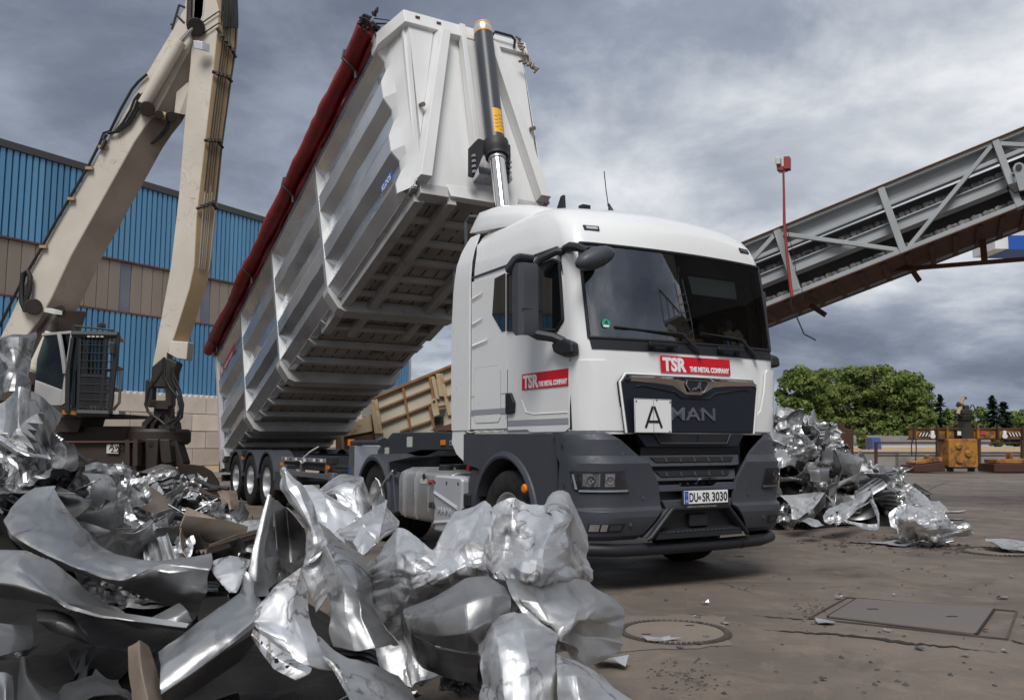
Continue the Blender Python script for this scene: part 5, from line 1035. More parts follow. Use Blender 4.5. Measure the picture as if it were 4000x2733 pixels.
# ---- dark grey bumper corners
CX = -.06; BCX = -.055
BHW, BRC = 1.235, .36
bz = [1.400, 1.375, 1.33, 1.235, 1.19, 1.125, 1.06, .95, .85, .775, .74, .715, .66, .60, .50, .455]
def yfb(z): return np.interp(z, [.455, .50, .60, .66, .715, .74, .775, .85, 1.06, 1.125, 1.19, 1.235, 1.33, 1.375, 1.40], [.06, .0, -.048, -.062, -.060, -.022, -.020, -.028, -.048, -.056, -.004, .0, .006, .03, .08])
def xin(z): return np.interp(z, [.455, .50, .74, .95, 1.13, 1.33, 1.40], [.66, .62, .43, .47, .58, .85, .97])
def bsurf(s_, z, sx_, off=0.0):                     # s_ = distance from the truck's centre line along the bumper skin
    yf = yfb(z); xc = BHW - BRC
    if s_ <= xc: return (sx_ * s_ + BCX, yf - off, z)
    a = min((s_ - xc) / BRC, math.pi / 2); e2 = s_ - xc - a * BRC
    return (sx_ * (xc + (BRC + off) * math.sin(a)) + BCX, yf + BRC - (BRC + off) * math.cos(a) + e2, z)
SMAX = (BHW - BRC) + BRC * math.pi / 2 + .10
def bgrid(z_list, s0, s1, n, sx_, off): return np.array([[bsurf(s0(z) + (s1(z) - s0(z)) * k / (n - 1), z, sx_, off) for k in range(n)] for z in z_list])
for sx_ in (-1, 1):
    bp = tp('bumper_corner', MB().grid(bgrid(bz, xin, lambda z: SMAX, 18, sx_, 0)), 'grey_plastic', angle=15, solid=.035, offset=-1, bevel=.006)
    hl = tp('headlight', MB().grid(bgrid([.868, .90, .96, 1.02, 1.06], lambda z: np.interp(z, [.868, 1.06], [.80, .85]), lambda z: np.interp(z, [.868, .90, 1.06], [1.24, 1.32, 1.37]), 12, sx_, .010)), 'black_plastic', solid=.02, offset=-1, bevel=.004)
    tp('headlight_cover', MB().grid(bgrid([.876, .91, .97, 1.02, 1.052], lambda z: np.interp(z, [.868, 1.06], [.812, .86]), lambda z: np.interp(z, [.868, .90, 1.06], [1.23, 1.31, 1.36]), 12, sx_, .024)), 'lensglass', hl, recalc=False)
    for s0, s1 in ((1.08, 1.23), (.955, 1.04)):
        tp('reflector', MB().grid(bgrid([.925, .95, 1.0, 1.035], lambda z: s0, lambda z: s1, 5, sx_, .014)), 'clearlens', hl)
        q = Vector(bsurf((s0 + s1) / 2, .98, sx_, .016)); d_ = (Vector(bsurf((s0 + s1) / 2, .98, sx_, .03)) - q).normalized()
        tp('projector', MB().lathe(q, d_, [(.042, -.002), (.042, .003), (.030, .005), (.012, -.002), (0, .001)], 18), 'chrome_dark', hl)
    tp('light_guide', MB().grid(bgrid([.880, .897], lambda z: .82, lambda z: 1.26, 10, sx_, .016)), 'drl', hl); tp('light_guide', MB().grid(bgrid([.90, .96, 1.03], lambda z: np.interp(z, [.9, 1.03], [1.27, 1.315]), lambda z: np.interp(z, [.9, 1.03], [1.295, 1.335]), 2, sx_, .016)), 'drl', hl)
    fg = tp('fog_lamp', MB().grid(bgrid([.535, .56, .60, .615], lambda z: np.interp(z, [.535, .615], [.88, .85]), lambda z: 1.19, 8, sx_, .004)), 'black_plastic', solid=.02, offset=-1, bevel=.004)
    for s0, s1 in ((1.09, 1.175), (1.02, 1.075)): tp('fog_reflector', MB().grid(bgrid([.545, .565, .59, .605], lambda z: s0, lambda z: s1, 5, sx_, .009)), 'clearlens', fg)
    tp('fog_bezel', MB().grid(bgrid([.55, .60], lambda z: .89, lambda z: 1.0, 3, sx_, .006)), 'grey_plastic', fg)
    for s_, z in ((.845, 1.205), (.64, .82), (.80, .60), (1.43, 1.27), (1.44, .93)):
        q = Vector(bsurf(s_, z, sx_, .0)); d_ = (Vector(bsurf(s_, z, sx_, .03)) - q).normalized(); tp('bumper_bolt', MB().lathe(q, d_, [(.017, .001), (.017, .004), (.011, .004), (.011, .002), (.006, .002), (.006, .006), (0, .006)], 14), 'chrome_dark', bp)
    # side skirt with wheel arch
    A = [(1.475 + .60 * math.cos(R(a)), .50 + .62 * math.sin(R(a))) for a in range(8, 173, 8)]
    XK = sx_ * 1.225
    P = [(XK, .51, .52), (XK, .51, 1.385), (XK, 2.36, 1.40), (XK, 2.36, 1.08), (XK, 2.08, 1.05)] + [(XK, y, z) for y, z in A if z < 1.2][::-1] 
    P = [(XK, .51, .52), (XK, .51, 1.385), (XK, 2.38, 1.40), (XK, 2.38, 1.08), (XK, 2.06, 1.04)] + [(XK, y, z) for y, z in A[::-1] if not (y > 1.475 and False)][1:] if False else None
    arch = [(y, z) for y, z in A]                   # from the front foot over the top to the rear
    front_side = [(.51, .52), (.51, 1.385), (2.38, 1.40), (2.38, 1.08), (2.02, 1.03)]
    arc = [(1.475 - .60 * math.cos(R(a)), .50 + .66 * math.sin(R(a))) for a in range(2, 152, 7)]     # y smaller = towards the bumper
    poly = [(XK, y, z) for y, z in front_side] + [(XK, y, z) for y, z in arc[::-1] if y < 2.02] + [(XK, .875, .52)]
    sk_ = tp('side_skirt', MB().prism(poly, (sx_ * .02, 0, 0)), 'grey_plastic', bevel=.006)
    G = np.array([[(sx_ * xo, 1.475 - (r_) * math.cos(R(a)), .50 + (r_ + .06) * math.sin(R(a))) for xo, r_ in ((1.235, .66), (1.262, .65), (1.275, .615), (1.270, .595), (1.0, .585))] for a in range(-3, 160, 7)])
    wa = tp('wheel_arch', MB().grid(G), 'grey_plastic', angle=35, solid=.008)
    tp('inner_liner', MB().grid(np.array([[(sx_ * x, 1.475 - .585 * math.cos(R(a)), .50 + .64 * math.sin(R(a))) for x in (.72, 1.05)] for a in range(-3, 175, 9)])), 'hose', wa); tp('liner_back', MB().box(*sorted((sx_ * .70, sx_ * .72)), .85, 2.2, .45, 1.2), 'hose', wa)
    sl_ = tp('side_marker', MB().lathe((sx_ * 1.275, 1.02, .87), (sx_, 0, 0), [(.045, 0), (.045, .012), (.030, .028), (0, .03)], 18), 'amber')
    tp('mud_guard', MB().prism([(sx_ * 1.02, 2.08, 1.02), (sx_ * 1.02, 2.26, 1.0), (sx_ * 1.02, 2.30, .86), (sx_ * 1.02, 2.26, .62), (sx_ * 1.02, 2.20, .45), (sx_ * 1.02, 2.06, .5)], (sx_ * .20, 0, 0)), 'grey_plastic', bevel=.02)
    tp('sill_wire', MB().tube([(sx_ * 1.245, y, 1.425 - .012 * (k % 2)) for k, y in enumerate(np.linspace(1.5, 2.3, 9))], .008, 5), 'pale')
tp('front_underframe', MB().box(-1.1, 1.1, .25, .6, .45, 1.40), 'hose'); tp('cab_floor', MB().box(-1.18, 1.18, .25, 2.25, 1.30, 1.40), 'hose')
# ---- lower grille
tp('intake_panel', MB().prism([(CX - .66, .02, 1.385), (CX + .66, .02, 1.385), (CX + .56, .01, 1.265), (CX - .56, .01, 1.265)], (0, .10, 0)), 'navy_black', bevel=.01)
for sx_ in (-1, 1): tp('intake_slot', MB().prism([(CX + sx_ * .05, .005, 1.305), (CX + sx_ * .38, .005, 1.305), (CX + sx_ * .43, .005, 1.37), (CX + sx_ * .06, .005, 1.37)], (0, .01, 0)), 'hose')
tp('intake_lip', MB().tube([(CX - .46, .005, 1.385), (CX - .40, -.002, 1.298), (CX + .40, -.002, 1.298), (CX + .46, .005, 1.385)], .008, 6), 'grey_plastic')
for z, hw, d_ in ((1.135, .60, 0), (1.005, .545, -.005)):
    y0 = .0 + d_; P = []
    lv = tp('grille_louver', MB().prism([(CX - hw, y0 + .05, z + .055), (CX + hw, y0 + .05, z + .055), (CX + hw - .05, y0 - .005, z - .035), (CX + hw - .09, y0, z - .045), (CX - hw + .09, y0, z - .045), (CX - hw + .05, y0 - .005, z - .035)], (0, .03, 0)), 'grey_plastic', bevel=.006)
    tp('louver_slot', MB().prism([(CX - hw + .10, y0 + .020, z + .038), (CX + hw - .10, y0 + .020, z + .038), (CX + hw - .14, y0 + .002, z - .005), (CX - hw + .14, y0 + .002, z - .005)], (0, .022, 0)), 'hose', lv)
    for k in range(5): x = CX - .34 + .17 * k; tp('louver_web', MB().prism([(x - .008, y0 + .012, z + .036), (x + .008, y0 + .012, z + .036), (x + .012, y0 - .004, z - .004), (x - .004, y0 - .004, z - .004)], (0, .02, 0)), 'grey_plastic', lv)
tp('grille_core', MB().box(-.62, .6, .09, .13, .70, 1.3), 'hose')
cb_ = tp('bumper_centre', MB().prism([(CX - .505, -.01, .925), (CX - .20, -.01, .925), (CX - .17, -.012, .905), (CX + .22, -.012, .905), (CX + .26, -.01, .935), (CX + .505, -.01, .935), (CX + .46, -.02, .865), (CX - .46, -.02, .865)], (0, .07, 0)), 'grey_plastic', bevel=.008)
tp('centre_grid', MB().box(CX - .43, CX + .43, .03, .05, .79, .87), 'hose', cb_)
tp('bumper_beam', MB().prism([(CX - .42, -.03, .79), (CX + .42, -.03, .79), (CX + .385, -.045, .715), (CX + .62, -.015, .47), (CX + .55, -.01, .47), (CX + .34, -.045, .70), (CX - .34, -.045, .70), (CX - .55, -.01, .47), (CX - .62, -.015, .47), (CX - .385, -.045, .715)], (0, .08, 0)), 'grey_plastic', cb_, bevel=.008)
for k in range(5): x = CX - .18 + .09 * k; tp('tow_rib', MB().prism([(x, -.005, .925), (x, .06, .965), (x, .06, .92)], (.012, 0, 0)), 'grey_plastic', cb_)
tp('tow_bar', MB().tube([(CX + .02, .0, .925), (CX + .02, -.02, .965), (CX + .05, -.022, .972), (CX + .22, -.022, .976), (CX + .24, -.01, .974)], .010, 6), 'chrome_dark', cb_)
stp = tp('step_recess', MB().prism([(CX - .345, .02, .70), (CX + .345, .02, .70), (CX + .56, .02, .46), (CX - .56, .02, .46)], (0, .02, 0)), 'hose')
tp('step_frame', MB().tube([(CX - .60, -.03, .455), (CX - .57, -.05, .475), (CX - .345, -.065, .705), (CX - .32, -.065, .718), (CX + .32, -.065, .718), (CX + .345, -.065, .705), (CX + .57, -.05, .475), (CX + .60, -.03, .455)], .022, 8), 'black_plastic', stp)
tp('step_tread', MB().prism([(CX - .50, -.055, .50), (CX + .50, -.055, .50), (CX + .44, .03, .535), (CX - .44, .03, .535)], (0, 0, .012)), 'black_plastic', stp, bevel=.003)
tp('step_edge', MB().prism([(CX - .52, -.06, .455), (CX - .49, -.06, .500), (CX + .49, -.06, .500), (CX + .52, -.06, .455)], (0, .02, 0)), 'black_plastic', stp)
for k in range(16): x = CX - .38 + .05 * k; tp('tread_stud', MB().box(x, x + .025, -.062, -.03, .508, .519), 'grey_plastic', stp)
tp('radar_box', MB().box(CX - .10, CX + .12, -.03, .03, .545, .66), 'black_plastic', stp, bevel=.012)
G = [(CX + x, y, z) for x, y, z in [(-1.215, .52, .40), (-1.20, .34, .39), (-1.10, .16, .38), (-.85, .055, .37), (-.4, .03, .365), (.4, .03, .365), (.85, .055, .37), (1.10, .16, .38), (1.20, .34, .39), (1.215, .52, .40)]]
ub = tp('underrun_bar', MB().tube(G, .056, 10), 'black_plastic', angle=50)
for x in (-.33, .52): tp('bar_joint', MB().lathe((x, .03, .366), (1, 0, 0), [(.057, -.008), (.0585, -.004), (.0585, .004), (.057, .008)], 14), 'hose', ub)
# number plate
pl_ = tp('number_plate', MB().box(-.29, .27, -.085, -.07, .705, .885), 'black_plastic', bevel=.008)
tp('plate_face', MB().box(-.275, .255, -.089, -.084, .755, .872), 'white_vinyl', pl_, bevel=.003); tp('plate_band', MB().box(-.272, -.225, -.0905, -.088, .758, .869), 'blue_vinyl', pl_)
def fe(name, body, x, z, size, mt, fit): return text(name, body, size, M[mt], pl_, frame((x, -.0895, z), (1, 0, 0), (0, 0, 1)), bold=.003, depth=.0008, fit=fit)
text('plate_letters', 'D', .035, M['white_vinyl'], pl_, frame((-.258, -.091, .768), (1, 0, 0), (0, 0, 1)), depth=.0005)
fe('plate_letters', 'DU', -.214, .774, .112, 'black_vinyl', .103); fe('plate_letters', 'SR', -.060, .774, .112, 'black_vinyl', .098); fe('plate_letters', '3030', .056, .774, .112, 'black_vinyl', .190)
tp('plate_seal', MB().lathe((-.092, -.089, .806), (0, -1, 0), [(.019, 0), (.019, .001), (0, .001)], 16), 'chrome', pl_)
m = MB()
for k in range(5):
    for j in range(1): a = 2 * math.pi * k / 5; m.box(-.2485 + .012 * math.cos(a) - .0025, -.2485 + .012 * math.cos(a) + .0025, -.0915, -.0903, .838 + .012 * math.sin(a) - .0025, .838 + .012 * math.sin(a) + .0025)
tp('plate_stars', m, 'yellow_lbl', pl_)
text('plate_holder_text', 'ERKES NUTZFAHRZEUGE GmbH', .022, M['cabgrey'], pl_, frame((-.235, -.0858, .722), (1, 0, 0), (0, 0, 1)), sx=1.1, depth=.0005)
# ---- wheels
def wheel(parent, x, y, R_, sx_, name='wheel', wid=.31, studs=None, deep=.10, rimr=.295):
    P = [(rimr - .01, -wid * .40), (rimr + .01, -wid * .46), (rimr + .07, -wid * .50), (R_ - .06, -wid * .50), (R_ - .02, -wid * .47), (R_, -wid * .40)]
    k = 5
    for i in range(k):
        a = -wid * .34 + i * wid * .68 / (k - 1); P += [(R_, a - .018), (R_ - .012, a - .010), (R_ - .012, a + .010), (R_, a + .018)] if i in (1, 2, 3) else []
    P += [(R_, wid * .40), (R_ - .02, wid * .47), (R_ - .06, wid * .50), (rimr + .07, wid * .50), (rimr + .01, wid * .46), (rimr - .01, wid * .40)]
    w_ = MB().lathe((x, y, R_), (sx_, 0, 0), P, 56).build(name, M['rubber'], parent, angle=35)
    rp_2 = [(rimr + .006, wid * .455), (rimr - .012, wid * .44), (rimr - .02, wid * .36), (rimr - .035, wid * .40 - deep), (.20, wid * .36 - deep), (.17, wid * .40 - deep), (.125, wid * .40 - deep), (.115, wid * .55 - deep * .6), (.06, wid * .60 - deep * .6), (0, wid * .60 - deep * .6)]
    MB().lathe((x, y, R_), (sx_, 0, 0), rp_2, 40).build('rim', M['rim'], w_, angle=30)
    m = MB()
    for k in range(10):
        a = 2 * math.pi * k / 10; c = Vector((x + sx_ * (wid * .40 - deep), y + .148 * math.cos(a), R_ + .148 * math.sin(a))); m.cyl(c, c + Vector((sx_ * .05, 0, 0)), .016, n=6)
        if studs is None or k % 2: continue
    m.build('wheel_nuts', M['black_metal'] if studs else M['rim'], w_)
    m = MB()
    for k in range(10):
        a = 2 * math.pi * (k + .5) / 10; c = Vector((x + sx_ * (wid * .37 - deep), y + .226 * math.cos(a), R_ + .226 * math.sin(a))); m.cyl(c, c + Vector((sx_ * .012, 0, 0)), .024, n=10)
    m.build('rim_holes', M['hose'], w_)
    if studs:
        for k in studs: a = R(k); c = Vector((x + sx_ * (wid * .40 - deep), y + .21 * math.cos(a), R_ + .21 * math.sin(a))); MB().cyl(c, c + Vector((sx_ * .06, 0, 0)), .04, .02, n=8).build('indicator_cap', M['lime'], w_)
    return w_
M['lime'] = mat('lime_plastic', (.62, .75, .10), .4)
for sx_ in (-1, 1): wheel(tk, sx_ * 1.06, 1.475, .515, sx_, deep=.04); wheel(tk, sx_ * 1.04, 5.075, .515, sx_, deep=.17, wid=.33)
for sx_ in (-1, 1): wheel(tk, sx_ * .70, 5.075, .515, sx_, 'inner_wheel', deep=.17)
text('tyre_letters', 'REGIO', .085, M['hose'], [o for o in tk.children if o.name.startswith('wheel') and o.type == 'MESH'][0], frame((-1.216, 1.475 - .17, .515 + .335), (0, -.85, -.5), (0, -.5, .85)), depth=.002, bold=.003)
# ---- chassis, tank, boxes
for x in (-.45, .45): tp('chassis_rail', MB().box(x - .04, x + .04, .4, 6.0, .72, .98), 'black_metal', bevel=.01)
tp('fifth_wheel', MB().box(-.48, .48, 4.6, 5.4, 1.02, 1.12), 'black_metal', bevel=.03); tp('gearbox', MB().box(-.35, .35, .9, 3.0, .45, 1.0), 'black_metal', bevel=.05); tp('rear_axle', MB().cyl((-.9, 5.075, .515), (.9, 5.075, .515), .12), 'black_metal'); tp('front_axle', MB().cyl((-.9, 1.475, .48), (.9, 1.475, .48), .09), 'black_metal')
tk_prof = [(-1.20, .40), (-1.235, .46), (-1.235, .86), (-1.20, .945), (-1.12, .975), (-.70, .975), (-.62, .93), (-.60, .44), (-.66, .37), (-1.12, .36)]
tank = tp('fuel_tank', MB().prism([(x, 2.75, z) for x, z in tk_prof], (0, 1.47, 0)), 'tank', bevel=.03, seg=3)
for y in (3.66, 4.02): tp('tank_strap', MB().tube([(x * 1.006 - .003, y, z + (.006 if z > .7 else -.004)) for x, z in tk_prof[:6]], .020, 5), 'rim', tank); tp('strap_rubber', MB().tube([(x * 1.004, y + .03, z + .003) for x, z in tk_prof[:6]], .016, 5), 'hose', tank)
tp('tank_cap', MB().lathe((-.95, 3.42, .975), (0, 0, 1), [(.09, 0), (.09, .05), (.07, .065), (0, .065)], 20), 'black_plastic', tank); tp('tank_label', MB().box(-1.240, -1.2355, 3.36, 3.54, .82, .88), 'sticker', tank); tp('level_plug', MB().lathe((-1.236, 3.42, .905), (-1, 0, 0), [(.035, 0), (.035, .012), (.02, .015), (0, .01)], 14), 'black_metal', tank)
tp('tank_relief', MB().tube([(-1.237, 3.30, .50), (-1.237, 3.32, .80), (-1.237, 3.27, .87), (-1.237, 3.12, .88)], .010, 5), 'tank', tank); tp('red_lever', MB().tube([(-1.26, 3.20, .852), (-1.26, 3.10, .850)], [.016, .008], 8), 'red_sign', tank); tp('small_plate', MB().box(-1.240, -1.2355, 3.22, 3.28, .82, .85), 'black_plastic', tank)
tp('tank_spout', MB().prism([(-1.22, 3.22, .62), (-1.30, 3.16, .62), (-1.32, 3.12, .56), (-1.22, 3.20, .55)], (0, -.12, 0)), 'black_plastic', tank, bevel=.01)
bx_ = tp('silver_box', MB().prism([(-1.27, 3.08, .30), (-1.27, 3.10, .88), (-1.27, 3.06, .935), (-1.27, 2.42, .935), (-1.27, 2.36, .90), (-1.27, 2.40, .30)], (.55, 0, 0)), 'tank', bevel=.03, seg=3); bx_.data.materials[0] = M['silver_paint'] if 'silver_paint' in M else M['tank']
M['silver_paint'] = mat('silver_cover_paint', (.52, .53, .55), .42, metal=.25, col2=(.48, .49, .51), ns=2, dirt=(.36, .34, .32), da=.12, ds=4); bx_.data.materials[0] = M['silver_paint']
for y0, z0, z1 in ((2.42, .74, .60), (2.42, .40, .46)): tp('box_ridge', MB().add([(-1.272, 3.06, z0 + .02), (-1.272, 2.46, z1 + .02), (-1.272, 2.46, z1 - .03), (-1.272, 3.06, z0 - .03), (-1.290, 3.05, z0 - .01), (-1.290, 2.47, z1 - .01)], [(0, 1, 5, 4), (3, 2, 5, 4), (0, 3, 4), (1, 2, 5)]), 'silver_paint', bx_)
for y, z in ((3.05, .85), (2.74, .855), (2.45, .86), (3.05, .36), (2.74, .36)): tp('box_screw', MB().lathe((-1.271, y, z), (-1, 0, 0), [(.018, 0), (.018, .004), (.009, .002), (0, .006)], 10), 'chrome_dark', bx_)
text('box_letters', 'MAN', .11, M['silver_paint'], bx_, frame((-1.272, 2.98, .505), (0, -1, 0), (0, 0, 1)), sx=1.4, depth=.006, bold=.002)
tp('access_step', MB().prism([(-1.20, 2.36, .92), (-1.20, 2.24, .98), (-1.20, 2.22, .80), (-1.20, 2.26, .5), (-1.20, 2.36, .5)], (.4, 0, 0)), 'grey_plastic', bevel=.02); tp('step_block', MB().box(-1.25, -.9, 2.24, 2.38, .62, .76), 'black_plastic', bevel=.02); tp('step_block', MB().box(-1.26, -.9, 2.27, 2.41, .45, .60), 'black_plastic', bevel=.02)
fl_ = tp('oil_filler', MB().lathe((-.72, 2.95, 1.0), (0, 0, 1), [(.08, 0), (.08, .06), (0, .06)], 16), 'black_plastic'); tp('red_cap', MB().lathe((-.72, 2.95, 1.06), (0, 0, 1), [(.085, 0), (.085, .03), (.06, .05), (0, .05)], 18), 'red_sign', fl_); tp('red_cap', MB().lathe((-.84, 3.0, 1.01), (-1, 0, 0), [(.04, 0), (.04, .03), (0, .03)], 14), 'red_sign', fl_)
tp('air_hose', MB().tube([(-.70, 2.9, 1.03), (-.75, 2.6, 1.06), (-.85, 2.4, .98), (-.9, 2.2, .92)], .045, 8), 'hose'); tp('exhaust_pipe', MB().tube([(-.8, 2.62, 1.16), (-.8, 2.1, 1.02), (-.8, 1.9, .95)], .055, 10), 'black_metal'); tp('cab_mount', MB().box(-.6, .6, 2.5, 2.8, .95, 1.22), 'black_metal', bevel=.03); tp('cab_damper', MB().cyl((-.5, 2.7, .9), (-.5, 2.6, 1.4), .05), 'black_metal')
# rear mudguards
for sx_ in (-1, 1):
    G = np.array([[(sx_ * x, 5.075 - r_ * math.cos(R(a)), .515 + r_ * math.sin(R(a))) for x, r_ in ((1.255, .56), (1.262, .60), (1.24, .635), (.60, .64))] for a in range(-14, 165, 8)])
    mg_ = tp('rear_mudguard', MB().grid(G), 'grey_plastic', angle=40, solid=.012)
    tp('guard_front', MB().prism([(sx_ * 1.24, 4.55, .95), (sx_ * 1.24, 4.40, .88), (sx_ * 1.24, 4.30, .42), (sx_ * 1.24, 4.46, .36)], (-sx_ * .62, 0, 0)), 'grey_plastic', mg_, bevel=.02)
    tp('guard_top', MB().prism([(sx_ * 1.235, 4.52, .93), (sx_ * 1.22, 4.60, 1.06), (sx_ * 1.0, 4.30, 1.13), (sx_ * .60, 4.28, 1.14), (sx_ * .60, 4.40, .95)], (0, .04, 0)), 'grey_plastic', mg_, bevel=.01)
    for y in (4.72, 4.30): tp('guard_clip', MB().box(*sorted((sx_ * 1.243, sx_ * 1.258)), y - .04, y + .04, .90, .98), 'black_plastic', mg_)
tp('white_cable', MB().tube([(-1.19, 4.86, .60), (-1.22, 4.86, .72), (-1.22, 4.95, .80), (-1.22, 5.05, .83)], .010, 6), 'white_vinyl'); tp('pale_strap', MB().tube([(-1.26, 4.36, .95), (-1.28, 4.6, .80), (-1.28, 4.85, .62), (-1.27, 5.0, .52)], .014, 4), 'pale')
# ================================================================ TIPPING SEMI-TRAILER (local: x to its left side, y backwards from the tipping hinge, z up)
TLX, TLY, TLA, TH, HZ = -5.931, 21.567, 0.534, 0.349, 0.914
tl_ = thing('tipping_trailer', 'silver steel tipping semi trailer with its body raised high behind the cab', 'trailer', (TLX, TLY, 0), TLA)
def BD(a, w_, n): return (w_, -(a * math.cos(TH) - n * math.sin(TH)), HZ + a * math.sin(TH) + n * math.cos(TH))
def rp(name, mb, mt, parent=tl_, **k): return mb.build(name, M[mt], parent, **k)
def bbox(m, a0, a1, w0, w1, n0, n1): return m.hexa([BD(a0, w0, n0), BD(a1, w0, n0), BD(a1, w1, n0), BD(a0, w1, n0), BD(a0, w0, n1), BD(a1, w0, n1), BD(a1, w1, n1), BD(a0, w1, n1)])
def bprism(m, pts, d):  # pts in (a, w, n), d in (a, w, n)
    return m.prism([BD(*p) for p in pts], Vector(BD(*d)) - Vector(BD(0, 0, 0)))
BLEN = 11.30
body = rp('floor_plate', bbox(MB(), .05, BLEN + .2, -1.12, 1.12, -.02, .02), 'underside')
body.name = 'dump_body'
PROF = [(2.74, 0), (2.64, 0), (2.44, .135), (2.28, .135), (2.02, 0), (1.72, 0), (1.52, .135), (1.30, .135), (1.03, 0), (.75, 0), (.60, .135), (.42, .135), (.20, 0)]
posts = [0.0, 2.5, 5.2, 8.15, BLEN]
def wside(n): return np.interp(n, [p[0] for p in PROF[::-1]], [p[1] for p in PROF[::-1]])
for sx_ in (-1, 1):
    for i in range(4):
        a0, a1 = posts[i] + .055, posts[i + 1] - .055
        P = np.array([[BD(a, sx_ * (1.238 - d), n) for n, d in PROF] for a in np.linspace(a0, a1, 9)])
        if sx_ < 0:     # slight dents from loading
            r = np.random.default_rng(5 + i); P[1:-1, 1:-1] += r.normal(size=(7, len(PROF) - 2, 1)) * np.array([.006, 0, 0])
        rp('side_panel', MB().grid(P), 'galv_side', body, angle=20, solid=.006)
    for i, a in enumerate(posts[:4]):
        w0 = .055 if 0 < i < 4 else .06
        bp_ = rp('side_post', bprism(MB(), [(a - w0, sx_ * 1.246, n) for n in (.18,)] + [(a + w0, sx_ * 1.246, .18), (a + w0, sx_ * 1.246, 2.70), (a - w0, sx_ * 1.246, 2.70)], (0, -sx_ * .16, 0)), 'galv_side', body, bevel=.004)
        if i: rp('lit_post_face', bbox(MB(), a + w0 + .001, a + w0 + .012, *sorted((sx_ * 1.248, sx_ * 1.09)), .20, 2.69), 'white', bp_)  # white plate: sunlit brightness of the post front put into colour
    P = [(-.0, sx_ * 1.250, .21), (0, sx_ * 1.10, -.03), (0, sx_ * 1.0, -.06), (0, sx_ * 1.0, .21)]
    rp('bottom_rail', bprism(MB(), [(.05, w_, n) for _, w_, n in P], (BLEN - .05, 0, 0)), 'galv_side', body, bevel=.01)
    rp('top_rail', bprism(MB(), [(-.05, sx_ * 1.25, 2.70), (-.05, sx_ * 1.25, 2.86), (-.05, sx_ * 1.13, 2.86), (-.05, sx_ * 1.13, 2.70)], (BLEN, 0, 0)), 'galv_side', body, bevel=.01)
    rp('inner_side', bbox(MB(), .05, BLEN, *sorted((sx_ * 1.09, sx_ * 1.10)), 0, 2.7), 'underside', body)
# floor cross members and long beams
for i in range(4):
    for k in range(4):
        a = posts[i] + (posts[i + 1] - posts[i]) * k / 4
        if i == 0 and k == 0: a = .35
        big = k == 0 and i > 0
        if big:
            rp('main_cross_member', bprism(MB(), [(a - .12, -1.27, .20), (a - .12, -1.27, .08), (a - .12, -1.12, -.20), (a - .12, -1.0, -.26), (a - .12, 1.0, -.26), (a - .12, 1.12, -.20), (a - .12, 1.27, .08), (a - .12, 1.27, .20), (a - .12, 1.0, -.03), (a - .12, -1.0, -.03)], (.24, 0, 0)), 'underrib', body, angle=12)
        elif i < 3 or k < 1:
            rp('cross_member', bprism(MB(), [(a - .055, -1.16, -.03), (a - .055, -1.02, -.15), (a - .055, 1.02, -.15), (a - .055, 1.16, -.03)], (.11, 0, 0)), 'underrib', body, bevel=.008)
for k in range(5):
    a = 8.6 + k * .56
    rp('cross_member', bprism(MB(), [(a - .05, -1.10, -.03), (a - .05, -1.0, -.11), (a - .05, 1.0, -.11), (a - .05, 1.10, -.03)], (.10, 0, 0)), 'underrib', body, bevel=.008)
for w_ in (-.52, .52): rp('long_beam', bbox(MB(), 7.2, BLEN + .2, w_ - .07, w_ + .07, -.20, -.03), 'underrib', body, bevel=.01)
for w_ in (-.98, .98): rp('long_beam', bbox(MB(), 7.2, BLEN + .1, w_ - .08, w_ + .08, -.17, -.03), 'underrib', body, bevel=.01)
m = MB()
for a in np.arange(.5, BLEN, .34):
    for w_ in np.arange(-.92, .95, .23): bbox(m, a - .10, a + .12, w_ - .008, w_ + .008, -.027, -.018)
tag(rp('floor_seams', m, 'rust_line', body), kind='stuff')
for a, w_ in ((11.3, -.75), (11.3, .85), (7.9, .1), (4.3, -.55), (6.4, .3)): rp('floor_slot', bbox(MB(), a - .035, a + .035, w_ - .10, w_ + .10, -.05, -.02), 'hose', body)
# tail
rp('tail_post', bprism(MB(), [(-.10, -1.26, -.26), (.10, -1.26, -.26), (.06, -1.26, 2.86), (-.12, -1.26, 2.86)], (0, .10, 0)), 'white_dirty', body, bevel=.008); rp('tail_post', bprism(MB(), [(-.10, 1.16, -.26), (.10, 1.16, -.26), (.06, 1.16, 2.86), (-.12, 1.16, 2.86)], (0, .10, 0)), 'white_dirty', body, bevel=.008)
rp('tail_gate', bbox(MB(), -.10, -.04, -1.16, 1.16, -.05, 2.80), 'galv_side', body); rp('tail_plate', bprism(MB(), [(-.06, -1.255, -.10), (.42, -1.255, -.06), (.30, -1.255, .20), (-.02, -1.255, .22)], (0, .12, 0)), 'white_dirty', body, bevel=.01)
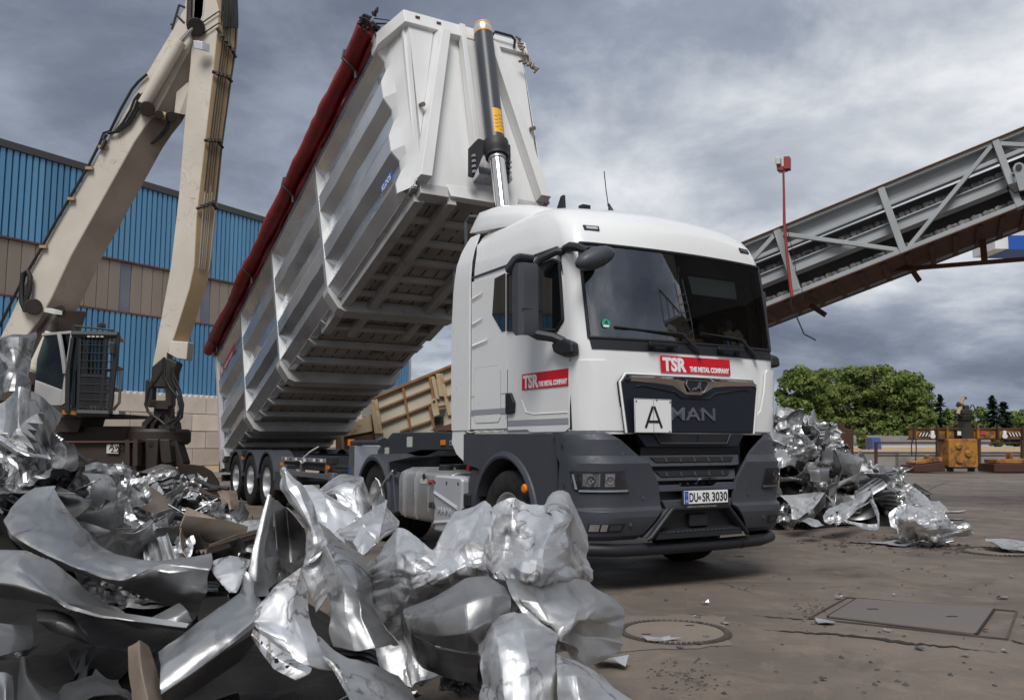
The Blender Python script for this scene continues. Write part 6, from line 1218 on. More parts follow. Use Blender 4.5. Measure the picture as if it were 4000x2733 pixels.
# front wall
def aw(n): return 11.66 + .115 * (n - .15)
fw_ = rp('front_wall', MB().hexa([BD(aw(.05) - .10, -1.05, .05), BD(aw(.05) - .10, 1.05, .05), BD(aw(.05) - .16, 1.05, .05), BD(aw(.05) - .16, -1.05, .05), BD(aw(2.7) - .10, -1.05, 2.7), BD(aw(2.7) - .10, 1.05, 2.7), BD(aw(2.7) - .16, 1.05, 2.7), BD(aw(2.7) - .16, -1.05, 2.7)]), 'white_dirty', body)
ns_ = [.02, .20, .42, .60, .75, 1.03, 1.30, 1.52, 1.72, 2.02, 2.28, 2.44, 2.64, 2.72]
for sx_ in (-1, 1):
    P = []
    for n in ns_:
        d = wside(n) * .85; ac = aw(n); wi = 1.10 if n < .1 else np.interp(n, [.02, .20, 2.7], [1.12, 1.02, .98])
        P.append([BD(BLEN - .06, sx_ * (1.237 - d), n), BD(BLEN - .02, sx_ * (1.243 - d), n), BD(BLEN + .16, sx_ * 1.105, n), BD(ac - .02, sx_ * wi, n)])
    rp('corner_panel', MB().grid(np.array(P)), 'white_dirty', body, angle=18, solid=.008)
    # raised triangular brace running from the top to the lower corner
    t0, t1, b0_, b1_ = .60, .34, 1.10, .90
    nt_, nb_ = 2.62, .06
    rp('front_brace', MB().add([BD(aw(nt_) - .09, sx_ * t0, nt_), BD(aw(nt_) + .10, sx_ * (t1 + .14), nt_), BD(aw(nt_) + .10, sx_ * t1, nt_), BD(aw(nt_) - .09, sx_ * t1, nt_), BD(aw(nb_) - .09, sx_ * b0_, nb_), BD(aw(nb_) + .08, sx_ * (b0_ - .03), nb_), BD(aw(nb_) + .08, sx_ * b1_, nb_), BD(aw(nb_) - .09, sx_ * b1_, nb_)], [(0, 1, 5, 4), (1, 2, 6, 5), (2, 3, 7, 6), (4, 5, 6, 7), (0, 3, 2, 1)]), 'white_dirty', body, bevel=.006)
    rp('front_plate', MB().add([BD(aw(2.62) - .03, sx_ * .98, 2.62), BD(aw(2.62) - .03, sx_ * .58, 2.62), BD(aw(.75) - .03, sx_ * .97, .75)], [(0, 1, 2)]), 'white_dirty', body, solid=.01)
    q = Vector(BD(aw(1.25), sx_ * .93, 1.25)); rp('eye_bolt', MB().tube([q, q + Vector((0, -.10, -.02))], .035, 8), 'galv_rusty', body)
rp('sill_channel', bprism(MB(), [(aw(0) - .2, -.60, .10), (aw(0) - .2, .60, .10), (aw(0) - .2, .55, -.10), (aw(0) - .2, -.55, -.10)], (.12, 0, 0)), 'white_dirty', body, bevel=.01)
for w_ in (-.80, .80): rp('rail_end', bbox(MB(), aw(0) - .3, aw(0) - .09, w_ - .22, w_ + .22, -.12, .06), 'underrib', body, bevel=.01)
# head box
plan = [(11.15, 1.275), (11.42, 1.275), (11.98, 1.06), (11.98, -1.06), (11.42, -1.275), (11.15, -1.275)]
hb = rp('head_box', bprism(MB(), [(a, w_, 2.62) for a, w_ in plan], (0, 0, .24)), 'white_dirty', body, bevel=.012)
for w_ in (-.85, -.5, -.1, .32): q = Vector(BD(11.985, w_, 2.76)); rp('box_bolt', MB().box(q.x - .035, q.x + .035, q.y - .02, q.y, q.z - .012, q.z + .012), 'rust', hb)
rp('grab_rail', MB().tube([BD(12.0, .42, 2.78), BD(12.08, .44, 2.80), BD(12.08, .74, 2.80), BD(12.06, .80, 2.76), BD(12.0, .80, 2.66)], .022, 8), 'black_metal', hb)
rp('head_drop', bprism(MB(), [(11.20, 1.27, 2.62), (11.40, 1.27, 2.62), (11.36, 1.27, 2.20), (11.26, 1.27, 2.15)], (0, -.06, 0)), 'underrib', hb)
m = MB(); r = random.Random(3)
pts = [(.90, 2.86), (.93, 2.70), (.95, 2.56), (1.02, 2.42), (1.06, 2.30), (1.12, 2.22)]
for (w0, n0), (w1, n1) in zip(pts[:-1], pts[1:]):
    for k in range(3):
        t = k / 3; q = Vector(BD(12.03, w0 + (w1 - w0) * t, n0 + (n1 - n0) * t)); d = Vector((r.uniform(-1, 1), r.uniform(-.4, .4), r.uniform(-.3, 1))).normalized() * .05; m.tube([q - d, q + d], .018, 6)
for k in range(5): q = Vector(BD(12.0, .84 + .07 * k, 2.36 - .02 * k)); m.tube([q - Vector((.03, .03, .0)), q + Vector((.03, -.03, .03))], .022, 6)
rp('hanging_chain', m, 'galv_rusty', hb); q = Vector(BD(11.78, -.70, 2.40)); rp('tie_hook', MB().tube([q + Vector((-.06, -.05, .03)), q + Vector((-.05, -.06, -.02)), q + Vector((.05, -.06, -.04)), q + Vector((.06, -.05, .01))], .014, 6), 'black_metal', hb)
# mast guard for the ram
for w_ in (-.10, .34): rp('mast_rail', MB().hexa([BD(aw(.30) - .09, w_ - .045, .30), BD(aw(.30) + .10, w_ - .045, .30), BD(aw(.30) + .10, w_ + .045, .30), BD(aw(.30) - .09, w_ + .045, .30), BD(aw(2.85) - .05, w_ - .045, 2.84), BD(aw(2.85) + .06, w_ - .045, 2.84), BD(aw(2.85) + .06, w_ + .045, 2.84), BD(aw(2.85) - .05, w_ + .045, 2.84)]), 'white_dirty', body, bevel=.006)
rp('mast_plate', MB().hexa([BD(aw(.30) - .02, -.06, .30), BD(aw(.30) + .03, -.06, .30), BD(aw(.30) + .03, .30, .30), BD(aw(.30) - .02, .30, .30), BD(aw(2.6) - .02, -.06, 2.6), BD(aw(2.6) + .03, -.06, 2.6), BD(aw(2.6) + .03, .30, 2.6), BD(aw(2.6) - .02, .30, 2.6)]), 'white_dirty', body); rp('mast_foot', bbox(MB(), aw(.2) - .09, aw(.2) + .12, -.16, .40, .20, .34), 'galv_side', body, bevel=.01)
# hydraulic ram
TI = Matrix.Rotation(-TLA, 4, 'Z') @ Matrix.Translation((-TLX, -TLY, 0))
def tloc(p): return TI @ Vector(p)
def ram(x, y, yl):      # picture point at a trailer-local depth yl
    d = ray(x, y); o = tloc(EYE); dd = tloc(EYE + d) - o; return o + dd * ((yl - o.y) / dd.y)
yT, yB = BD(12.22, 0, 2.9)[1], BD(12.12, 0, .6)[1]
pT = ram((1400 + 962 * .5038) / S, (198 * .5038) / S, yT); pC = ram((1400 + 1062 * .5038) / S, (1110 * .5038) / S, yB); dr = (pC - pT).normalized()
rm = rp('ram_cover', MB().cyl(pT + dr * .20, pC, .142, n=28), 'cyl_black', tl_)
rp('ram_head', MB().lathe(pT + dr * .20, -dr, [(.143, 0), (.146, .005), (.146, .155), (.138, .185), (.08, .21), (0, .21)], 28), 'rim', rm); 
for t in (.185, .035): rp('orange_ring', MB().lathe(pT + dr * t, dr, [(.1475, 0), (.1475, .028), (.14, .03)], 28), 'orange', rm)
rp('ram_collar', MB().lathe(pC, dr, [(.145, -.03), (.185, 0), (.19, .05), (.19, .16), (.165, .20), (.165, .25), (.12, .26)], 28), 'black_metal', rm)
for sx_ in (-1, 1):
    s_ = Vector((1, 0, 0)); q = pC + dr * .10
    rp('ram_bracket', MB().prism([q + s_ * sx_ * .15 + Vector((0, .0, .09)), q + s_ * sx_ * .26 + Vector((0, .03, .12)), q + s_ * sx_ * .34 + Vector((0, .16, .0)), q + s_ * sx_ * .33 + Vector((0, .18, -.40)), q + s_ * sx_ * .27 + Vector((0, .15, -.42)), q + s_ * sx_ * .16 + Vector((0, .03, -.06))], (0, .06, 0)), 'black_metal', rm, bevel=.012)
    for k in range(4): b_ = q + s_ * sx_ * (.30 - .003 * k) + Vector((0, .14, -.12 - .075 * k)); rp('bracket_bolt', MB().cyl(b_, b_ + Vector((0, -.05, 0)), .022, n=8), 'rim', rm)
rod_end = pC + dr * ((pC.z - 1.1) / -dr.z)
rp('ram_stage', MB().cyl(pC + dr * .24, rod_end, .108, n=26), 'chrome', rm); rp('ram_rod_seal', MB().lathe(pC + dr * .25, dr, [(.125, 0), (.125, .05), (.11, .06)], 24), 'rim', rm)
# yellow label on the ram: a curved plate
sd_ = Vector((1, 0, 0)); toc = (tloc(EYE) - pC); toc = (toc - dr * toc.dot(dr)).normalized(); sd_ = dr.cross(toc).normalized()
if sd_.x < 0: sd_ = -sd_
P = np.array([[pC - dr * t + (toc * math.cos(a) + sd_ * math.sin(a)) * .1445 for a in np.linspace(.05, 1.15, 8)] for t in (.09, .52)])
lb = rp('yellow_label', MB().grid(P), 'yellow_lbl', rm, recalc=False)
for k in range(9): 
    a0, a1 = (.15, .55) if k % 2 else (.62, 1.05); t = .14 + .032 * k; rp('label_line', MB().grid(np.array([[pC - dr * tt + (toc * math.cos(a) + sd_ * math.sin(a)) * .1452 for a in np.linspace(a0, a1, 4)] for tt in (t, t + .010)])), 'brown_steel', lb, recalc=False)
# rolled tarpaulin
r = np.random.default_rng(2); T = []; RR = []
for a in np.linspace(-.25, 11.35, 60): T.append(BD(a, -1.37 + .012 * math.sin(a * 3.1), 3.00 + .02 * math.sin(a * 1.7 + 1))); RR.append(.148 + .014 * math.sin(a * 2.3) + r.normal() * .006)
tr_ = rp('rolled_tarpaulin', MB().tube(T, RR, 14), 'tarp', tl_, angle=60)
rp('tarpaulin_skirt', MB().grid(np.array([[BD(a, -1.262 - .03 * (n < 2.86) - .012 * math.sin(a * 5 + n * 3), n) for n in (3.0, 2.90, 2.82, 2.74 + .015 * math.sin(a * 4))] for a in np.linspace(-.1, 11.25, 70)])), 'tarp', tr_, solid=.008)
for a in (.45, 3.95, 7.1, 10.6): rp('tarp_hook', MB().tube([BD(a, -1.30, 3.20), BD(a + .02, -1.48, 3.16), BD(a + .03, -1.53, 2.98), BD(a + .05, -1.42, 2.84), BD(a + .02, -1.33, 2.78), BD(a + .02, -1.34, 2.62)], [.022, .022, .022, .022, .028, .030], 7), 'black_metal', tr_)
m = MB(); r = random.Random(8)
for k in range(22):
    q = Vector(BD(11.42 + r.uniform(-.05, .16), -1.37 + r.uniform(-.14, .14), 3.0 + r.uniform(-.12, .14))); d = Vector((r.uniform(-1, 1), r.uniform(-1, 1), r.uniform(-1, 1))).normalized() * r.uniform(.04, .09); m.tube([q - d, q, q + d], [.014, .036, .012], 6)
m.tube([BD(11.45, -1.30, 3.0), BD(11.55, -1.15, 2.95), BD(11.52, -1.02, 2.80), BD(11.50, -.92, 2.74)], .016, 6); m.tube([BD(11.45, -1.34, 2.95), BD(11.4, -1.28, 2.80), BD(11.45, -1.1, 2.78), BD(11.52, -.95, 2.72)], .012, 6); m.tube([BD(11.5, -1.32, 3.05), BD(11.6, -1.12, 2.98), BD(11.56, -.95, 2.78)], .010, 5)
rp('roll_end_straps', m, 'hose', tr_)
# stickers on the body side
def bframe(a, w_, n): return frame(BD(a, w_, n), Vector(BD(1, 0, 0)) - Vector(BD(0, 0, 0)), Vector(BD(0, 0, 1)) - Vector(BD(0, 0, 0)))
ts = MB().box(0, 1.62, 0, .21, 0, .004).build('company_sign', M['red_sign_faded'], body); ts.matrix_local = bframe(.30, -1.252, 2.005)
text('sign_letters', 'TSR', .22, M['white_vinyl'], ts, frame((.03, .03, .004), (1, 0, 0), (0, 1, 0)), sx=.85, bold=.006, depth=.001); text('sign_letters', 'THE METAL COMPANY', .085, M['white_vinyl'], ts, frame((.48, .03, .004), (1, 0, 0), (0, 1, 0)), sx=1.0, bold=.002, depth=.001)
kl = MB().box(0, .42, 0, .135, 0, .004).build('maker_sticker', M['blue_vinyl'], body); kl.matrix_local = bframe(10.80, -1.250, .33)
text('sticker_letters', 'KLOOS', .125, M['white_vinyl'], kl, frame((.02, .022, .004), (1, 0, 0), (0, 1, 0)), sx=.86, bold=.003, depth=.001); text('sticker_letters', 'FAHRZEUGBAU', .05, M['black_metal'], body, bframe(10.82, -1.250, .27), sx=1.05, depth=.001)
# ---- chassis
for x in (-.62, .62):
    rp('neck_beam', MB().prism([(x - .05, -13.0, 1.22), (x - .05, -13.0, 1.44), (x - .05, -9.70, 1.46), (x - .05, -9.30, 1.25), (x - .05, -8.9, 1.08), (x - .05, .15, 1.06), (x - .05, .15, .82), (x - .05, -9.3, .80), (x - .05, -9.65, .86), (x - .05, -10.1, 1.10), (x - .05, -10.6, 1.20), (x - .05, -11.0, 1.23)], (.10, 0, 0)), 'cyl_black', bevel=.01)
for y in (-12.8, -11.4, -10.3, -8.6, -6.5, -4.6, -2.2, -.2): z0 = 1.26 if y < -10 else .86; rp('frame_cross_member', MB().box(-.6, .6, y - .06, y + .06, z0, z0 + .15), 'black_metal')
rp('king_plate', MB().box(-.6, .6, -12.6, -9.9, 1.20, 1.225), 'black_metal'); rp('neck_side', MB().prism([(-.98, -12.9, 1.22), (-.98, -12.9, 1.43), (-.98, -9.9, 1.45), (-.98, -9.35, 1.20), (-.98, -9.3, .90), (-.98, -9.5, .95), (-.98, -10.1, 1.12), (-.98, -10.9, 1.21)], (.30, 0, 0)), 'cyl_black', bevel=.012)
rp('data_sticker', MB().box(-.984, -.9805, -10.62, -10.44, 1.25, 1.39), 'sticker'); rp('data_sticker', MB().box(-.984, -.9805, -9.80, -9.64, 1.13, 1.24), 'sticker')
sm2 = rp('amber_marker', MB().box(-1.0, -.98, -11.66, -11.53, 1.275, 1.34), 'amber', bevel=.006); so = rp('socket_plate', MB().box(-.995, -.98, -12.1, -11.78, 1.27, 1.335), 'rim', bevel=.02)
for y in (-12.05, -11.94, -11.83): rp('socket_hole', MB().lathe((-.996, y, 1.303), (-1, 0, 0), [(.018, 0), (.018, .002), (0, .003)], 10), 'hose', so)
rp('light_tube', MB().cyl((-1.0, -12.9, 1.305), (-1.0, -12.12, 1.305), .025, n=8), 'black_metal')
rp('end_tube', MB().cyl((-1.20, -10.0, 1.31), (-1.20, -8.85, 1.31), .04, n=10), 'cyl_black'); rp('amber_marker', MB().box(-1.25, -1.16, -8.86, -8.78, 1.26, 1.36), 'amber', bevel=.01); rp('tube_flange', MB().cyl((-1.15, -10.03, 1.31), (-1.15, -9.99, 1.31), .07, n=10), 'cyl_black')
al = rp('alu_bumper_panel', MB().prism([(-1.23, -9.05, .62), (-1.23, -9.05, 1.27), (-1.23, -8.80, 1.27), (-1.23, -8.80, .62)], (.30, -.30, 0)), 'alu', bevel=.015)
for k in range(4): rp('panel_groove', MB().prism([(-1.233, -9.02 + .05 * k, .63), (-1.233, -9.02 + .05 * k, 1.26), (-1.233, -9.006 + .05 * k, 1.26), (-1.233, -9.006 + .05 * k, .63)], (.01, -.01, 0)), 'galv_dark', al)
rp('panel_sticker', MB().box(-1.236, -1.2335, -8.86, -8.81, .78, .95), 'blue_vinyl', al)
sg = rp('side_guard', MB().box(-1.22, -1.18, -7.90, -4.95, .715, .80), 'alu', bevel=.006); rp('guard_post', MB().box(-1.22, -1.10, -8.05, -7.80, .42, .82), 'alu', sg, bevel=.01); rp('guard_post', MB().box(-1.17, -1.10, -6.2, -6.1, .70, 1.0), 'alu', sg); rp('guard_post', MB().box(-1.17, -1.10, -7.6, -7.5, .70, 1.0), 'alu', sg)
rp('lamp_rail', MB().box(-1.20, -1.15, -7.60, -5.0, .98, 1.045), 'rim', bevel=.006)
for k, y in enumerate((-5.15, -5.3, -5.6, -5.95, -6.15, -6.45, -6.6, -7.0, -7.15, -7.4)): rp('rail_window', MB().box(-1.204, -1.1995, y - .05, y + (.05 if k % 2 else .01), .99, 1.035), 'white_vinyl' if k % 2 else 'hose')
for y in (-5.02, -7.72): rp('amber_marker', MB().box(-1.21, -1.17, y - .04, y + .04, .88, .94), 'amber')
for z, y0, y1 in ((.93, -7.4, -5.0), (.86, -8.6, -5.2)): rp('air_pipe', MB().cyl((-1.12, y0, z), (-1.12, y1, z), .03, n=8), 'black_metal')
rp('valve_block', MB().box(-1.2, -1.05, -7.85, -7.62, .95, 1.08), 'black_metal', bevel=.02); rp('cross_tube', MB().cyl((-1.1, -8.9, .92), (-1.1, -7.9, .92), .04, n=8), 'black_metal'); rp('air_tank', MB().cyl((-.9, -8.7, .70), (-.9, -7.2, .70), .12, n=14), 'black_metal')
rp('front_box', MB().box(-1.22, -1.0, -5.05, -4.60, .40, .78), 'grey_plastic', bevel=.03)
rp('loose_strap', MB().tube([(-1.18, -6.3, 1.04), (-1.10, -6.5, 1.16), (-1.0, -6.62, 1.24)], .012, 5), 'pale'); rp('loose_strap', MB().tube([(-1.2, -6.2, .99), (-1.22, -6.4, .95), (-1.2, -6.6, 1.0)], .014, 5), 'pale')
for k, y in enumerate((-4.063, -2.753, -1.443)):
    for sx_ in (-1, 1):
        wheel(tl_, sx_ * 1.05, y, .53, sx_, wid=.37, deep=.19, studs=((20, 60, 300, 340) if k == 0 else (30, 70)) if k != 1 else None)
        G = np.array([[(sx_ * x, y - r_ * math.cos(R(a)), .53 + r_ * math.sin(R(a))) for x, r_ in ((1.235, .575), (1.245, .60), (1.235, .63), (.80, .635))] for a in range(5, 176, 9)])
        rp('mudguard', MB().grid(G), 'grey_plastic', angle=40, solid=.012)
    rp('axle_beam', MB().cyl((-.9, y, .53), (.9, y, .53), .08, n=10), 'black_metal')
rp('marker_lamp', MB().box(-1.25, -1.15, -2.16, -2.0, 1.02, 1.16), 'black_metal', bevel=.02); rp('amber_marker', MB().box(-1.245, -1.2, -2.12, -2.02, .96, 1.02), 'amber')
rp('rear_box', MB().box(-1.20, -.85, -.95, -.15, .62, .86), 'black_plastic', bevel=.02); rp('rear_bar', MB().box(-1.2, 1.2, .0, .12, .40, .55), 'black_metal'); rp('rear_lamp', MB().box(-1.1, -.95, -.5, -.40, .87, 1.0), 'red_sign'); rp('tail_flap', MB().prism([(-1.25, -.15, .62), (-1.25, .18, .60), (-1.25, .2, .86), (-1.25, -.12, .90)], (.06, 0, 0)), 'black_metal'); rp('hinge', MB().box(-.6, .6, -.12, .12, .84, 1.0), 'black_metal')
# opposite side rail lying lower, and round fender seen beyond the frame
rp('far_fender', MB().cyl((.75, -8.4, 1.02), (.75, -7.3, 1.02), .2, n=14), 'black_metal')
# ================================================================ SCRAP METAL
def tri(U, V_, rng_):       # piecewise flat random relief: facets that meet in sharp creases
    N = 48; T = rng_.uniform(-1, 1, (N, N)); a = rng_.uniform(0, 6.28); c, s = math.cos(a), math.sin(a); ox, oy = rng_.uniform(5, 25, 2)
    X = U * c - V_ * s; Y = U * s + V_ * c
    X, Y = X + .28 * np.sin(Y * 1.7 + ox) + ox, Y + .28 * np.sin(X * 1.9 + oy) + oy
    i = np.floor(X).astype(int); j = np.floor(Y).astype(int); fx = X - i; fy = Y - j; g = lambda p, q: T[(i + p) % N, (j + q) % N]
    lo = g(0, 0) + (g(1, 0) - g(0, 0)) * fx + (g(0, 1) - g(0, 0)) * fy
    hi = g(1, 1) + (g(0, 1) - g(1, 1)) * (1 - fx) + (g(1, 0) - g(1, 1)) * (1 - fy)
    return np.where(fx + fy < 1, lo, hi)
def facet(U, V_, cell, r):  # irregular flat facets with straight creases: difference of two convex polyhedra
    lu, lv = U.max(), V_.max(); out = []
    for _ in range(2):
        K = int(min(220, max(10, (lu + 2 * cell) * (lv + 2 * cell) / cell ** 2))); p = r.uniform([-cell, -cell], [lu + cell, lv + cell], (K, 2)); h = np.full(U.shape, -1e9)
        for x, y in p: h = np.maximum(h, 2 * (x * U + y * V_) - x * x - y * y)
        out.append(h)
    return (out[0] - out[1]) / cell ** 2
def crumple(P, amp, freq, seed, layers=3, dec=.36):
    r = np.random.default_rng(seed); nu, nv = P.shape[:2]
    lu = np.linalg.norm(np.diff(P, axis=0), axis=2).sum(0).mean(); lv = np.linalg.norm(np.diff(P, axis=1), axis=2).sum(1).mean()
    U, V_ = np.meshgrid(np.linspace(0, lu, nu), np.linspace(0, lv, nv), indexing='ij')
    du = np.gradient(P, axis=0); dv = np.gradient(P, axis=1); n = np.cross(du, dv); n /= np.linalg.norm(n, axis=2)[:, :, None] + 1e-9
    h = 0; hx = 0; hy = 0; a = amp * 1.1; c = 1.02 / freq
    for k in range(min(layers, 3)):
        h = h + a * facet(U, V_, c, r); hx = hx + a * .3 * facet(U, V_, c, r); hy = hy + a * .3 * facet(U, V_, c, r); a *= dec * .72; c /= 2.5
    tu = du / (np.linalg.norm(du, axis=2)[:, :, None] + 1e-9); tv = dv / (np.linalg.norm(dv, axis=2)[:, :, None] + 1e-9)
    return P + n * h[:, :, None] + tu * hx[:, :, None] * .6 + tv * hy[:, :, None] * .6
def cr1(c, t, soft):              # Catmull-Rom through rows of control points, softened towards straight segments
    m = len(c); k = t * (m - 1); i = np.minimum(k.astype(int), m - 2); f = (k - i)[:, None, None]
    p0, p1, p2, p3 = c[np.maximum(i - 1, 0)], c[i], c[i + 1], c[np.minimum(i + 2, m - 1)]
    q = .5 * (2 * p1 + (p2 - p0) * f + (2 * p0 - 5 * p1 + 4 * p2 - p3) * f ** 2 + (3 * p1 - p0 - 3 * p2 + p3) * f ** 3)
    return q * soft + (p1 * (1 - f) + p2 * f) * (1 - soft)
def net(rows, mp, n, soft=.42):
    C = np.array([[at(*mp(p[0], p[1]), p[2]) for p in r_] for r_ in rows])
    A = cr1(C, np.linspace(0, 1, n[0]), soft); B = cr1(A.transpose(1, 0, 2), np.linspace(0, 1, n[1]), soft).transpose(1, 0, 2); return B
def holes(mb, P, hs):       # grid with real holes punched through it
    nu, nv = P.shape[:2]; k = len(mb.v); mb.v += [tuple(p) for p in P.reshape(-1, 3)]
    for i in range(nu - 1):
        for j in range(nv - 1):
            u, v_ = (i + .5) / (nu - 1), (j + .5) / (nv - 1)
            if any(((u - a) / ra) ** 2 + ((v_ - b) / rb_) ** 2 < 1 for a, b, ra, rb_ in hs): continue
            mb.f.append((k + i * nv + j, k + i * nv + j + 1, k + (i + 1) * nv + j + 1, k + (i + 1) * nv + j))
def jagged(P, seed, a=.03):  # torn, slightly irregular outline without saw teeth
    r = np.random.default_rng(seed); n1, n2 = P.shape[:2]
    for e_, f_, n in ((P[0], P[1], n2), (P[-1], P[-2], n2), (P[:, 0], P[:, 1], n1), (P[:, -1], P[:, -2], n1)):
        k = max(4, n // 6); h = np.interp(np.linspace(0, 1, n), np.sort(np.r_[0, r.uniform(0, 1, k - 2), 1]), r.uniform(-1, .4, k)); d = e_ - f_; d /= np.linalg.norm(d, axis=1)[:, None] + 1e-9; e_ += d * (h * min(a, .8 * np.linalg.norm(P[0, 0] - P[1, 1])))[:, None]
    return P
zL = lambda x, y: (.3779 * x, 987.7 + .3779 * y)
zC = lambda x, y: (581 + .3779 * x, 987.7 + .3779 * y)
zU = lambda x, y: (.2012 * x, 726.3 + .2012 * y)
def hero(name, label, nets, mp, mt, seed, amp=.03, freq=3.2, n=(56, 66), layers=4, thick=.004, angle=None, hs=None, cat='scrap metal', soft=.42):
    mb = MB(); angle = angle or (9 if mt == 'galv_bright' else 13)
    for k, rows in enumerate(nets):
        P = jagged(crumple(net(rows, mp, n, soft), amp * 1.25, freq * .8, seed + k, layers, .47 if mt == 'galv_bright' else .40), seed + k)
        if hs and k == 0: holes(mb, P, hs)
        else: mb.grid(P)
    o = mb.build(name, M[mt], angle=angle, recalc=False); shell(o, thick)
    return top(o, label, cat)
d_ = lambda s: [tuple(float(q) for q in p.split(',')) for p in s.split()]
N_ = lambda *rows: [d_(r_) for r_ in rows]
hero('bent_sheet', 'tall bent sheet standing upright at the left edge, top of the heap', [N_('-150,300,6.9 0,255,6.8 150,205,6.7 330,186,6.9', '-150,450,6.7 0,430,6.6 170,400,6.55 332,400,6.75', '-150,620,6.5 20,600,6.4 180,600,6.35 370,620,6.6', '-150,800,6.4 0,900,6.45 150,800,6.3 355,800,6.55')], zU, 'galv_dull', 1, .05, 2.6)
hero('bent_sheet', 'folded sheet with a bright upright ridge under the tall sheet at the left edge', [N_('-120,1050,6.4 60,900,6.3 215,745,6.1 345,775,6.25', '-120,1200,6.3 50,1100,6.25 200,1000,6.0 335,1000,6.2', '-120,1400,6.2 40,1300,6.2 215,1250,5.95 325,1260,6.15', '-100,1500,6.2 150,1400,6.2 250,1400,6.0 315,1490,6.1')], zU, 'galv_bright', 2, .022, 3)
hero('bent_sheet', 'dull grey pointed sheet leaning right of the bright ridge at the left', [N_('345,790,6.4 450,850,6.5 560,950,6.7 705,1060,6.9', '335,1000,6.35 440,1050,6.45 540,1150,6.6 650,1180,6.75', '325,1300,6.3 400,1320,6.4 480,1350,6.5 560,1330,6.6', '320,1490,6.2 370,1500,6.25 410,1495,6.3 440,1470,6.4')], zU, 'galv_dull', 3, .012, 2.5)
hero('pierced_strip', 'long pierced flange sloping down from the left edge of the heap', [N_('-80,1230,5.9 60,1330,5.85 200,1430,5.8 330,1495,5.8 540,1522,5.9', '-80,1290,5.8 60,1385,5.75 190,1470,5.7 330,1520,5.7 545,1560,5.8', '-80,1330,5.85 55,1425,5.8 180,1505,5.75 330,1545,5.75 550,1590,5.85')], zU, 'galv_bright', 4, .008, 5, hs=[(.45, .25, .08, .012), (.5, .4, .08, .012), (.5, .55, .08, .012)])
hero('curled_sheet', 'long curling grey sheet sweeping across the lower left foreground', [N_('200,285,5.0 330,275,4.9 430,470,4.8 540,640,4.7 700,690,4.6 980,705,4.5 1255,712,4.4', '90,400,4.7 230,470,4.6 350,600,4.5 480,700,4.4 650,760,4.3 900,740,4.25 1260,735,4.25', '20,510,4.5 70,600,4.4 240,690,4.3 420,780,4.2 720,865,4.1 960,790,4.1 1265,800,4.15', '60,560,4.6 150,680,4.55 300,760,4.5 480,860,4.4 760,940,4.3 980,960,4.25 1250,930,4.2', '120,640,4.8 250,740,4.8 400,830,4.7 600,930,4.6 820,1010,4.5 1000,1040,4.4 1190,1065,4.3')], zL, 'galv_dull', 5, .028, 2.4, n=(54, 84))
hero('curled_sheet', 'bowed sheet with bright upper edge below the long curling sheet at left', [N_('-60,700,4.3 150,705,4.2 300,760,4.2 450,850,4.2 600,960,4.2 760,1050,4.1', '-60,790,4.1 100,790,4.0 230,860,3.95 380,960,3.9 560,1020,3.95 860,1110,4.0', '-60,880,3.95 100,900,3.9 280,960,3.85 400,1025,3.8 640,1070,3.85 1140,1142,3.95', '-60,960,4.1 100,980,4.1 280,1010,4.1 420,1060,4.1 680,1110,4.1 1130,1165,4.1')], zL, 'galv_dull', 6, .022, 2.2, n=(44, 70))
hero('sheet_corner', 'small pale triangular sheet corner lying in the dark hollow at left', [N_('895,1105,4.2 1000,1050,4.2 1080,1000,4.25', '950,1120,4.1 1050,1090,4.1 1130,1050,4.15', '1000,1138,4.1 1080,1142,4.1 1160,1115,4.15')], zL, 'galv_bright', 7, .01, 4, n=(26, 26))
hero('bent_sheet', 'pale bent sheet corner at the right end of the long curling sheet', [N_('1260,760,4.3 1380,710,4.35 1505,745,4.4', '1290,850,4.2 1400,820,4.2 1490,800,4.25', '1380,940,4.1 1420,940,4.1 1460,860,4.1')], zL, 'galv_bright', 8, .015, 4, n=(30, 30))
hero('curled_sheet', 'dark grey curved sheet arching down left of the pierced white flange', [N_('1480,810,3.95 1440,950,3.9 1250,1090,3.8 1080,1200,3.75 945,1300,3.7', '1530,880,3.9 1500,1010,3.8 1320,1170,3.65 1130,1290,3.55 960,1400,3.5', '1570,980,3.9 1560,1100,3.75 1400,1240,3.6 1200,1400,3.5 960,1560,3.4', '1560,1000,4.1 1550,1200,4.0 1420,1330,3.9 1230,1480,3.8 1000,1640,3.6')], zL, 'galv_dull', 9, .020, 2.6, n=(44, 60))
hero('rusty_offcut', 'rusty brown pointed sheet at the bottom edge left of centre', [N_('760,1270,3.5 840,1218,3.5 905,1260,3.6', '770,1420,3.45 850,1400,3.4 940,1400,3.55', '800,1640,3.35 900,1640,3.3 990,1640,3.45')], zL, 'galv_rusty', 10, .01, 3, n=(40, 26))
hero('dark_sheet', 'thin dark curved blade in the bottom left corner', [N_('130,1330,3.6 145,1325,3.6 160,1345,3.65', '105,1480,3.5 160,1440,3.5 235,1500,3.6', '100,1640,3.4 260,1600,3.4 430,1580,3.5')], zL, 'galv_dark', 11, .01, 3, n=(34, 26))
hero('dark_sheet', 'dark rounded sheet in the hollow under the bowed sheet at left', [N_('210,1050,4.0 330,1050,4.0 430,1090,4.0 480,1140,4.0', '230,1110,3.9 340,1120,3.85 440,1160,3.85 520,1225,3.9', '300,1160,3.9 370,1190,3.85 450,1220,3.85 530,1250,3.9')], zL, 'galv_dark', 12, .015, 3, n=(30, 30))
hero('dark_sheet', 'dark flat sheet end at the left edge near the bottom', [N_('-60,1120,3.8 80,1125,3.8 195,1130,3.9', '-60,1200,3.75 90,1200,3.75 200,1200,3.8', '-60,1340,3.65 60,1310,3.65 190,1275,3.75')], zL, 'galv_dark', 13, .012, 3, n=(26, 26))
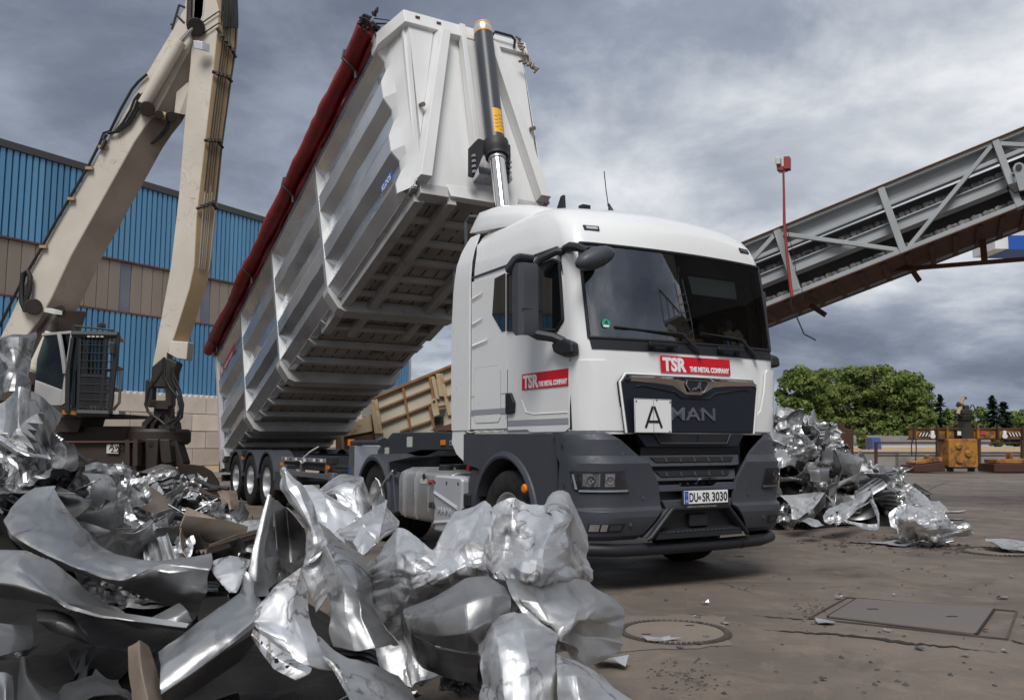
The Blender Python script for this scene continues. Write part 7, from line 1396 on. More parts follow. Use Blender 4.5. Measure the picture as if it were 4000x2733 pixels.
hero('sheet_corner', 'bluish grey sheet corner in the bottom left corner', [N_('-40,1425,3.4 30,1430,3.4 62,1445,3.45', '-40,1520,3.35 30,1510,3.3 75,1540,3.4', '-40,1640,3.3 30,1640,3.25 80,1640,3.3')], zL, 'galv_dull', 14, .01, 3, n=(24, 24))
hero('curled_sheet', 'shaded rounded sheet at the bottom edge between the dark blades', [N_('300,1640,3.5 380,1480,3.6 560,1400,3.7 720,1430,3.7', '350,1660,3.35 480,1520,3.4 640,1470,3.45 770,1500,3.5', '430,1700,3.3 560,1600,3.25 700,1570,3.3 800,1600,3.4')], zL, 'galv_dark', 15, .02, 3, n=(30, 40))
# centre: pocket, spike, folds
hero('folded_sheet', 'upright folded sheet forming a dark pocket with a brown stained side', [N_('75,345,4.1 84,350,4.1 92,355,4.1', '20,520,4.05 50,520,4.05 85,520,4.1', '-20,680,4.0 15,690,4.0 50,690,4.05', '-60,860,3.95 0,870,3.95 62,870,4.0', '-110,960,3.95 -20,970,3.95 92,965,4.0'), N_('95,360,4.1 100,370,4.12 106,380,4.15', '50,600,4.05 80,580,4.1 112,560,4.2', '40,740,4.05 85,730,4.15 132,720,4.25', '70,930,4.0 110,900,4.1 152,870,4.25'), N_('100,365,4.15 180,430,4.4 290,560,4.3', '110,560,4.3 200,620,4.55 305,640,4.4', '130,720,4.3 210,760,4.5 300,720,4.3', '150,880,4.2 220,850,4.3 290,740,4.2')], zC, 'galv_dull', 20, .008, 3.5, n=(34, 26))
hero('sheet_spike', 'narrow rippled sheet spike pointing up in front of the trailer wheels', [N_('150,190,4.02 163,186,4.0 177,192,4.0', '165,310,4.0 205,300,3.96 252,300,4.0', '235,430,3.95 275,425,3.9 322,420,3.98', '290,560,3.9 335,560,3.86 382,560,3.93', '310,700,3.9 360,675,3.85 422,650,3.88', '270,790,3.85 305,775,3.83 342,760,3.85')], zC, 'galv_bright', 23, .020, 7, n=(64, 22))
hero('curled_sheet', 'thick edged curl of bright sheet below the spike', [N_('420,650,3.85 470,760,3.8 485,860,3.8 485,960,3.8', '350,720,3.9 400,830,3.85 420,900,3.85 432,965,3.85', '270,800,3.85 330,960,3.85 345,1010,3.85 360,1065,3.85')], zC, 'galv_bright', 24, .02, 5, n=(34, 34))
hero('folded_sheet', 'bright folded sheet sloping above the pierced flange, lower centre', [N_('0,1050,3.6 110,915,3.65 270,790,3.75 300,900,3.75', '-10,1100,3.55 140,1080,3.55 230,1010,3.6 330,1060,3.7', '0,1150,3.5 180,1220,3.45 290,1200,3.5 400,1230,3.55', '60,1240,3.45 230,1340,3.4 330,1360,3.4 480,1400,3.45')], zC, 'galv_bright', 25, .024, 3, n=(44, 44))
hero('pierced_strip', 'pierced white metal flange strip in the lower centre foreground', [N_('-20,1163,3.42 60,1213,3.40 170,1298,3.37 335,1393,3.35', '-22,1195,3.40 45,1262,3.37 145,1350,3.33 318,1430,3.30', '-12,1218,3.40 28,1292,3.37 110,1402,3.33 238,1465,3.28')], zC, 'galv_bright', 26, .006, 4, n=(30, 80), hs=[(.45, .28, .10, .025), (.35, .40, .09, .02), (.62, .62, .13, .035), (.6, .77, .09, .02), (.38, .78, .06, .015), (.5, .16, .07, .014)])
hero('curled_sheet', 'tall arching grey sheet between the spike and the crumpled panel', [N_('355,520,4.3 430,560,4.3 520,620,4.3 660,700,4.3', '390,640,4.1 480,700,4.05 580,740,4.05 700,830,4.15', '430,830,3.95 530,850,3.9 630,900,3.9 730,1000,4.05', '450,1030,3.85 540,1060,3.8 650,1100,3.8 790,1130,3.95', '470,1280,3.8 600,1300,3.75 720,1290,3.75 880,1260,3.9')], zC, 'galv_dull', 27, .028, 2.6, n=(54, 40))
hero('bent_sheet', 'smooth grey sheet at the bottom edge right of the pierced flange', [N_('380,1180,3.5 560,1330,3.5 720,1370,3.55 850,1440,3.6', '420,1300,3.4 560,1440,3.35 720,1480,3.4 910,1530,3.5', '480,1420,3.35 580,1560,3.25 740,1640,3.3 960,1640,3.4')], zC, 'galv_dull', 28, .02, 2.6, n=(40, 44))
hero('crumpled_sheet', 'pale stained sheet with a rolled edge just before the silver tank', [N_('640,500,5.0 720,440,5.0 790,372,5.1 805,400,5.15', '490,590,4.9 620,560,4.8 760,520,4.8 875,500,5.0', '560,640,4.8 650,620,4.7 740,640,4.7 860,560,4.9', '620,740,4.75 660,720,4.7 700,690,4.7 760,600,4.8')], zC, 'galv_bright', 29, .035, 2.8, n=(40, 40))
hero('sheet_cup', 'small white cupped scrap before the pale stained sheet', [N_('590,650,4.6 640,530,4.7 690,570,4.65', '610,700,4.5 650,620,4.6 712,620,4.55', '625,745,4.5 660,710,4.5 705,660,4.5')], zC, 'galv_bright', 31, .02, 5, n=(26, 26))
hero('pale_sheet', 'large pale sheet lying bright beside the lorry drive wheel', [N_('370,310,6.6 510,243,6.7 625,263,6.8 640,290,6.9', '430,360,6.4 520,340,6.4 610,330,6.4 690,400,6.6', '480,400,6.3 560,430,6.3 640,460,6.3 697,480,6.5', '500,520,6.2 570,540,6.2 640,560,6.2 680,560,6.3')], zC, 'galv_bright', 33, .05, 2.2, n=(44, 44))
hero('pale_sheet', 'dull flat sheet in front of the large pale sheet, behind the spike', [N_('255,290,6.3 340,290,6.3 400,340,6.3 480,390,6.2', '300,380,6.1 420,370,6.0 520,430,6.0 610,480,6.0', '340,480,5.9 420,510,5.9 480,560,5.8 530,590,5.8', '350,600,5.7 430,640,5.7 500,680,5.6 560,700,5.6')], zC, 'galv_bright', 34, .015, 2.4, n=(40, 40))
# big crumpled panel in the right foreground
hero('crumpled_sheet', 'big crumpled galvanised panel with torn peaks in front of the lorry', [
    N_('690,740,4.45 850,560,4.25 960,590,4.15 1065,705,4.05 1200,460,4.35 1372,380,4.42 1395,462,4.35 1530,410,4.42 1680,450,4.45 1815,490,4.45 1835,392,4.6 2000,600,4.7',
       '670,800,4.4 848,690,4.05 950,710,3.95 1075,735,3.98 1205,570,4.15 1335,500,4.22 1398,570,4.15 1510,560,4.3 1620,570,4.22 1770,570,4.15 1850,520,4.4 2000,700,4.65',
       '660,860,4.35 845,800,3.95 950,830,3.88 1090,790,3.88 1215,680,4.0 1320,650,4.02 1400,680,4.05 1500,690,4.25 1590,700,4.1 1720,680,3.95 1860,690,4.2 1995,790,4.6',
       '670,960,4.3 850,920,3.98 960,930,3.9 1150,850,3.82 1260,780,3.9 1340,760,3.92 1402,790,3.98 1480,780,4.1 1530,790,3.95 1680,800,3.85 1860,850,4.1 1988,880,4.55',
       '700,1080,4.2 870,1060,4.05 980,1000,4.0 1180,930,3.95 1290,880,3.95 1370,850,3.98 1410,860,4.05 1460,860,4.0 1560,880,3.95 1680,890,3.95 1860,930,4.1 1985,960,4.4',
       '720,1280,4.2 880,1230,4.2 1000,1180,4.2 1180,1100,4.15 1290,1030,4.1 1370,1000,4.1 1420,1000,4.15 1480,1000,4.1 1580,1020,4.1 1690,1040,4.1 1860,1050,4.2 1960,1080,4.35',
       '760,1520,4.1 900,1500,4.1 1000,1480,4.1 1180,1440,4.1 1290,1400,4.1 1370,1360,4.1 1420,1350,4.1 1480,1340,4.1 1580,1330,4.1 1690,1320,4.1 1840,1300,4.15 1940,1280,4.25')], zC, 'galv_bright', 40, .030, 3.6, n=(90, 180), angle=8, soft=.22)
hero('bulged_sheet', 'smooth bulging grey sheet with dark underside in the right foreground', [
    N_('880,1040,3.85 1050,980,3.8 1250,870,3.8 1390,840,3.85 1500,920,3.9', '900,1100,3.75 1080,1080,3.6 1260,1010,3.55 1420,960,3.6 1535,980,3.75', '930,1180,3.75 1100,1200,3.6 1270,1180,3.5 1400,1110,3.55 1500,1100,3.7', '960,1230,3.8 1120,1270,3.7 1260,1300,3.6 1350,1290,3.6 1400,1200,3.7'),
    N_('880,1050,3.9 930,1180,3.8 1100,1260,3.7 1340,1300,3.65', '870,1150,4.0 940,1290,3.9 1100,1350,3.8 1340,1380,3.75', '890,1280,4.1 980,1400,4.0 1120,1450,3.9 1330,1490,3.8')], zC, 'galv_dull', 48, .016, 2.4, n=(44, 50))
hero('crumpled_sheet', 'wide crumpled sheet with a turned up bright rim at the right of the heap', [N_('1500,870,3.9 1640,850,3.95 1860,850,4.1 1985,880,4.3 2100,970,4.4', '1540,980,3.8 1700,1000,3.75 1880,1000,3.85 2050,1010,4.0 2200,1050,4.3', '1600,1070,3.75 1750,1120,3.7 1870,1130,3.7 2000,1090,3.8 2215,1150,4.2', '1700,1120,3.75 1800,1190,3.7 1830,1240,3.65 1960,1190,3.75 2220,1260,4.1', '1800,1180,3.8 1820,1290,3.7 1960,1350,3.75 2030,1390,3.85 2180,1300,4.1')], zC, 'galv_dull', 50, .038, 2.8, n=(54, 54))
hero('bent_sheet', 'bright marbled sheet with a rounded top at the bottom right of the heap', [N_('1340,1250,3.6 1420,1120,3.6 1560,1085,3.65 1650,1100,3.7', '1335,1330,3.45 1450,1220,3.4 1600,1160,3.45 1810,1190,3.6', '1330,1450,3.4 1470,1380,3.3 1650,1350,3.3 1810,1330,3.5', '1320,1640,3.35 1480,1640,3.2 1660,1640,3.2 1790,1640,3.4')], zC, 'galv_bright', 51, .026, 3, n=(50, 44))
hero('bent_sheet', 'lowest bright sheet running out of the bottom edge right of the heap', [N_('1800,1320,3.6 1900,1340,3.65 2000,1390,3.7 2080,1430,3.8', '1810,1450,3.45 1920,1440,3.4 2060,1480,3.5 2160,1520,3.65', '1800,1640,3.4 1950,1640,3.3 2150,1640,3.4 2330,1640,3.6')], zC, 'galv_bright', 52, .018, 2.6, n=(40, 44))
# ---- heap cores: fine scrap under the sheets, blackened so the gaps look shaded
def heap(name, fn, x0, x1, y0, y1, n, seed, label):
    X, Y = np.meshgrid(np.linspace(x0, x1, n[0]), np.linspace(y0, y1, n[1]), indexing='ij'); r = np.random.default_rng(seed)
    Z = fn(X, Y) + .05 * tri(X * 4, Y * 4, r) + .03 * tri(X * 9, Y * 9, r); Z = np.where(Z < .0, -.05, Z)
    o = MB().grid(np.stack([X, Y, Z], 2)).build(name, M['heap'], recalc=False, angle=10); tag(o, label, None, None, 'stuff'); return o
def left_top(Y): return np.interp(Y, [3.2, 3.8, 4.5, 5.5, 7, 9, 11, 14, 16, 17.5], [.10, .26, .42, .52, .58, .66, .66, .58, .35, .0])
def left_bank(X, Y): return .62 * np.clip((-X - 2.75) / .7, 0, 1) * np.clip((8.2 - Y) / 1.8, 0, 1) * np.clip((Y - 4.8) / .9, 0, 1)
def left_edge(Y): return np.interp(Y, [3.2, 4.0, 5.0, 6.5, 8, 10, 14, 17], [.30, .25, -.35, -1.05, -2.2, -3.1, -4.4, -5.2])
def left_fn(X, Y): e_ = np.clip((left_edge(Y) - X) / 1.1, -1, 1); return left_top(Y) * np.clip(e_ * 1.2, 0, 1) ** .7 - .22 + left_bank(X, Y) - .3 * (e_ <= 0)
heap('scrap_heap', left_fn, -9, .6, 2.9, 17.6, (90, 120), 1, 'fine scrap core of the left heap, coloured near black as shade')
def right_fn(X, Y): return 1.58 * np.clip(1 - ((X - 4.1) / 1.5) ** 2 - ((Y - 15.2) / 2.1) ** 2, 0, 1) ** .7 + .85 * np.clip(1 - ((X - 5.75) / 1.0) ** 2 - ((Y - 14.9) / 1.3) ** 2, 0, 1) ** .7
heap('scrap_heap', lambda X, Y: right_fn(X, Y) - .38, 2.2, 7.2, 12.6, 17.6, (60, 60), 2, 'fine scrap core of the right heap, coloured near black as shade')
# ---- random pieces
def fold(P, r, n, ang=1.6):
    for k in range(n):
        c = P.reshape(-1, 3)[r.integers(0, P.shape[0] * P.shape[1])] * r.uniform(.1, .9); a = r.uniform(0, 6.28); nrm = np.array([math.cos(a), math.sin(a), r.normal() * .2]); nrm /= np.linalg.norm(nrm)
        ax = np.cross(nrm, [0, 0, 1.0]); ax /= np.linalg.norm(ax); sd = (P - c) @ nrm; w_ = r.uniform(.02, .10); th = r.uniform(.5, ang) * r.choice([-1, 1]) * np.clip(sd / w_, 0, 1)
        Q = P - c; c_, s_ = np.cos(th)[:, :, None], np.sin(th)[:, :, None]; P = c + Q * c_ + np.cross(np.broadcast_to(ax, Q.shape), Q) * s_ + ax * ((Q @ ax)[:, :, None]) * (1 - c_)
    return P
def piece(kind, L, W_, seed):
    r = np.random.default_rng(seed); n = (26, 22) if kind != 'crumpled' else (34, 30)
    U, V_ = np.meshgrid(np.linspace(-L / 2, L / 2, n[0]), np.linspace(-W_ / 2, W_ / 2, n[1]), indexing='ij')
    if kind in ('torn', 'crumpled'):
        k = 1 + .25 * np.sin(U / L * 5 + r.uniform(0, 6)); V_ = V_ * k; U = U * (1 + .2 * np.sin(V_ / W_ * 6 + r.uniform(0, 6)))
    P = np.stack([U, V_, U * 0], 2)
    if kind == 'crumpled': P = crumple(P, L * .085, 3.2 / L, seed, 4); P = fold(P, r, 3, 1.5); P = crumple(P, L * .03, 6.0 / L, seed + 1, 3)
    elif kind == 'curled':
        R_ = L * r.uniform(.22, .6); a = U / R_; P = np.stack([np.sin(a) * R_, V_, (1 - np.cos(a)) * R_ + .1 * V_ * np.sin(a)], 2); P = crumple(P, L * .015, 3 / L, seed, 3)
    elif kind == 'ribbed':
        q = (V_ / W_ + .5) * r.integers(3, 6); z = np.clip(np.abs((q % 1) - .5) * 6 - 1, 0, 1) * min(.03, W_ * .09); P = np.stack([U, V_, z], 2); P = fold(P, r, 1 + seed % 2, .9); P = crumple(P, L * .012, 2.5 / L, seed, 2)
    elif kind == 'strip':
        z = np.where(np.abs(V_) > W_ * .3, .5 * W_, 0) * r.uniform(.2, 1); P = np.stack([U, V_, z], 2); P = fold(P, r, 2, .8); P = crumple(P, L * .012, 3 / L, seed, 2)
    elif kind == 'torn': P = fold(P, r, 2, .8); P = crumple(P, L * .03, 2.4 / L, seed, 3)
    return jagged(P, seed, .04)
TONE = {'galv_bright': 'bright', 'galv_dull': 'dull grey', 'galv_dark': 'dark stained', 'galv_rusty': 'rust stained'}
NAME = {'crumpled': 'crumpled_sheet', 'curled': 'curled_sheet', 'ribbed': 'ribbed_sheet', 'strip': 'bent_channel', 'torn': 'torn_sheet'}
DESC = {'crumpled': 'crumpled sheet', 'curled': 'curled sheet', 'ribbed': 'ribbed panel', 'strip': 'narrow bent strip', 'torn': 'torn flat sheet'}
pool = {}
def scatter(kind, mt, L, pos, rot, zone, key):
    if key not in pool:
        P = piece(kind, 1.0, {'crumpled': .85, 'curled': .7, 'ribbed': .45, 'strip': .20, 'torn': .62}[kind], key[1] * 13 + 5)
        m = MB().grid(P); o = m.build(NAME[kind], M[mt], angle=9 if kind in ('crumpled', 'torn') else 16, recalc=False); shell(o, .006); pool[key] = o.data
    else:
        o = bpy.data.objects.new(NAME[kind], pool[key]); COL.objects.link(o); shell(o, .006)
    o.scale = (L, L, L); o.location = pos; o.rotation_euler = rot
    o['zone'] = 1
    return tag(o, f'{TONE[mt]} {DESC[kind]} {zone}', 'scrap metal', f'{TONE[mt]} {DESC[kind]}s {zone}')
rs = np.random.default_rng(11)
def pick(ks, ws): return ks[int(rs.choice(len(ks), p=np.array(ws) / sum(ws)))]
KINDS_ = ['crumpled', 'curled', 'ribbed', 'strip', 'torn']
# left heap, from the crane back down to the front
for k in range(275):
    t = k / 274; Y = 15.5 - 10.2 * t ** .85
    x = rs.uniform(-15, np.interp(Y, [5, 6.5, 8, 10, 16], [640, 640, 610, 590, 520])); X = at(x, 1200, Y)[0]
    if k % 9 == 0: Y = rs.uniform(5.6, 7.0); X = rs.uniform(-.62, -.42) * Y
    X = min(X, left_edge(Y) - .15); Z = float(left_top(Y)) * min(1, max(.12, (left_edge(Y) - X) / .9)) + float(left_bank(X, Y))
    Z = Z + rs.uniform(-.10, .06); kind = pick(KINDS_, [3, 2.6, 2.6, 2.4, 3.4]); mt = pick(list(TONE), [2.6, 4.2, 3.4, .7])
    L = rs.uniform(.34, .80) * np.interp(Y, [5, 10, 16], [.8, .95, 1.1]); zone = 'in left heap' + (' far back' if Y > 11 else ' midway' if Y > 8 else ' up front')
    scatter(kind, mt, L, (X, Y, Z), (rs.normal() * .30 + .14, rs.normal() * .30, rs.uniform(0, 6.28)), zone, (kind, int(rs.integers(0, 7)), mt))
# filling between the big foreground sheets, mostly dark so the gaps look shaded
for k in range(26):
    Y = rs.uniform(3.5, 5.0); x = rs.uniform(0, 1330); X = min(at(x, 1400, Y)[0], left_edge(Y) - .1); Z = max(.05, float(left_top(Y)) - .20 + rs.uniform(-.18, .02))
    kind = pick(KINDS_, [3, 3, 1, 1.5, 3]); mt = pick(list(TONE), [.4, 2, 7, .6])
    scatter(kind, mt, rs.uniform(.25, .5), (X, Y, Z), (rs.normal() * .6, rs.normal() * .6, rs.uniform(0, 6.28)), 'between foreground sheets', (kind, int(rs.integers(0, 7)), mt))
# right heap beside the truck
for k in range(150):
    for _ in range(30):
        X = rs.uniform(2.7, 6.75); Y = rs.uniform(12.9, 16.2); z = float(right_fn(np.array(X), np.array(Y)))
        if z > .0 and rs.uniform() < .35 + z: break
    dx = (float(right_fn(np.array(X + .1), np.array(Y))) - z) / .1; dy = (float(right_fn(np.array(X), np.array(Y + .1))) - z) / .1
    kind = pick(KINDS_, [6, 2, 1.5, 1.5, 2.5]); mt = pick(list(TONE), [7, 2.6, .5, .3]); Lr = rs.uniform(.40, .95)
    scatter(kind, mt, Lr, (X, Y, max(.12, z - .12 + rs.uniform(.0, .12))), (math.atan(dy) * .8 + rs.normal() * .35, -math.atan(dx) * .8 + rs.normal() * .35, rs.uniform(0, 6.28)), 'in the right heap', (kind, int(rs.integers(0, 9)), mt))
def relabel():              # pieces sharing a description are told apart by size and by what they lie beside
    from collections import defaultdict
    for grp in (0, 1):
        B = defaultdict(list)
        for o in COL.objects:
            if o.get('group') and o.get('category') == 'scrap metal' and 'zone' in o: B[o['label']].append(o)
        for lab, L in B.items():
            if len(L) == 1: L[0].pop('group', None); continue
            if grp == 0:
                for o in L:
                    p = o.location; sc = o.scale[0]; sz = 'small' if sc < .5 else 'large' if sc > .75 else 'medium'
                    px_ = 1162 + p.x / max(p.y, .1) * FPX / S
                    if p.x > 1.5: q = 'by the headlamp' if px_ < 1840 and p.z < .7 else 'by the cab' if px_ < 1840 else 'below the rust plate' if px_ < 1930 else 'before the railing'
                    elif p.y < 5.05: q = 'at far left' if px_ < 300 else 'left of the spike' if px_ < 650 else 'under the big panel'
                    else: q = 'by left edge' if px_ < 130 else 'under crane cab' if px_ < 290 else 'below grab' if px_ < 450 else 'near wheels'
                    o['label'] = f"{sz} {lab} {q}"; o['group'] = f"{lab} {q}"[:60]
            elif len(L) <= 4:
                L.sort(key=lambda o: o.location.x / o.location.y)
                for o, w_ in zip(L, {2: ('left', 'right'), 3: ('leftmost', 'middle', 'rightmost'), 4: ('leftmost', 'second', 'third', 'rightmost')}[len(L)]): o['label'] = w_ + ' ' + o['label']
    for o in COL.objects:
        if 'zone' in o:
            del o['zone']
            if 'group' in o and sum(1 for q in COL.objects if q.get('group') == o['group']) < 2: del o['group']
relabel()
zR = lambda x, y: ((2950 + .5352 * x) / S, (1350 + .5352 * y) / S)
hero('crumpled_ball', 'crumpled ball of bright sheet lying by itself right of the heap', [N_('1030,1210,11.3 1110,1150,11.4 1250,1190,11.5 1370,1230,11.5', '1020,1300,11.1 1120,1260,10.9 1260,1250,10.95 1400,1260,11.3', '1060,1390,11.1 1150,1350,10.85 1300,1330,10.8 1480,1330,11.1', '1180,1440,11.1 1240,1440,10.95 1320,1430,10.9 1545,1340,11.2', '1260,1470,11.2 1310,1462,11.1 1400,1450,11.1 1450,1430,11.2'), N_('1080,1150,11.8 1200,1160,11.9 1360,1220,11.9', '1020,1240,11.7 1200,1290,12.0 1440,1330,11.8', '1100,1420,11.5 1250,1450,11.6 1450,1430,11.6')], zR, 'galv_bright', 60, .085, 3.4, n=(44, 44))
hero('torn_sheet', 'torn bright panel sloping down behind the crumpled ball', [N_('1120,1065,13.0 1200,1070,13.2 1290,1120,13.3', '1080,1150,12.6 1230,1150,12.7 1350,1160,12.9', '1060,1200,12.3 1250,1200,12.3 1440,1210,12.5')], zR, 'galv_bright', 62, .05, 2.6, n=(36, 36))
hero('box_section', 'boxy grey folded panel with a white top edge in the right heap', [N_('395,895,13.0 470,893,13.0 538,895,13.1', '395,908,12.75 470,906,12.7 538,908,12.8', '400,990,12.75 470,1000,12.7 535,990,12.8')], zR, 'galv_dull', 63, .008, 3, n=(30, 30))
hero('crumpled_sheet', 'tall pale crumpled panel on top of the right heap beside the cab', [N_('150,440,15.0 220,445,14.9 270,460,15.0 298,510,15.2', '150,520,14.7 230,510,14.6 280,540,14.8 300,580,15.1', '150,620,14.6 230,600,14.5 290,600,14.7 385,640,15.0')], zR, 'galv_bright', 64, .06, 2.4, n=(38, 38))
hero('bent_sheet', 'long pale sheet lying flat under the tall panel of the right heap', [N_('20,640,14.2 120,618,14.6 250,625,14.8 335,640,14.9', '60,680,13.9 170,660,14.2 270,660,14.4 340,655,14.6', '150,740,13.8 190,700,14.0 240,690,14.2 300,670,14.4')], zR, 'galv_bright', 65, .03, 2.4, n=(34, 38))
hero('brown_sheet', 'brown stained crumpled sheet near the top of the right heap', [N_('200,740,14.0 290,690,14.2 350,690,14.3', '230,790,13.8 290,770,13.8 355,770,14.0', '270,830,13.7 305,845,13.7 350,820,13.9')], zR, 'galv_rusty', 66, .05, 2.6, n=(32, 32))
hero('curved_sheet', 'big silver curved sheet in the right heap just above the headlamp', [N_('150,770,13.4 190,750,13.6 240,770,13.7 300,820,13.8', '140,830,13.1 200,810,13.1 260,820,13.2 310,850,13.5', '150,910,13.1 200,890,13.0 250,870,13.1 300,880,13.4')], zR, 'galv_bright', 67, .03, 2.6, n=(34, 34))
hero('bent_sheet', 'long sheet with pierced rib sloping to the ground at the front of the right heap', [N_('180,1095,12.4 300,1080,12.6 420,1070,12.8 505,1075,12.9', '250,1160,12.2 330,1160,12.3 400,1150,12.4 470,1130,12.6', '265,1270,12.0 320,1260,12.0 360,1230,12.1 420,1190,12.3')], zR, 'galv_bright', 68, .02, 3, n=(36, 40), hs=[(.3, .75, .04, .02), (.4, .8, .04, .02), (.55, .8, .04, .02)])
hero('pierced_sheet', 'pierced panel with long frame rail on the ground before the right heap', [N_('495,1235,12.0 560,1170,12.3 660,1130,12.6 850,1040,13.0', '500,1260,11.9 600,1230,12.0 720,1170,12.3 840,1090,12.8', '520,1285,11.85 640,1280,11.9 700,1240,12.1 800,1130,12.6')], zR, 'galv_bright', 69, .035, 3.6, n=(38, 50), hs=[(.5, .2, .05, .025), (.4, .35, .06, .03), (.6, .3, .04, .02)])
hero('bent_channel', 'narrow ribbed frame rail bent in a U on the ground before the right heap', [N_('640,1265,11.7 760,1290,11.6 890,1295,11.6 880,1230,11.9 830,1120,12.4', '660,1285,11.65 770,1315,11.55 895,1320,11.55 895,1230,11.85 845,1115,12.35', '700,1300,11.6 780,1330,11.5 900,1338,11.5 905,1230,11.85 860,1115,12.35')], zR, 'galv_bright', 70, .015, 5, n=(20, 70))
hero('bent_sheet', 'curled flat piece on the ground at the foot of the right heap', [N_('340,1275,11.6 400,1255,11.8 450,1270,11.9', '380,1300,11.5 430,1280,11.6 480,1290,11.7', '420,1320,11.5 460,1318,11.5 505,1308,11.6')], zR, 'galv_bright', 71, .02, 4, n=(26, 26))
hero('folded_sheet', 'folded metal panel lying flat at the right edge of the yard', [N_('1675,1395,10.9 1760,1400,10.9 1870,1418,10.8 2080,1440,10.7', '1690,1425,10.6 1780,1440,10.6 1900,1452,10.5 2080,1465,10.4', '1740,1450,10.5 1800,1480,10.4 1900,1490,10.35 2080,1505,10.3'), N_('1680,1400,10.9 1760,1420,10.95 1880,1445,10.9 2080,1460,10.8', '1760,1470,10.5 1830,1490,10.4 1930,1505,10.4 2080,1515,10.3')], zR, 'galv_bright', 72, .02, 3, n=(30, 50))
# pipes, rods and wires caught in the left heap
for k in range(16):
    Y = rs.uniform(6.0, 13.5); X = min(rs.uniform(-.60, -.28) * Y, left_edge(Y) - .3); Z = float(left_top(Y)) + float(left_bank(X, Y)) + rs.uniform(.02, .16); a = rs.uniform(0, 6.28); L = rs.uniform(.25, .6); q = rs.uniform(-.25, .35)
    d0 = np.array([math.cos(a), math.sin(a), q]) * L; c0 = np.array([X, Y, Z]); b_ = np.array([rs.normal() * .06, rs.normal() * .06, rs.normal() * .06]); wire = k % 2
    o = MB().tube([c0 - d0, c0 - d0 * .3 + b_, c0 + d0 * .4 - b_ * .6, c0 + d0], .008 if wire else rs.uniform(.018, .034), 7).build('scrap_wire' if wire else 'scrap_pipe', M[['brown_steel', 'rust', 'conv_dark', 'galv_dull'][k % 4]], None)
    px_ = 1162 + X / Y * FPX / S; top(o, ('thin bent wire' if wire else 'short bent pipe') + f' {["brown", "rusty", "black", "grey"][k % 4]} in left heap ' + ('by the left edge' if px_ < 150 else 'under crane cab' if px_ < 290 else 'below grab' if px_ < 450 else 'near wheels'), 'wire' if wire else 'pipe', 'wires in the left heap' if wire else 'pipes in the left heap')
# ---- loose bits on the ground
def flake(x, y, L, W_, rot, lab, mt='galv_dull', lift=.01, jag=.3, seed=0, cat='metal scrap', group=None, curl=.03):
    r = np.random.default_rng(seed + int(x)); n = 9; P = []
    for k in range(n): a = 2 * math.pi * k / n; q = 1 + r.uniform(-jag, jag); P.append((math.cos(a) * L / 2 * q, math.sin(a) * W_ / 2 * q, lift + curl * r.uniform(0, 1) * abs(math.cos(a))))
    P = [(0, 0, lift + curl * .3)] + P; m = MB().add(P, [(0, 1 + k, 1 + (k + 1) % n) for k in range(n)])
    o = m.build('metal_flake', M[mt], recalc=False, angle=15); shell(o, .004); p = gnd(x, y); o.location = (p[0], p[1], .003); o.rotation_euler = (0, 0, rot); return tag(o, lab, cat, group)
flake(1500, 1455, .22, .13, .2, 'pale torn metal flake lying on the manhole cover', 'galv_bright', jag=.45)
flake(1870, 1415, .17, .13, 2.4, 'pale triangular metal flake at the left corner of the steel plate', 'galv_bright', jag=.4)
flake(1385, 1512, .20, .22, .5, 'bright crumpled flake beside the foot of the foreground heap', 'galv_bright', lift=.02, curl=.08)
flake(1645, 1416, .06, .06, 0, 'small round grey disc right of the manhole cover', 'galv_bright', jag=.05, curl=.0)
flake(1600, 1372, .07, .05, .3, 'tiny pale flake between manhole and truck'); flake(1905, 1359, .09, .05, .1, 'tiny pale flake at the upper left corner of the steel plate', 'galv_bright')
flake(2275, 1358, .11, .07, .4, 'small grey flake near the right edge above the steel plate')
flake(2005, 1235, .45, .22, .1, 'long torn pale flake lying left of the crumpled ball', 'galv_bright', curl=.05); flake(1950, 1232, .40, .16, -.1, 'long thin grey flake left of the torn pale flake', 'galv_dull', curl=.04); flake(2040, 1240, .35, .20, .1, 'pale flake directly in front of the torn one by the ball', 'galv_bright', curl=.05)
flake(2160, 1163, .6, .2, .2, 'long pale flake lying behind the crumpled ball', 'galv_bright', curl=.05); flake(2165, 1180, .4, .2, .1, 'short grey flake behind the crumpled ball', 'galv_dull', curl=.05); flake(2125, 1200, .3, .2, .1, 'small grey flake just right of the crumpled ball', 'galv_dull')
flake(1680, 1262, .13, .07, .1, 'small flat grey flake in front of the truck bumper corner', 'galv_dull', curl=.01); flake(1715, 1205, .1, .06, 0, 'dark oily flake under the truck corner', 'galv_dark', curl=.005)
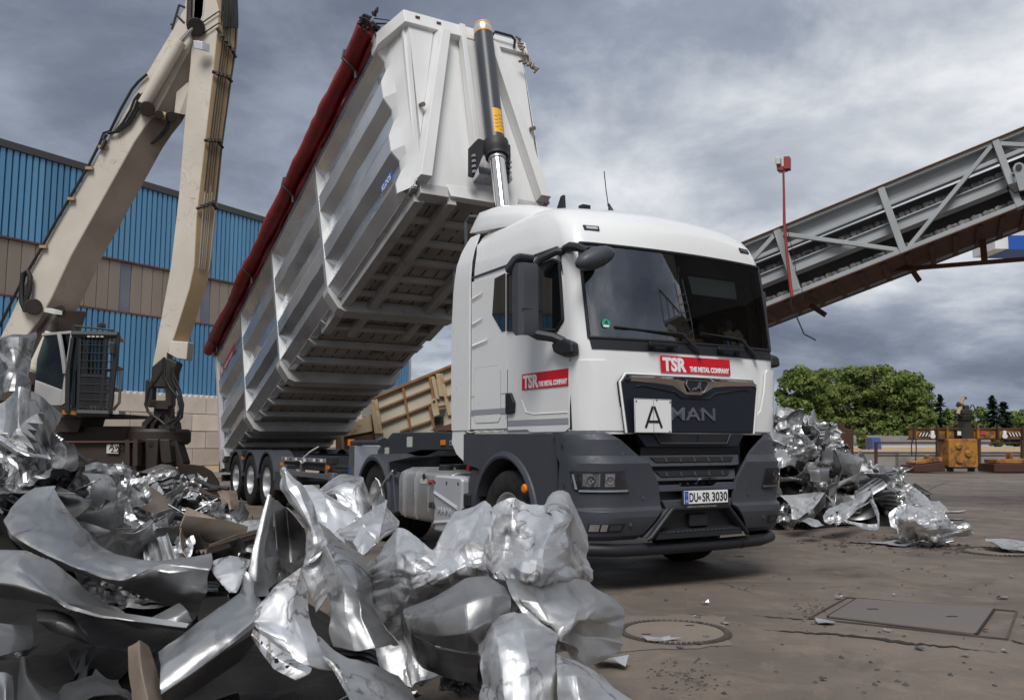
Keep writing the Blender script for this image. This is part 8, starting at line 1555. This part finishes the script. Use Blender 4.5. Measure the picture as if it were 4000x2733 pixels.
for k in range(26):
    x = rs.uniform(1500, 2330); y = rs.uniform(1130, 1560)
    if x < 1790 and y < 1330: continue
    flake(x, y, rs.uniform(.03, .09), rs.uniform(.02, .05), rs.uniform(0, 3), 'tiny loose metal flake on the open yard', pick(['galv_bright', 'galv_dull', 'galv_dark'], [2, 2, 2]), curl=.01, group='tiny metal flakes on the yard', seed=k)
m = MB(); r = np.random.default_rng(31)
def stone(x, y, s_):
    p = gnd(x, y); a = r.uniform(0, 6.28); c, s0 = math.cos(a) * s_, math.sin(a) * s_; h = s_ * r.uniform(.4, .9); X, Y = p[0], p[1]
    m.add([(X + c, Y + s0, .002), (X - s0, Y + c, .002), (X - c, Y - s0, .002), (X + s0 * .8, Y - c * .8, .002), (X + c * .2, Y + s0 * .3, h)], [(0, 1, 4), (1, 2, 4), (2, 3, 4), (3, 0, 4)])
for k in range(170): stone(r.uniform(1430, 2330), 1140 + 440 * r.uniform() ** 1.3, r.uniform(.006, .022))
for k in range(110): stone(r.normal(1560, 40), r.normal(1540, 22), r.uniform(.004, .014))
for k in range(120): stone(r.normal(1960, 60), r.normal(1232, 8), r.uniform(.01, .04))
for k in range(60): stone(r.normal(2150, 40), r.normal(1245, 6), r.uniform(.01, .05))
for k in range(60): stone(r.normal(1840, 25), r.normal(1390, 18), r.uniform(.005, .016))
o = m.build('yard_grit', M['grit'], recalc=False, smooth=False); tag(o, 'small dark stones and grit strewn over the yard', None, None, 'stuff')
# fallen pieces between heap and trailer wheels
flake(560, 1140, .5, .25, .3, 'pale flake on the ground before the rear trailer wheel', 'galv_bright', curl=.06); hero('rusty_sheet', 'rust orange panel leaning at the end of the left heap by the trailer wheels', [N_('1305,330,13.5 1370,325,13.6 1425,335,13.7', '1325,380,13.3 1380,385,13.3 1430,385,13.5', '1335,440,13.2 1390,445,13.2 1440,440,13.4')], zL, 'galv_rusty', 80, .02, 2, n=(24, 24))
for i, p in enumerate([[(1480, 515, 9), (1500, 560, 9), (1512, 580, 9)], [(1515, 480, 9), (1520, 520, 9), (1510, 550, 9), (1530, 575, 9)]]):
    o = MB().tube([at(*zL(a, b), c) for a, b, c in p], .008, 5).build('rusty_wire', M['rust']); top(o, ['short rusty wire curling out of the left heap', 'longer bent rusty wire sticking out of the left heap'][i], 'wire')
